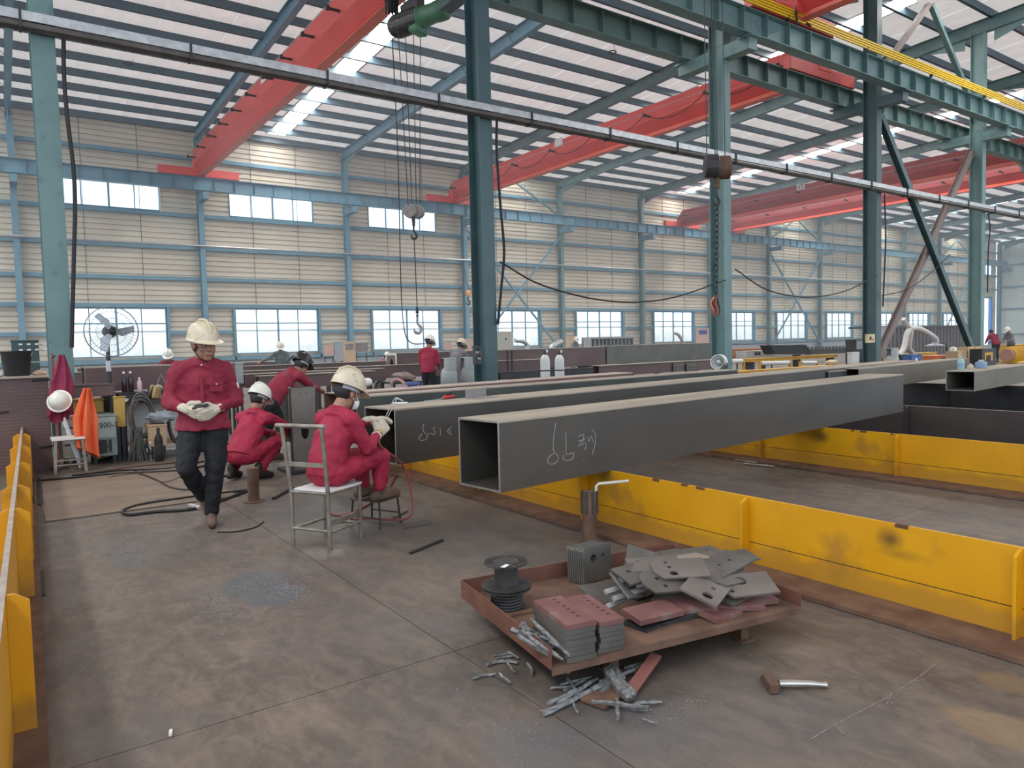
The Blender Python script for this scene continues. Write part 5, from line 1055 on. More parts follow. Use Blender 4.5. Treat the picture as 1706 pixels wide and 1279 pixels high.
for p, q2, z in (((-hw,-hd_),(hw,-hd_),0.14),((-hw,hd_),(hw,hd_),0.12),((-hw,-hd_),(-hw,hd_),0.13),((hw,-hd_),(hw,hd_),0.13)): MB().cyl((*p,z), (*q2,z), 0.013, n=8).build('stretcher', tube_m, ch, smooth=True)
MB().bar((hw,-hd_,0.20),(hw,hd_,0.20),0.012,0.04).build('side_plate', tube_m, ch)
for p, q2 in (((-hw,-hd_),(hw,-hd_)),((-hw,hd_),(hw,hd_)),((-hw,-hd_),(-hw,hd_)),((hw,-hd_),(hw,hd_))): MB().cyl((*p,0.42), (*q2,0.42), 0.012, n=8).build('seat_rail', tube_m, ch, smooth=True)
MB().bb((-hw+0.015,-hd_+0.012,0.430), (hw+0.012,hd_+0.02,0.442)).build('seat', white, ch)
st = thing('foot_stool', 'low black rod stool under the welder\'s boots', 'stool', (2.53,5.66,0), -1.12)
for x, y in ((-0.14,-0.12),(0.14,-0.12),(0.14,0.12),(-0.14,0.12)): MB().cyl((x*1.12,y*1.12,0), (x,y,0.225), 0.009, n=7).build('leg', dark, st)
MB().bb((-0.16,-0.14,0.225), (0.16,0.14,0.237)).build('top', mat('stool_top', (0.07,0.055,0.045), (0.11,0.09,0.075), 6, 0.7), st)
for p, q2 in (((-0.15,-0.13),(0.15,-0.13)),((-0.15,0.13),(0.15,0.13))): MB().cyl((*p,0.09),(*q2,0.09),0.007,n=6).build('rung', dark, st)
tm_ = Matrix.Rotation(wrz,3,'Z'); hdp = wloc + tm_ @ V((0.075,0.52,0.845)); tip = at(659,664,5.98)
tc_ = thing('cutting_torch', 'brass and steel cutting torch in the welder\'s hands', 'torch', hdp)
brass = mat('brass', (0.55,0.36,0.12), (0.65,0.45,0.18), 12, 0.35, 0.8); d = (tip-hdp).normalized(); sd = d.cross(V((0,0,1))).normalized()
MB().capsule(hdp-d*0.10, hdp+d*0.05, 0.014, 0.016, 10).build('handle', brass, tc_, world=True, smooth=True)
MB().ball(hdp+d*0.06+V((0,0,0.02)), 0.018, 8, 6).build('valve', brass, tc_, world=True)
for s in (-1,1): MB().tube([hdp+d*0.05+sd*s*0.010, tip-d*0.04+sd*s*0.012, tip+sd*s*0.005], 0.0045, 6).build('gas_tube', galv, tc_, world=True)
MB().tube(catmull([tip-d*0.01, tip+d*0.012, tip+V((0.03,-0.012,-0.006)), tip+V((0.06,-0.03,-0.022))],4), [0.007]*4+[0.008]*4+[0.007]*4+[0.006], 8).build('nozzle', galv, tc_, world=True, smooth=True)
cable('twin gas hose running from the torch handle to the floor', [hdp-d*0.10, hdp-d*0.16+V((0.02,0,-0.10)), V((2.74,5.55,0.5)), V((2.80,5.52,0.25)), V((2.72,5.45,0.06)), V((2.5,5.85,0.02)), V((2.2,5.95,0.012))], 0.010, 6, MATS['hose_red'], 'hose', 'hose')
# ------------------------------------------------------------------ things standing about in the hall
def rect(x0, y0, x1, y1, Y): a, b_ = at(x0, y1, Y), at(x1, y0, Y); return a.x, b_.x, a.z, b_.z
def crate(label, name, cat, px, Y, depth, m, legs=True, trim=None, parts=(), group=None, lid=0.02, bevel=0.008):
    """cabinet or box: body, lid, feet down to the floor, and named extra boxes given as fractions of its front"""
    x0, x1, z0, z1 = rect(*px, Y); o = thing(name, label, cat, ((x0+x1)/2, Y+depth/2, 0 if legs else z0), group=group)
    MB().bb((x0,Y,z0), (x1,Y+depth,z1-lid)).build('body', m, o, world=True, bevel=bevel)
    MB().bb((x0-0.01,Y-0.012,z1-lid), (x1+0.01,Y+depth+0.01,z1)).build('lid', trim or m, o, world=True)
    if legs and z0 > 0.05:
        for x in (x0+0.02, x1-0.06):
            for y in (Y+0.02, Y+depth-0.06): MB().bb((x,y,0), (x+0.04,y+0.04,z0)).build('leg', dark, o, world=True)
    for nm, fx0, fz0, fx1, fz1, mm, pr in parts: MB().bb((x0+(x1-x0)*fx0, Y-pr, z0+(z1-z0)*fz0), (x0+(x1-x0)*fx1, Y+0.002, z0+(z1-z0)*fz1)).build(nm, mm, o, world=True)
    return o
def hbeam(label, p, L_, h, b, m, ang=0.1, top=None, group=None):
    """an H section lying with its web upright: p = near left lower corner, standing on two low trestles"""
    o = thing('h_beam', label, 'steel beam', (p[0], p[1], 0), ang, group); z = p[2]
    MB().bb((0,0,z+h-0.014), (L_,b,z+h)).build('top_flange', top or m, o); MB().bb((0,0,z), (L_,b,z+0.014)).build('bottom_flange', m, o); MB().bb((0,0.03,z+0.014), (L_,0.042,z+h-0.014)).build('web', m, o); MB().bb((0,b-0.042,z+0.014), (L_,b-0.03,z+h-0.014)).build('web', m, o)
    for x in (L_*0.2, L_*0.8): MB().bb((x,0.02,0), (x+0.06,b-0.02,z)).build('trestle', dark, o)
    return o
def cloth(label, name, top, wid, leng, m, cat='clothing', flare=1.0, rx=0.05, ang=0.0, seed=1, folds=5):
    R_ = random.Random(seed); top = V(top); mb = MB(); nu, nv = 44, 20; ph = R_.uniform(0,6); vs = []
    ca, sa = math.cos(ang), math.sin(ang)
    for i in range(nv+1):
        t = i/nv; w_ = wid*(0.28+0.72*min(1, t*2.2))*(1+(flare-1)*t)
        for j in range(nu):
            a = 2*PI*j/nu; d = rx*(0.55+0.45*t)*(1+0.55*math.sin(folds*a+ph+t*1.6)+0.2*math.sin(2*folds*a+3*t))
            x = w_/2*math.cos(a)*(1+0.14*math.sin(folds*a*1.0+ph+2*t))+0.03*math.sin(3*t+ph); y = d*math.sin(a); vs.append(top + V((x*ca-y*sa, x*sa+y*ca, -leng*t*(1-0.10*math.cos(a+ph)*t))))
    fs = [(i*nu+j, i*nu+(j+1) % nu, (i+1)*nu+(j+1) % nu, (i+1)*nu+j) for i in range(nv) for j in range(nu)] + [tuple(range(nu))]
    return tag(mb.add(vs, fs).build(name, m, smooth=True), label, cat)
# --- left edge
bx = thing('box_girder', 'big dark brown box girder standing at the left edge under the bucket', 'steel beam', (-0.7,11.8,0))
MB().bb((-2.2,11.32,0.012), (0.50,12.0,1.21)).build('body', brown, bx, world=True); MB().bb((-2.2,11.27,1.21), (0.52,12.03,1.235)).build('top_flange', steel_l, bx, world=True); MB().bb((-2.2,11.28,0), (0.52,12.03,0.012)).build('bottom_flange', brown, bx, world=True)
for x0_, z_ in ((0.32,1.17),(0.36,0.30),(-0.15,0.78)): MB().cyl((x0_,11.305,z_), (x0_+0.2,11.305,z_+0.01), 0.012, n=6).build('welded_rod', dark, bx, world=True)
for i in range(26): MB().bb((-2.2,11.316,0.06+i*0.044), (0.49,11.321,0.063+i*0.044)).build('scale_line', mat('brown_line', (0.13,0.08,0.075), None, rough=0.6), bx, world=True)
q = at(27,627,11.6); bk = thing('bucket', 'black rubber bucket standing on the brown girder', 'bucket', (0.17,11.62,1.236))
MB().lathe((0,0,0), [(0.0,0.004),(0.135,0.0),(0.145,0.02),(0.175,0.31),(0.185,0.325),(0.170,0.325),(0.14,0.03),(0.0,0.03)], 20).build('pail', black, bk, smooth=True); MB().tube([(0.18*math.cos(a),-0.02-0.03*math.sin(a),0.30-0.10*math.sin(a)) for a in [i*PI/8 for i in range(9)]], 0.006, 5).build('handle', galv, bk)
def rag(label, c, r, m, seed=1, name='rag'):
    R_ = random.Random(seed); mb = MB().ball((0,0,0), (r,r*0.8,r*0.45), 12, 8); mb.v = [p*(1+R_.uniform(-.22,.22)) for p in mb.v]; c = V(c); mb.v = [c+V((p.x,p.y,max(p.z,-r*0.3)+r*0.3)) for p in mb.v]
    return tag(mb.build(name, m, smooth=True), label, 'rag')
rag('pale crumpled rag on the brown girder right of the bucket', (0.42,11.65,1.236), 0.085, card, 2); rag('white plastic bag on the brown girder left of the bucket', (-0.06,11.7,1.236), 0.10, white, 3)
cab = crate('dark green steel cabinet with two rows of pale holes behind the bucket', 'perforated_cabinet', 'cabinet', (22,566,64,625), 14.2, 0.5, mat('dark_green_paint', (0.045,0.075,0.075), None, rough=0.5), parts=[('shelf_edge',0,0.34,1,0.38,grey,0.01)])
x0, x1, z0, z1 = rect(22,566,64,590,14.2)
for i in range(4):
    for j in range(2): MB().bb((x0+0.08+i*0.11,14.185,z1-0.08-j*0.09), (x0+0.13+i*0.11,14.2,z1-0.055-j*0.09)).build('hole', white, cab, world=True)
crate('cream electrical cabinet half hidden by the leftmost teal column', 'electrical_cabinet', 'cabinet', (92,560,114,612), 14.0, 0.35, mat('cream_paint', (0.50,0.48,0.40), None, rough=0.5), parts=[('door',0.06,0.04,0.9,0.95,mat('cream_paint',(0,0,0)),0.012),('latch',0.8,0.4,0.86,0.55,dark,0.03)])
box_beam('brown box beam on the floor behind the green box and fan', (0.98,12.05), (3.1,12.2), 0.3, 0.95, 0.36, side=brown, top=steel_l); 
for x in (1.2, 2.7): tag(MB().bb((x,12.08,0), (x+0.12,12.38,0.948)).bb((x-0.1,12.05,0),(x+0.22,12.4,0.03)).build('trestle', dark), 'dark trestle under the brown beam, %s end' % ('fan' if x < 2 else 'far'), 'trestle')
crate('short dark brown steel box in front of the brown beam', 'steel_box', 'steel beam', (113,638,191,663), 11.55, 0.3, brown)
pst = thing('hanger_post', 'thin brown post beside the girder holding the red jacket', 'post', (0.56,11.22,0)); MB().bb((0.54,11.2,0), (0.575,11.24,1.52)).build('post', rustp, pst, world=True); MB().bb((0.46,11.12,0), (0.66,11.32,0.015)).build('foot', dark, pst, world=True); MB().cyl((0.56,11.22,1.47),(0.58,11.10,1.49),0.01,n=6).build('peg', dark, pst, world=True)
cloth('dark red work jacket hanging from the post at left', 'work_jacket', (0.62,11.08,1.50), 0.24, 0.80, mat('wine_cloth', (0.20,0.015,0.05), (0.26,0.025,0.065), 5, 0.8, bump=0.1), rx=0.05, ang=0.2, seed=4, flare=1.1)
hh = thing('hard_hat', 'white hard hat hanging on its side over the red jacket', 'helmet', at(99,668,10.98)); mb = MB().lathe((0,0,0), [(0.125,0),(0.125,0.012),(0.118,0.05),(0.09,0.11),(0.05,0.14),(0.0,0.147)], 20, (-0.3,-0.75,0.25)); mb.build('shell', hatw, hh, smooth=True); MB().lathe((0,0,0), [(0.118,-0.004),(0.148,-0.004),(0.148,0.004),(0.118,0.006)], 20, (-0.3,-0.75,0.25)).build('brim', hatw, hh)
cloth('orange work coat hanging over the green welding set', 'work_coat', (0.885,10.86,1.06), 0.27, 0.84, mat('orange_cloth', (0.72,0.12,0.04), (0.80,0.17,0.06), 5, 0.8, bump=0.1), rx=0.10, ang=-0.1, seed=9, flare=0.95, folds=6)
# stand fan
fn = thing('stand_fan', 'tall industrial stand fan with a round wire guard', 'fan', (1.25,11.72,0))
fc = V((1.30,11.62,1.81)); fax = V((0.12,-0.98,-0.02)).normalized(); u_ = fax.cross(V((0,0,1))).normalized(); v_ = u_.cross(fax)
MB().lathe((1.25,11.72,0), [(0.0,0),(0.24,0),(0.24,0.02),(0.06,0.05),(0.04,0.09)], 18).build('base', dark, fn, world=True); MB().cyl((1.25,11.72,0.05), (1.25,11.72,1.75), 0.028, n=10).build('pole', dark, fn, world=True, smooth=True); MB().cyl((1.25,11.72,1.25), (1.25,11.72,1.40), 0.036, n=10).build('collar', galv, fn, world=True)
MB().lathe(fc-fax*0.20, [(0.05,0),(0.085,0.02),(0.09,0.14),(0.06,0.18)], 14, fax).build('motor', black, fn, world=True, smooth=True); MB().bar(fc-fax*0.1-v_*0.04, V((1.25,11.72,1.74)), 0.04, 0.05).build('yoke', black, fn, world=True)
gd = mat('guard_wire', (0.22,0.23,0.24), None, rough=0.4, metal=0.6)
for side in (0.05, -0.07):
    mb = MB()
    for rr in (0.10,0.19,0.28,0.345): mb.tube([fc+fax*(side*(1-rr/0.5))+u_*rr*math.cos(t)+v_*rr*math.sin(t) for t in [k*2*PI/32 for k in range(32)]], 0.0028, 4, closed=True)
    for k in range(40): t = k*2*PI/40; mb.tube([fc+fax*side+(u_*math.cos(t)+v_*math.sin(t))*0.05, fc+fax*side*0.75+(u_*math.cos(t+.12)+v_*math.sin(t+.12))*0.2, fc+(u_*math.cos(t+.2)+v_*math.sin(t+.2))*0.345], 0.0016, 3)
    mb.build('wire_guard', gd, fn, world=True)
MB().tube([fc+u_*0.348*math.cos(t)+v_*0.348*math.sin(t) for t in [k*2*PI/36 for k in range(36)]], 0.007, 6, closed=True).build('guard_rim', gd, fn, world=True)
for k in range(3):
    t = k*2*PI/3+0.5; a, b_ = u_*math.cos(t)+v_*math.sin(t), u_*math.cos(t+1.0)+v_*math.sin(t+1.0)
    MB().add([fc+a*0.05+fax*0.02, fc+b_*0.05-fax*0.02, fc+b_*0.16-fax*0.06, fc+(a*0.8+b_).normalized()*0.30-fax*0.03, fc+(a+b_*0.4).normalized()*0.30+fax*0.02], [(0,1,2,3,4)]).build('blade', mat('fan_blade', (0.50,0.55,0.60), None, rough=0.4), fn, world=True)
MB().lathe(fc-fax*0.03, [(0.05,0),(0.05,0.06),(0.02,0.08)], 12, fax).build('hub', black, fn, world=True)
# bench and its clutter
wbn = thing('work_bench', 'cluttered low steel bench behind the walking man', 'bench', (1.72,11.75,0))
MB().bb((1.32,11.45,0.79), (2.35,12.0,0.82)).build('top', dark, wbn, world=True)
for x in (1.36,2.28):
    for y in (11.5,11.93): MB().bb((x,y,0), (x+0.05,y+0.05,0.79)).build('leg', dark, wbn, world=True)
MB().bb((1.4,11.5,0.18), (2.28,11.97,0.20)).build('shelf', card, wbn, world=True); MB().bb((1.42,11.97,0.2), (2.28,11.98,0.76)).build('back_sheet', white, wbn, world=True)
def bottle(label, p, h, r, m, cap=None, name='bottle', cat='bottle', group=None, label_m=None):
    o = thing(name, label, cat, p, group=group); MB().lathe((0,0,0), [(0,0),(r*0.9,0),(r,h*0.03),(r,h*0.62),(r*0.85,h*0.72),(r*0.36,h*0.84),(r*0.36,h*0.90)], 14).build('body', m, o, smooth=True)
    MB().cyl((0,0,h*0.90), (0,0,h), r*0.42, n=10).build('cap', cap or dark, o)
    if label_m: MB().lathe((0,0,0), [(r*1.01,h*0.2),(r*1.015,h*0.22),(r*1.015,h*0.5),(r*1.01,h*0.52)], 14).build('label', label_m, o)
    return o
clear = glass('clear_plastic', (0.80,0.85,0.86), 0.15); dk = mat('dark_bottle', (0.03,0.015,0.02), None, rough=0.2)
bottle('dark bottle on the bench, the left one of the pair', V((1.43,11.7,0.94)), 0.30, 0.035, dk, white); bottle('dark bottle on the bench, the right one of the pair', V((1.515,11.7,0.94)), 0.30, 0.035, dk, white)
bottle('pale pink spray can beside the dark bottles', V((1.62,11.65,0.94)), 0.21, 0.033, mat('pale_pink', (0.6,0.42,0.42), None, rough=0.4), white, 'spray_can', 'can')
tag(MB().bb((1.33,11.5,0.821), (1.70,11.85,0.93)).bb((1.31,11.48,0.93),(1.72,11.87,0.939)).build('toolbox', dark, bevel=0.006), 'black tool tray on the bench under the dark bottles', 'tool box')
tg = thing('wire_feeder', 'heap of pale wire feeder parts on the bench', 'welding feeder', (1.95,11.68,0.82)); MB().box((0.08,0,0.07), (0.22,0.16,0.13), (0,0,0.2)).build('case', mat('dirty_white', (0.50,0.48,0.42), (0.40,0.37,0.3), 8, 0.6), tg, bevel=0.01); MB().box((-0.13,-0.02,0.10), (0.14,0.12,0.2), (0.1,0.2,0.5)).build('drive', brass_ if False else mat('brass_dull', (0.45,0.33,0.16), None, rough=0.5, metal=0.5), tg, bevel=0.02)
for i in range(7): MB().tube(catmull([(-0.2+0.06*i,-0.05,0.03), (-0.18+0.05*i,-0.09+0.02*(i%3),0.16+0.02*(i%2)), (-0.10+0.05*i,-0.02,0.22-0.03*(i%3)), (0.0+0.04*i,-0.1,0.03)],4), 0.008, 5).build('lead', [dark,white,red][i%3], tg)
MB().tube([(-0.10,0,0.2),(-0.04,0.0,0.36),(0.03,0,0.2)], 0.008, 5).build('hanging_strap', MATS['hose_pink'], tg)
rag('white rag and papers on the near edge of the bench', V((1.38,11.46,0.82)), 0.07, white, 5); rag('pale greenish cloth heaped on the bench', V((2.15,11.55,0.82)), 0.11, mat('pale_green_cloth', (0.45,0.50,0.42), None, rough=0.8), 6)
crate('yellow steel box left of the bench under the brown box', 'yellow_box', 'box', (117,664,172,690), 11.75, 0.35, mat('ochre', (0.48,0.30,0.06), (0.55,0.35,0.08), 4, 0.6), parts=[('clasp',0.45,0.5,0.55,0.8,dark,0.01)])
crate('tall yellow steel panel box at the left end of the bench', 'yellow_box', 'box', (192,660,208,712), 11.40, 0.10, mat('ochre', (0,0,0)), lid=0.01)
wd = crate('old green welding set marked 500-2 behind the orange coat', 'welding_set', 'welding set', (154,690,193,762), 11.25, 0.5, mat('old_green', (0.17,0.235,0.205), (0.26,0.32,0.29), 5, 0.6, c3=(0.10,0.085,0.06), s3=6), legs=True, parts=[('front_panel',0.05,0.45,0.95,0.95,mat('pale_green_panel', (0.30,0.37,0.33), (0.36,0.42,0.38), 5, 0.5),0.008),('grille',0.1,0.08,0.6,0.4,dark,0.006),('grille',0.66,0.1,0.78,0.4,dark,0.006)])
x0, x1, z0, z1 = rect(154,690,193,762,11.25); tx = lettering('marking', '500-2', 0.10, black, wd); tx.rotation_euler = (PI/2,0,0); tx.location = V(((x0+x1)/2+0.06,11.2405,z1-0.14))-orig(wd)
gw = crate('grey white welding set behind the small stool', 'welding_set', 'welding set', (106,692,131,765), 11.35, 0.45, mat('dirty_white', (0,0,0)), parts=[('slot',0.1,0.7,0.9,0.74,dark,0.005),('slot',0.1,0.5,0.9,0.54,dark,0.005),('slot',0.1,0.3,0.9,0.34,dark,0.005)])
def coil(label, c, rx, rz, n, r, m, seed):
    R_ = random.Random(seed); o = thing('cable_coil', label, 'cable coil', V(c)-V((0,0,rz)))
    for i in range(n):
        a, b_ = rx*R_.uniform(0.7,1.05), rz*R_.uniform(0.75,1.05); ph_ = R_.uniform(-0.12,0.12); y = R_.uniform(-0.04,0.04)
        MB().tube([(V((a*math.cos(t)+ph_*a, y+0.02*math.sin(2*t+i), b_*math.sin(t)+rz*1.0-(rz-b_)*0.3))) for t in [k*2*PI/20 for k in range(20)]], r, 5, closed=True).build('loop', m, o)
    return o
lead = mat('dusty_cable', (0.07,0.06,0.055), (0.12,0.105,0.095), 9, 0.7)
coil('coil of dusty cable hanging from the left of the bench', (1.58,11.33,0.62), 0.15, 0.32, 11, 0.011, lead, 3); coil('coil of dark cable hanging from the bench behind the walking man', (2.02,11.36,0.55), 0.10, 0.36, 10, 0.011, lead, 5)
bh = thing('hose_bundle', 'sheaf of dark hoses standing below the hanging coil', 'hoses', (1.50,11.28,0))
for i in range(26): a = i*2.4; MB().tube(catmull([(0.05*math.cos(a)+0.02*math.sin(i),0.03*math.sin(a),0.42+0.05*math.sin(i*1.7)), (0.08*math.cos(a),0.05*math.sin(a),0.22), (0.13*math.cos(a),0.08*math.sin(a),0.004)],3), 0.010, 5).build('hose', mat('greenish_hose', (0.05,0.06,0.052), (0.09,0.10,0.085), 9, 0.7), bh)
rag('grey blue folded tarpaulin under the bench', V((1.83,11.35,0.52)), 0.20, mat('grey_tarp', (0.25,0.28,0.32), (0.34,0.37,0.41), 6, 0.7), 8, 'tarpaulin')
crate('brown cardboard box under the bench', 'cardboard_box', 'box', (249,706,277,745), 11.2, 0.3, card, parts=[('tape',0.45,0.0,0.55,1.0,mat('tan_tape', (0.36,0.25,0.14), None, rough=0.4),0.002)])
bottle('water bottle with a blue label on the floor by the bench', atz(246,752,0.0), 0.30, 0.04, clear, MATS['bright_blue_paint'], label_m=MATS['bright_blue_paint']); bottle('clear empty water bottle nearest on the floor by the bench', atz(252,768,0.0), 0.27, 0.035, clear, white)
bottle('black fire extinguisher like cylinder on the floor by the bench', atz(266,768,0.0), 0.46, 0.055, black, dark, 'extinguisher', 'extinguisher', label_m=dark)
for i, (a, b_) in enumerate((((228,752),(300,745)), ((226,760),(262,756)))): p, q = atz(*a,0.05), atz(*b_,0.05); tag(MB().bar(p+V((0,0.05,-0.03)), q+V((0,0.05,-0.03)), 0.10, 0.035).build('plank', [white, grey][i], bevel=0.004), ['white plank on the floor in front of the bench','grey plank on the floor beside the white one'][i], 'plank')
# small stool and trestle at left
so = thing('step_stool', 'small steel stool with a white top and splayed legs at left', 'stool', (0.66,10.92,0))
for x, y in ((-0.17,-0.16),(0.17,-0.16),(0.15,0.15),(-0.15,0.15)): MB().bar((x,y,0), (x*0.86,y*0.8,0.42), 0.032, 0.028, (0,1,0)).build('leg', tube_m, so)
for z in (0.10,0.16): MB().cyl((-0.165,-0.155,z), (0.165,-0.155,z), 0.012, n=7).build('rung', tube_m, so)
MB().bb((-0.19,-0.17,0.42), (0.19,0.17,0.445)).build('top', white, so)
tag(MB().bar((0.60,11.18,0.80), (0.80,11.1,0.004), 0.05, 0.025, (0,1,0)).build('prop_bar', galv), 'pale flat bar leaning behind the small stool', 'bar')
# --- beams on the floor between the middle row and the back wall
q = at(410,646,14.6); hbeam('brown H beam whose left end shows behind the walking man, rear of two', (q.x,14.6,q.z), 3.0, 0.27, 0.28, brown, 0.02, steel_l)
q = at(433,649,13.9); hbeam('brown H beam whose left end shows behind the walking man, front of two', (q.x,13.9,q.z), 2.4, 0.26, 0.28, brown, 0.03, steel_l)
for i, (px, py, Y, L_, lab) in enumerate(((405,618,17.5,9.0,'long brown beam behind the two H beams'), (545,612,19.8,6.5,'brown beam with a pale top ending at the hollow beam'), (420,610,22.5,12.0,'long brown beam far behind toward the back wall'), (130,613,25.6,6.5,'brown beam along the floor under the left lower window'), (120,620,18.5,7.5,'brown beam low behind the bench at left'))):
    q = at(px,py,Y); hbeam(lab, (q.x,Y,max(q.z-0.34,0.2)), L_, 0.34, 0.30, brown, 0.0, steel_l)
eb = thing('box_beam', 'big brown box beam with an oval hole in its white edged end plate', 'steel beam', (9.3,19,0))
z0, z1 = 0.70, 1.30
holed([(9.25,18.9,z0),(9.25,19.55,z0),(9.25,19.55,z1),(9.25,18.9,z1)], [circ((9.25,19.22,0.98),0.11,(0,1,0),(0,0,1),14,0.17)], (0.03,0,0)).build('end_plate', mat('brownish_plate', (0.16,0.11,0.10), None, rough=0.6), eb, world=True)
for a, b_ in (((9.235,18.88,z0),(9.25,18.93,z1)),((9.235,19.52,z0),(9.25,19.57,z1)),((9.235,18.93,z1-0.05),(9.25,19.52,z1)),((9.235,18.93,z0),(9.25,19.52,z0+0.05))): MB().bb(a,b_).build('bright_edge', white, eb, world=True)
MB().bb((9.28,18.92,z0),(17.3,18.94,z1)).build('side_plate', brown, eb, world=True); MB().bb((9.28,19.5,z0),(17.3,19.52,z1)).build('side_plate', brown, eb, world=True); MB().bb((9.28,18.9,z1),(17.3,19.55,z1+0.02)).build('top_plate', steel_l, eb, world=True); MB().bb((9.28,18.9,z0-0.02),(17.3,19.55,z0)).build('bottom_plate', brown, eb, world=True)
for x in (10.5,13.5,16.5): MB().bb((x,18.95,0),(x+0.2,19.5,z0-0.02)).build('trestle', dark, eb, world=True)
e2 = thing('box_beam', 'grey green box beam beyond the two white gas cylinders', 'steel beam', (20.3,19,0)); gg = mat('grey_green_steel', (0.10,0.105,0.09), (0.14,0.145,0.125), 2, 0.5)
MB().bb((17.35,18.9,0.72),(23.6,18.92,1.33)).build('side_plate', gg, e2, world=True); MB().bb((17.35,19.5,0.72),(23.6,19.52,1.33)).build('side_plate', gg, e2, world=True); MB().bb((17.35,18.88,1.33),(23.6,19.54,1.35)).build('top_plate', steel_l, e2, world=True); MB().bb((17.35,18.88,0.70),(23.6,19.54,0.72)).build('bottom_plate', gg, e2, world=True)
for x in (18.5,22): MB().bb((x,18.95,0),(x+0.2,19.5,0.7)).build('trestle', dark, e2, world=True)
q = at(1000,626,11.6); o = hbeam('brown beam with two bolted plates lying beyond the red brown one', (q.x,11.6,q.z-0.02), 4.2, 0.24, 0.25, brown, 0.06, steel_l)
for px in (1130,1152):
    yy = 11.6+0.06*(at(px,612,11.6).x-at(1000,626,11.6).x)-0.013; a, b_ = at(px-8,619,yy), at(px+8,604,yy); pl = holed([(a.x,yy,a.z),(b_.x,yy,a.z),(b_.x,yy,b_.z),(a.x,yy,b_.z)], [circ((a.x+(b_.x-a.x)*f,yy,(a.z+b_.z)/2),0.012,(1,0,0),(0,0,1),8) for f in (0.25,0.5,0.75)], (0,0.012,0)).build('splice_plate', sg); tag(pl, 'grey splice plate with bolt holes, %s of the two' % ('left' if px < 1140 else 'right'), 'steel plate')
q = at(860,622,16); hbeam('dark pipe rack beam on the floor behind the dark teal column', (q.x-0.5,16,0.55), 7.5, 0.2, 0.22, dark, 0.0)
# --- gas bottles and small stores in the middle
lpgm = mat('lpg_grey', (0.36,0.38,0.37), (0.42,0.44,0.43), 4, 0.45)
plat = crate('low dark platform carrying the two grey gas cylinders', 'platform', 'platform', (730,642,796,652), 13.6, 0.8, dark)
x0, x1, z0, z1 = rect(730,642,796,652,13.6)
def lpg(label, c, r=0.19, s=1.0):
    o = thing('gas_cylinder', label, 'gas cylinder', c); MB().lathe((0,0,0), [(0,0.0),(r*0.8,0.0),(r,0.06),(r,0.30*s),(r*0.85,0.38*s),(r*0.5,0.42*s),(0.04,0.43*s)], 20).build('shell', lpgm, o, smooth=True)
    mb = MB(); n = 18
    for a0, a1 in ((0.4,2.7),(3.5,5.9)):
        vs = []
        for i in range(10): a = a0+(a1-a0)*i/9; vs += [((r*0.88+d)*math.cos(a), (r*0.88+d)*math.sin(a), z) for d, z in ((0,0.36*s),(0,0.62*s),(0.008,0.62*s),(0.008,0.36*s))]
        mb.add(vs, [(i*4+q_, i*4+(q_+1) % 4, i*4+4+(q_+1) % 4, i*4+4+q_) for i in range(9) for q_ in range(4)])
    mb.build('collar', lpgm, o); MB().lathe((0,0,0.615*s), [(r*0.84,0),(r*0.92,0),(r*0.92,0.012),(r*0.84,0.012)], 18).build('collar_ring', lpgm, o); MB().cyl((0,0,0.42*s), (0,0,0.52*s), 0.025, n=8).build('valve', brass if 'brass' in MATS else dark, o); return o
q = at(747,640,14); lpg('grey gas cylinder on the platform, the left one of the pair', V((q.x,13.95,z1+0.001)), 0.185); q = at(776,640,14); lpg('grey gas cylinder on the platform, the right one of the pair', V((q.x+0.05,13.9,z1+0.001)), 0.20)
def tall_cyl(label, x, y, h, r, m, z=0.0):
    o = thing('gas_cylinder', label, 'gas cylinder', (x,y,z)); MB().lathe((0,0,0), [(0,0),(r,0),(r,h*0.80),(r*0.9,h*0.86),(r*0.55,h*0.91),(r*0.3,h*0.92)], 16).build('shell', m, o, smooth=True); MB().lathe((0,0,h*0.62), [(r,0),(r*1.02,0.0),(r*1.02,0.03),(r,0.03)], 16).build('band', dark, o)
    MB().cyl((0,0,h*0.91), (0,0,h), 0.03, n=8).build('valve', dark, o); MB().lathe((0.05,0,h*0.985), [(0.0,0),(0.035,0),(0.035,0.02),(0,0.02)], 12, (0,-1,0)).build('gauge', white, o); MB().bb((-r*0.3,-r-0.004,h*0.25),(r*0.5,-r+0.02,h*0.42)).build('marking', grey, o); return o
wcy = mat('cylinder_white', (0.62,0.64,0.62), (0.68,0.7,0.68), 3, 0.45)
q = at(908,600,13.9); tall_cyl('white gas cylinder with a gauge, the left one of the pair by the beam', q.x, 13.9, 1.32, 0.118, wcy); q = at(932,600,14.0); tall_cyl('white gas cylinder with a gauge, the right one of the pair by the beam', q.x, 14.0, 1.30, 0.118, wcy)
q = at(984,610,14.2); bottle('small white bottle standing on the dark beam', V((q.x,16.1,0.752)), 0.30, 0.06, white, dark)
q = at(680,633,13.2); rag('brown sack lying across the beams beside the crimson worker', V((q.x,13.4,0.80)), 0.24, mat('sack_brown', (0.22,0.15,0.13), (0.28,0.20,0.17), 6, 0.8), 11, 'sack')
q = at(672,640,13.2); crate('dark trestle table under the brown sack', 'trestle_table', 'table', (655,634,705,640), 13.1, 0.6, dark)
crate('grey steel cabinet on the floor right of the walking man', 'steel_cabinet', 'cabinet', (385,604,405,640), 13.2, 0.4, grey, parts=[('door',0.08,0.06,0.92,0.9,grey,0.012),('red_lamp',0.78,0.86,0.84,0.9,red,0.02)])
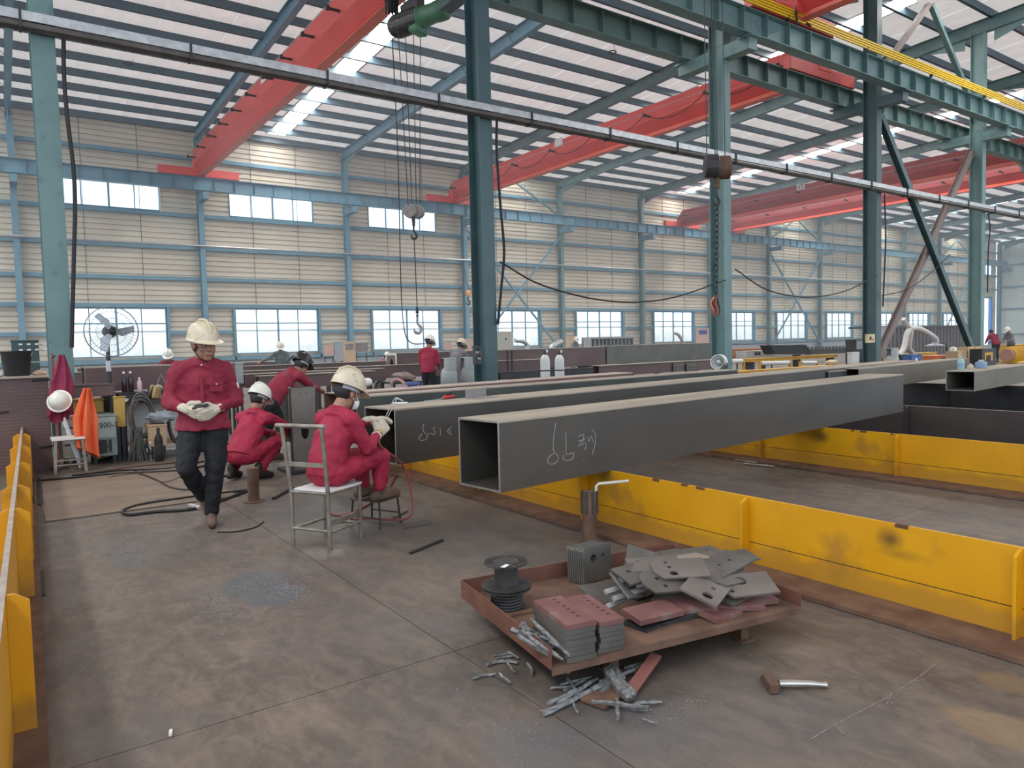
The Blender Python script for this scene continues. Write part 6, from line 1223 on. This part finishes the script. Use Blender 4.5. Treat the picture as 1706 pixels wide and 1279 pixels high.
crate('cream electrical panel on a stand right of the dark teal column', 'switch_box', 'cabinet', (827,552,855,584), 16.8, 0.3, mat('cream_paint', (0,0,0)), parts=[('door',0.05,0.05,0.95,0.95,mat('cream_paint', (0,0,0)),0.015),('handle',0.5,0.55,0.56,0.66,dark,0.03)])
crate('hose reel and valves fixed on the dark teal column', 'valve_set', 'valves', (792,576,803,607), 12.36, 0.10, mat('valve_dark', (0.05,0.06,0.06), None, rough=0.5), legs=False, parts=[('valve',0.05+0.25*(i%3),0.1+0.17*i,0.30+0.25*(i%3),0.2+0.17*i,[dark,grey,rust,grey,dark][i],0.06) for i in range(5)])
for i, (x0_,y0_,x1_,y1_,mm,lab) in enumerate(((540,574,557,592,mat('pink_board', (0.50,0.33,0.28), None, rough=0.8),'pink cardboard sheet leaning under the second lower window, leftmost'),(557,570,571,600,mat('grey_blue_board', (0.30,0.34,0.36), None, rough=0.8),'grey blue sheet leaning between the cardboard sheets'),(572,569,592,603,card,'tall tan cardboard sheet with a dark print'),(592,571,613,586,mat('dark_print', (0.14,0.11,0.10), (0.24,0.2,0.18), 8, 0.7),'dark printed board right of the tall cardboard sheet'),(740,568,752,582,mat('pink_board', (0,0,0)),'pink board behind the grey worker, the smaller'),(775,564,796,592,mat('pink_board', (0,0,0)),'pink board behind the dark teal column, the larger'),(943,560,961,578,card,'tan notice board under the back window past the white cylinders'),(1160,547,1181,572,mat('pink_board', (0,0,0)),'pale pink notice board beside the teal column with the chain'))):
    x0, x1, z0, z1 = rect(x0_,y0_,x1_,y1_,36.5); o = thing('board', lab, 'board', ((x0+x1)/2,36.5,z0)); MB().bb((x0,36.5,z0),(x1,36.54,z1)).build('sheet', mm, o, world=True); MB().bb((x0-0.03,36.49,z0-0.03),(x1+0.03,36.51,z0)).build('edge_strip', grey, o, world=True); MB().bb((x0-0.03,36.49,z1),(x1+0.03,36.51,z1+0.03)).build('edge_strip', grey, o, world=True)
    for x in (x0+0.05, x1-0.1): MB().bb((x,36.55,0),(x+0.05,36.6,z1)).build('post', dark, o, world=True)
    if i in (2, 7): MB().bb((x0+0.2*(x1-x0),36.485,z0+0.6*(z1-z0)),(x0+0.85*(x1-x0),36.5,z0+0.9*(z1-z0))).build('print', [mat('dark_print', (0,0,0)),MATS['tool_blue']][i == 7], o, world=True)
def duct(label, pts, r, hood=None, m=None, name='fume_pipe'):
    o = thing(name, label, 'fume duct', (pts[0][0],pts[0][1],0)); MB().tube(catmull(pts,5), r, 10).build('hose', m or galv, o, world=True, smooth=True)
    if hood: p, h, rr = hood; MB().lathe(p, [(r,0.12),(r*1.1,0.08),(rr,0.0),(rr,-0.02),(rr*0.95,-0.02),(r,0.06)], 16).build('hood', grey, o, world=True)
    b_ = V(pts[0]); MB().bb((b_.x-0.12,b_.y-0.12,0),(b_.x+0.12,b_.y+0.12,b_.z)).build('post', dark, o, world=True); return o
Yd = 24; duct('small pale bent fume pipe before the window past the dark column', [at(878,585,Yd),at(878,574,Yd),at(870,568,Yd),at(858,567,Yd)], 0.09); duct('pale bent pipe lying by the brown box beam', [at(918,582,21),at(922,576,21),at(936,569,21)], 0.11)
duct('grey fume arm with a lamp head before the back window at mid right', [at(1140,575,26),at(1136,566,26),at(1130,557,26),at(1122,554,26)], 0.09)
rk = thing('slotted_rack', 'grey rack of upright slats on top of the far side of the beam', 'rack', at(1018,578,23)); x0, x1, z0, z1 = rect(985,560,1056,582,23)
MB().bb((x0,23,z1-0.08),(x1,23.6,z1)).build('top_rail', grey, rk, world=True); MB().bb((x0,23,z0),(x1,23.6,z0+0.05)).build('bottom_rail', grey, rk, world=True); MB().bb((x0,23.55,z0),(x1,23.6,z1)).build('back_sheet', mat('blue_dark', (0.10,0.13,0.16), None, rough=0.6), rk, world=True)
for i in range(12): x = x0+(x1-x0)*i/11.2; MB().bb((x,23,z0),(x+0.03,23.5,z1-0.05)).build('slat', grey, rk, world=True)
for x in (x0+0.1,x1-0.2): MB().bb((x,23.1,0),(x+0.1,23.5,z0)).build('leg', dark, rk, world=True)
fr = thing('floor_fan', 'black round fan standing behind the two H beams', 'fan', at(500,615,20)-V((0,0,0))); fr.location.z = 0; fr['org'] = list(fr.location)
MB().tube([(0.42*math.cos(t),0,0.92+0.42*math.sin(t)) for t in [k*2*PI/30 for k in range(30)]], 0.022, 6, closed=True).build('rim', black, fr); MB().tube([(0.2*math.cos(t),0,0.92+0.2*math.sin(t)) for t in [k*2*PI/24 for k in range(24)]], 0.008, 4, closed=True).build('ring', black, fr)
for k in range(12): t = k*PI/6; MB().cyl((0.06*math.cos(t),0,0.92+0.06*math.sin(t)), (0.42*math.cos(t),0,0.92+0.42*math.sin(t)), 0.006, n=4).build('spoke', black, fr)
MB().cyl((0,-0.06,0.92),(0,0.15,0.92),0.07,n=12).build('motor', black, fr); MB().bb((-0.03,0.05,0),(0.03,0.1,0.9)).bb((-0.3,-0.1,0),(0.3,0.25,0.03)).build('stand', black, fr)
tg2 = thing('hoist_hook', 'small orange hoist hook hanging on the back wall column', 'hook', at(780,492,36.4)); MB().ball((0,0,0.12), (0.17,0.12,0.2), 12, 8).build('case', mat('tag_orange', (0.75,0.35,0.06), None, rough=0.5), tg2, smooth=True); hook(MB(), V((0,0,-0.35)), 0.8).build('hook', dark, tg2); MB().cyl((0,0,0.2),(0,0.4,2.0),0.02,n=5).build('chain', dark, tg2)
# --- right hand side machines
q = at(1198,603,10.4); dl = thing('drum_fan', 'white round drum fan with a rusty back before the teal column', 'fan', (q.x,10.4,0)); a = V((-0.9,-0.42,0)).normalized(); c = V((q.x,10.4,q.z))
MB().lathe(c, [(0.13,-0.10),(0.17,-0.08),(0.17,0.10),(0.155,0.10),(0.15,-0.04),(0.0,-0.05)], 20, a).build('drum', white, dl, world=True, smooth=True); MB().lathe(c-a*0.22, [(0.10,0),(0.125,0.03),(0.125,0.13)], 16, a).build('back_cap', mat('rosy_rust', (0.35,0.18,0.13), None, rough=0.7), dl, world=True); MB().lathe(c+a*0.02, [(0.0,0),(0.09,0.0),(0.05,0.05),(0,0.06)], 14, a).build('impeller', galv, dl, world=True); MB().bb((q.x-0.03,10.37,0),(q.x+0.03,10.43,q.z-0.15)).bb((q.x-0.2,10.2,0),(q.x+0.2,10.6,0.02)).build('stand', dark, dl, world=True)
for i in range(5): MB().tube(catmull([(q.x-0.25+0.03*i,10.3,0.8),(q.x-0.2+0.05*i,10.2,q.z-0.18+0.04*i),(q.x-0.05+0.03*i,10.25,0.85)],4),0.01,5).build('lead', dark, dl, world=True)
def long_frame(label, px, Y, depth, m, nweb=4, topm=None, name='roller_table'):
    x0, x1, z0, z1 = rect(*px, Y); o = thing(name, label, 'machine frame', ((x0+x1)/2,Y,0)); MB().bb((x0,Y+depth*0.08,z0+0.03),(x1,Y+depth*0.12,z1-0.03)).build('web', m, o, world=True); MB().bb((x0,Y,z1-0.03),(x1,Y+depth,z1)).build('top_flange', topm or m, o, world=True); MB().bb((x0,Y,z0),(x1,Y+depth,z0+0.03)).build('bottom_flange', m, o, world=True)
    for i in range(nweb+1): x = x0+(x1-x0-0.03)*i/nweb; MB().bb((x,Y+0.02,z0+0.03),(x+0.03,Y+depth-0.02,z1-0.03)).build('stiffener', m, o, world=True)
    for x in (x0+0.2, x1-0.3): MB().bb((x,Y+0.05,0),(x+0.12,Y+depth-0.05,z0)).build('foot', dark, o, world=True)
    return o
ochre = mat('frame_yellow', (0.50,0.27,0.02), (0.58,0.33,0.03), 2, 0.5)
long_frame('yellow roller frame beyond the teal column, the nearer lower one', (1228,607,1405,627), 14.5, 0.4, ochre, 5); long_frame('yellow roller frame beyond the teal column, the farther upper one', (1250,590,1396,603), 16.8, 0.4, ochre, 4)
long_frame('orange brown frame behind the yellow roller frames at left', (1212,579,1282,597), 19, 0.4, mat('orange_frame', (0.42,0.16,0.06), (0.48,0.2,0.08), 2, 0.6), 3, name='roller_table')
for i, (a, b_) in enumerate((((1268,605),(1314,604)), ((1335,604),(1359,604)), ((1215,602),(1236,601)))): p, q = at(*a,15.5), at(*b_,15.5); o = thing('roller', ['long white roller on the yellow frames','short white roller on the yellow frames','white roller end left of the yellow frames'][i], 'roller', (p+q)/2); MB().cyl(p,q,0.07,n=12).build('barrel', wcy, o, world=True, smooth=True); MB().cyl(p-V((0.08,0,0)),q+V((0.08,0,0)),0.025,n=8).build('axle', dark, o, world=True); MB().bb((p.x-0.1,15.45,0),(p.x-0.05,15.55,p.z+0.05)).build('bearing', ochre, o, world=True); MB().bb((q.x+0.05,15.45,0),(q.x+0.1,15.55,q.z+0.05)).build('bearing', ochre, o, world=True)
cvb = crate('pale grey machine bed with small square windows', 'milling_machine', 'machine', (1243,583,1288,601), 18.2, 0.5, mat('pale_machine', (0.50,0.50,0.48), None, rough=0.5), parts=[('window',0.3,0.55,0.4,0.85,dark,0.01),('window',0.42,0.55,0.52,0.85,dark,0.01),('window',0.75,0.55,0.85,0.85,dark,0.01)])
bm = thing('black_machine', 'black trough shaped machine head on the yellow frames', 'machine', at(1318,590,17)); p = [at(1284,575,17),at(1340,574.5,17),at(1352,590,17),at(1292,590,17)]; MB().prism(p, (0,0.5,0)).build('trough', black, bm, world=True); p2 = [at(1338,574,17),at(1343,574,17),at(1356,590,17),at(1351,590,17)]; MB().prism(p2, (0,0.5,0)).build('end_plate', dark, bm, world=True)
a_, b2 = at(1350,590,17), at(1436,587,17); MB().bar(a_+V((0,0.2,0.05)), b2+V((0,0.2,0.05)), 0.12, 0.12).build('rack_bar', dark, bm, world=True)
for i in range(15): p = a_+(b2-a_)*((i+0.5)/15)+V((0,0.15,0.10)); MB().prism([p+V((-0.09,0,0)),p+V((0.05,0,0)),p+V((0.05,0,0.20))], (0,0.1,0)).build('tooth', black, bm, world=True)
MB().bb((a_.x-0.6,17.1,0),(a_.x-0.5,17.4,a_.z)).bb((b2.x-0.3,17.1,0),(b2.x-0.2,17.4,b2.z)).build('leg', dark, bm, world=True)
crate('dark machine carriage at the right end of the toothed rack', 'machine_carriage', 'machine', (1425,565,1440,606), 15.0, 0.4, dark, parts=[('cover',0.1,0.6,0.9,0.95,grey,0.02)]); crate('white post box beside the dark machine carriage', 'post_box', 'box', (1420,586,1432,606), 14.6, 0.2, wcy)
q = at(1408,607,14.2); rag('cream cloth sack on the yellow frame', V((q.x,14.7,q.z)), 0.22, mat('cream_sack', (0.60,0.50,0.38), None, rough=0.85), 14, 'sack')
crate('small yellowed notice box on the dark teal column', 'notice_box', 'sign', (1446,556,1458,571), 12.36, 0.1, mat('aged_yellow', (0.60,0.52,0.30), None, rough=0.6), legs=False, lid=0.01, parts=[('mark',0.2,0.3,0.5,0.7,dark,0.004),('mark',0.6,0.2,0.8,0.5,red,0.004)])
crate('grey electrical box on the brown brace beside the ducts', 'electrical_box', 'cabinet', (1465,544,1478,563), 14.2, 0.2, grey, parts=[('latch',0.75,0.4,0.85,0.6,dark,0.02)])
q = at(1475,604,11.8); lpg('pale grey gas cylinder beside the dark teal column at right', V((q.x,11.6,0.42)), 0.2, 1.05); crate('dark box under the pale grey gas cylinder', 'steel_box', 'box', (1458,606,1492,618), 11.4, 0.5, dark)
cw = thing('shipping_container', 'dark ribbed side of a big steel container behind the ducts', 'container', at(1555,590,25)); x0, x1, z0, z1 = rect(1470,541,1636,605,25); n = int((x1-x0)/0.5); pts = []
for i in range(n):
    x = x0+i*(x1-x0)/n; s_ = (x1-x0)/n; pts += [(x,0),(x+s_*0.45,0),(x+s_*0.55,0.12),(x+s_*0.9,0.12)]
pts.append((x1,0)); MB().add([(x,25+y,0) for x,y in pts]+[(x,25+y,z1-0.12) for x,y in pts], [(i,i+1,len(pts)+i+1,len(pts)+i) for i in range(len(pts)-1)]).build('ribbed_side', mat('container_dark', (0.075,0.065,0.065), (0.10,0.09,0.088), 1, 0.6), cw, world=True); MB().bb((x0-0.05,24.95,z1-0.14),(x1+0.05,27.3,z1)).build('top_rail', dark, cw, world=True)
wdm = mat('duct_white', (0.56,0.54,0.50), (0.66,0.64,0.60), 12, 0.6, bump=0.1); Yd = 14.4
du = thing('fume_extractor', 'cream flexible fume ducts rising and forking with a round hood', 'fume duct', (at(1508,600,Yd).x,Yd,0))
for pl, r in (((at(1497,592,Yd),at(1504,583,Yd),at(1508,570,Yd),at(1511,556,Yd),at(1517,546,Yd)),0.105), ((at(1522,590,Yd+0.2),at(1515,580,Yd+0.2),at(1516,565,Yd+0.1),at(1518,548,Yd)),0.095), ((at(1505,531,Yd),at(1509,538,Yd),at(1515,545,Yd)),0.085), ((at(1515,547,Yd),at(1530,547,Yd),at(1545,554,Yd),at(1558,563,Yd),at(1561,570,Yd)),0.10)): MB().tube(catmull(pl,5), r, 10).build('duct', wdm, du, world=True, smooth=True)
c = at(1558,575,Yd); MB().lathe(c, [(0.10,0.12),(0.13,0.07),(0.36,0.0),(0.36,-0.03),(0.33,-0.03),(0.1,0.05)], 20).build('hood', mat('hood_grey', (0.33,0.33,0.38), None, rough=0.4), du, world=True)
MB().bb((at(1497,592,Yd).x-0.2,Yd-0.2,0),(at(1522,590,Yd).x+0.15,Yd+0.4,at(1510,590,Yd).z)).build('filter_box', dark, du, world=True); MB().bar(c+V((0,0.0,0.12)), at(1578,573,Yd), 0.04, 0.04).build('arm', dark, du, world=True); MB().bar(at(1577,573,Yd), at(1577,600,Yd), 0.06, 0.06, (0,1,0)).build('mast', dark, du, world=True)
bb_ = crate('blue box with a white round disc below the fume duct', 'blue_box', 'box', (1519,590,1536,607), 12.6, 0.3, mat('box_blue', (0.05,0.13,0.33), None, rough=0.5)); x0,x1,z0,z1 = rect(1519,590,1536,607,12.6); MB().lathe(((x0*0.6+x1*0.4),12.59,(z0+z1)/2-0.02), [(0,0),(0.075,0),(0.075,0.012),(0,0.012)], 18, (0,-1,0)).build('disc', white, bb_, world=True)
crate('orange red machine base beyond the brown box beam', 'machine', 'machine', (1559,591,1588,602), 13.2, 0.5, mat('machine_orange', (0.62,0.16,0.06), None, rough=0.5), parts=[('slot',0.3,0.3,0.6,0.6,dark,0.005)]); long_frame('low yellow frame behind the blue box', (1486,586,1562,601), 16.5, 0.4, ochre, 4)
q = at(1588,600,14.2); o = thing('hopper', 'domed grey steel hopper behind the orange machine base', 'hopper', (q.x,14.2,0)); MB().lathe((q.x,14.2,at(1588,598,14.2).z), [(0.22,0),(0.2,0.35),(0.17,0.42),(0.14,0.48),(0.0,0.52)], 16).build('dome', galv, o, world=True, smooth=True); MB().cyl((q.x,14.2,0),(q.x,14.2,q.z),0.12,n=10).build('stand', dark, o, world=True)
crate('tan cardboard carton left of the wooden crate', 'carton', 'box', (1596,584,1613,603), 11.7, 0.4, card, parts=[('tape',0.4,0.0,0.5,1,mat('tan_tape', (0,0,0)),0.003)])
wc = thing('wooden_crate', 'slatted wooden crate at the foot of the far teal column', 'crate', at(1624,606,12.0)-V((0,0,0))); x0,x1,z0,z1 = rect(1611,576,1637,606,12.0)
for i in range(4): zz = z0+(z1-z0)*i/4; MB().bb((x0,12.0,zz+0.01),(x1,12.02,zz+(z1-z0)/4-0.01)).build('slat', wood, wc, world=True)
for x in (x0,(x0+x1)/2-0.03,x1-0.06): MB().bb((x,11.98,z0),(x+0.06,12.0,z1)).build('batten', wood, wc, world=True)
MB().bb((x0,12.02,z0),(x1,12.35,z1-0.02)).build('box', wood, wc, world=True); MB().bb((x0+0.05,12.05,0),(x0+0.12,12.3,z0)).bb((x1-0.12,12.05,0),(x1-0.05,12.3,z0)).build('runner', dark, wc, world=True)
# bottles on the hollow beam end
q = atz(1622,623,0.842); bottle('pale green enamel bottle on the hollow beam end', V((13.95,5.98,0.841)), 0.24, 0.06, mat('enamel_green', (0.32,0.52,0.45), (0.38,0.58,0.52), 7, 0.4), MATS['pale_green_cloth'], label_m=mat('label_blue', (0.25,0.38,0.55), None, rough=0.5))
bottle('pale blue round tin on the hollow beam beside the green bottle', V((14.75,5.98,0.841)), 0.15, 0.10, mat('tin_blue', (0.22,0.33,0.50), None, rough=0.4), white, 'tin', 'tin'); bottle('small cream jar between the bottle and the tin', V((14.25,5.95,0.841)), 0.10, 0.05, mat('cream_sack', (0,0,0)), white, 'jar', 'jar')
mo = crate('dark machine with a yellow frame plate behind the bottles', 'small_machine', 'machine', (1636,580,1660,612), 11.2, 0.4, dark, parts=[('yellow_plate',0.15,0.35,0.7,0.8,ochre,0.02),('opening',0.25,0.35,0.55,0.65,black,0.03)])
ym = thing('gear_motor', 'big yellow ribbed motor at the right edge on the hollow beam', 'motor', (17.2,6.35,0.845)); ymm = mat('motor_yellow', (0.62,0.34,0.03), (0.7,0.42,0.05), 4, 0.4)
MB().cyl((-0.3,0,0.17),(0.55,0.06,0.17),0.16,n=18).build('housing', ymm, ym, smooth=True); MB().cyl((-0.42,-0.01,0.17),(-0.3,0,0.17),0.13,n=14).build('end_bell', mat('rosy_rust', (0,0,0)), ym)
for i in range(9): x = -0.24+i*0.09; MB().lathe((x,0.006*i,0.17), [(0.16,0),(0.178,0.0),(0.178,0.02),(0.16,0.02)], 16, (1,0.07,0)).build('rib', ymm, ym)
MB().bb((-0.25,-0.15,0),(0.5,0.18,0.04)).build('foot', ymm, ym)
long_frame('yellow frame at the right edge behind the two workers', (1682,572,1730,596), 16, 0.5, ochre, 2)
# ------------------------------------------------------------------ welding haze in the far bay
hz_ = MB().bb((-14,13.0,0.05), (XE-0.5,WY-0.3,11.6)).build('smoke_haze', None)
M = bpy.data.materials.new('haze'); M.use_nodes = True; n = M.node_tree.nodes; n.clear(); o = n.new('ShaderNodeOutputMaterial'); vs_ = n.new('ShaderNodeVolumeScatter')
vs_.inputs['Color'].default_value = (0.74,0.85,1.0,1); vs_.inputs['Density'].default_value = 0.0036; vs_.inputs['Anisotropy'].default_value = 0.2
M.node_tree.links.new(vs_.outputs[0], o.inputs['Volume']); hz_.data.materials.append(M)
tag(hz_, 'thin bluish welding haze hanging through the far bay', 'haze', kind='stuff')
SC.cycles.volume_bounces = 1
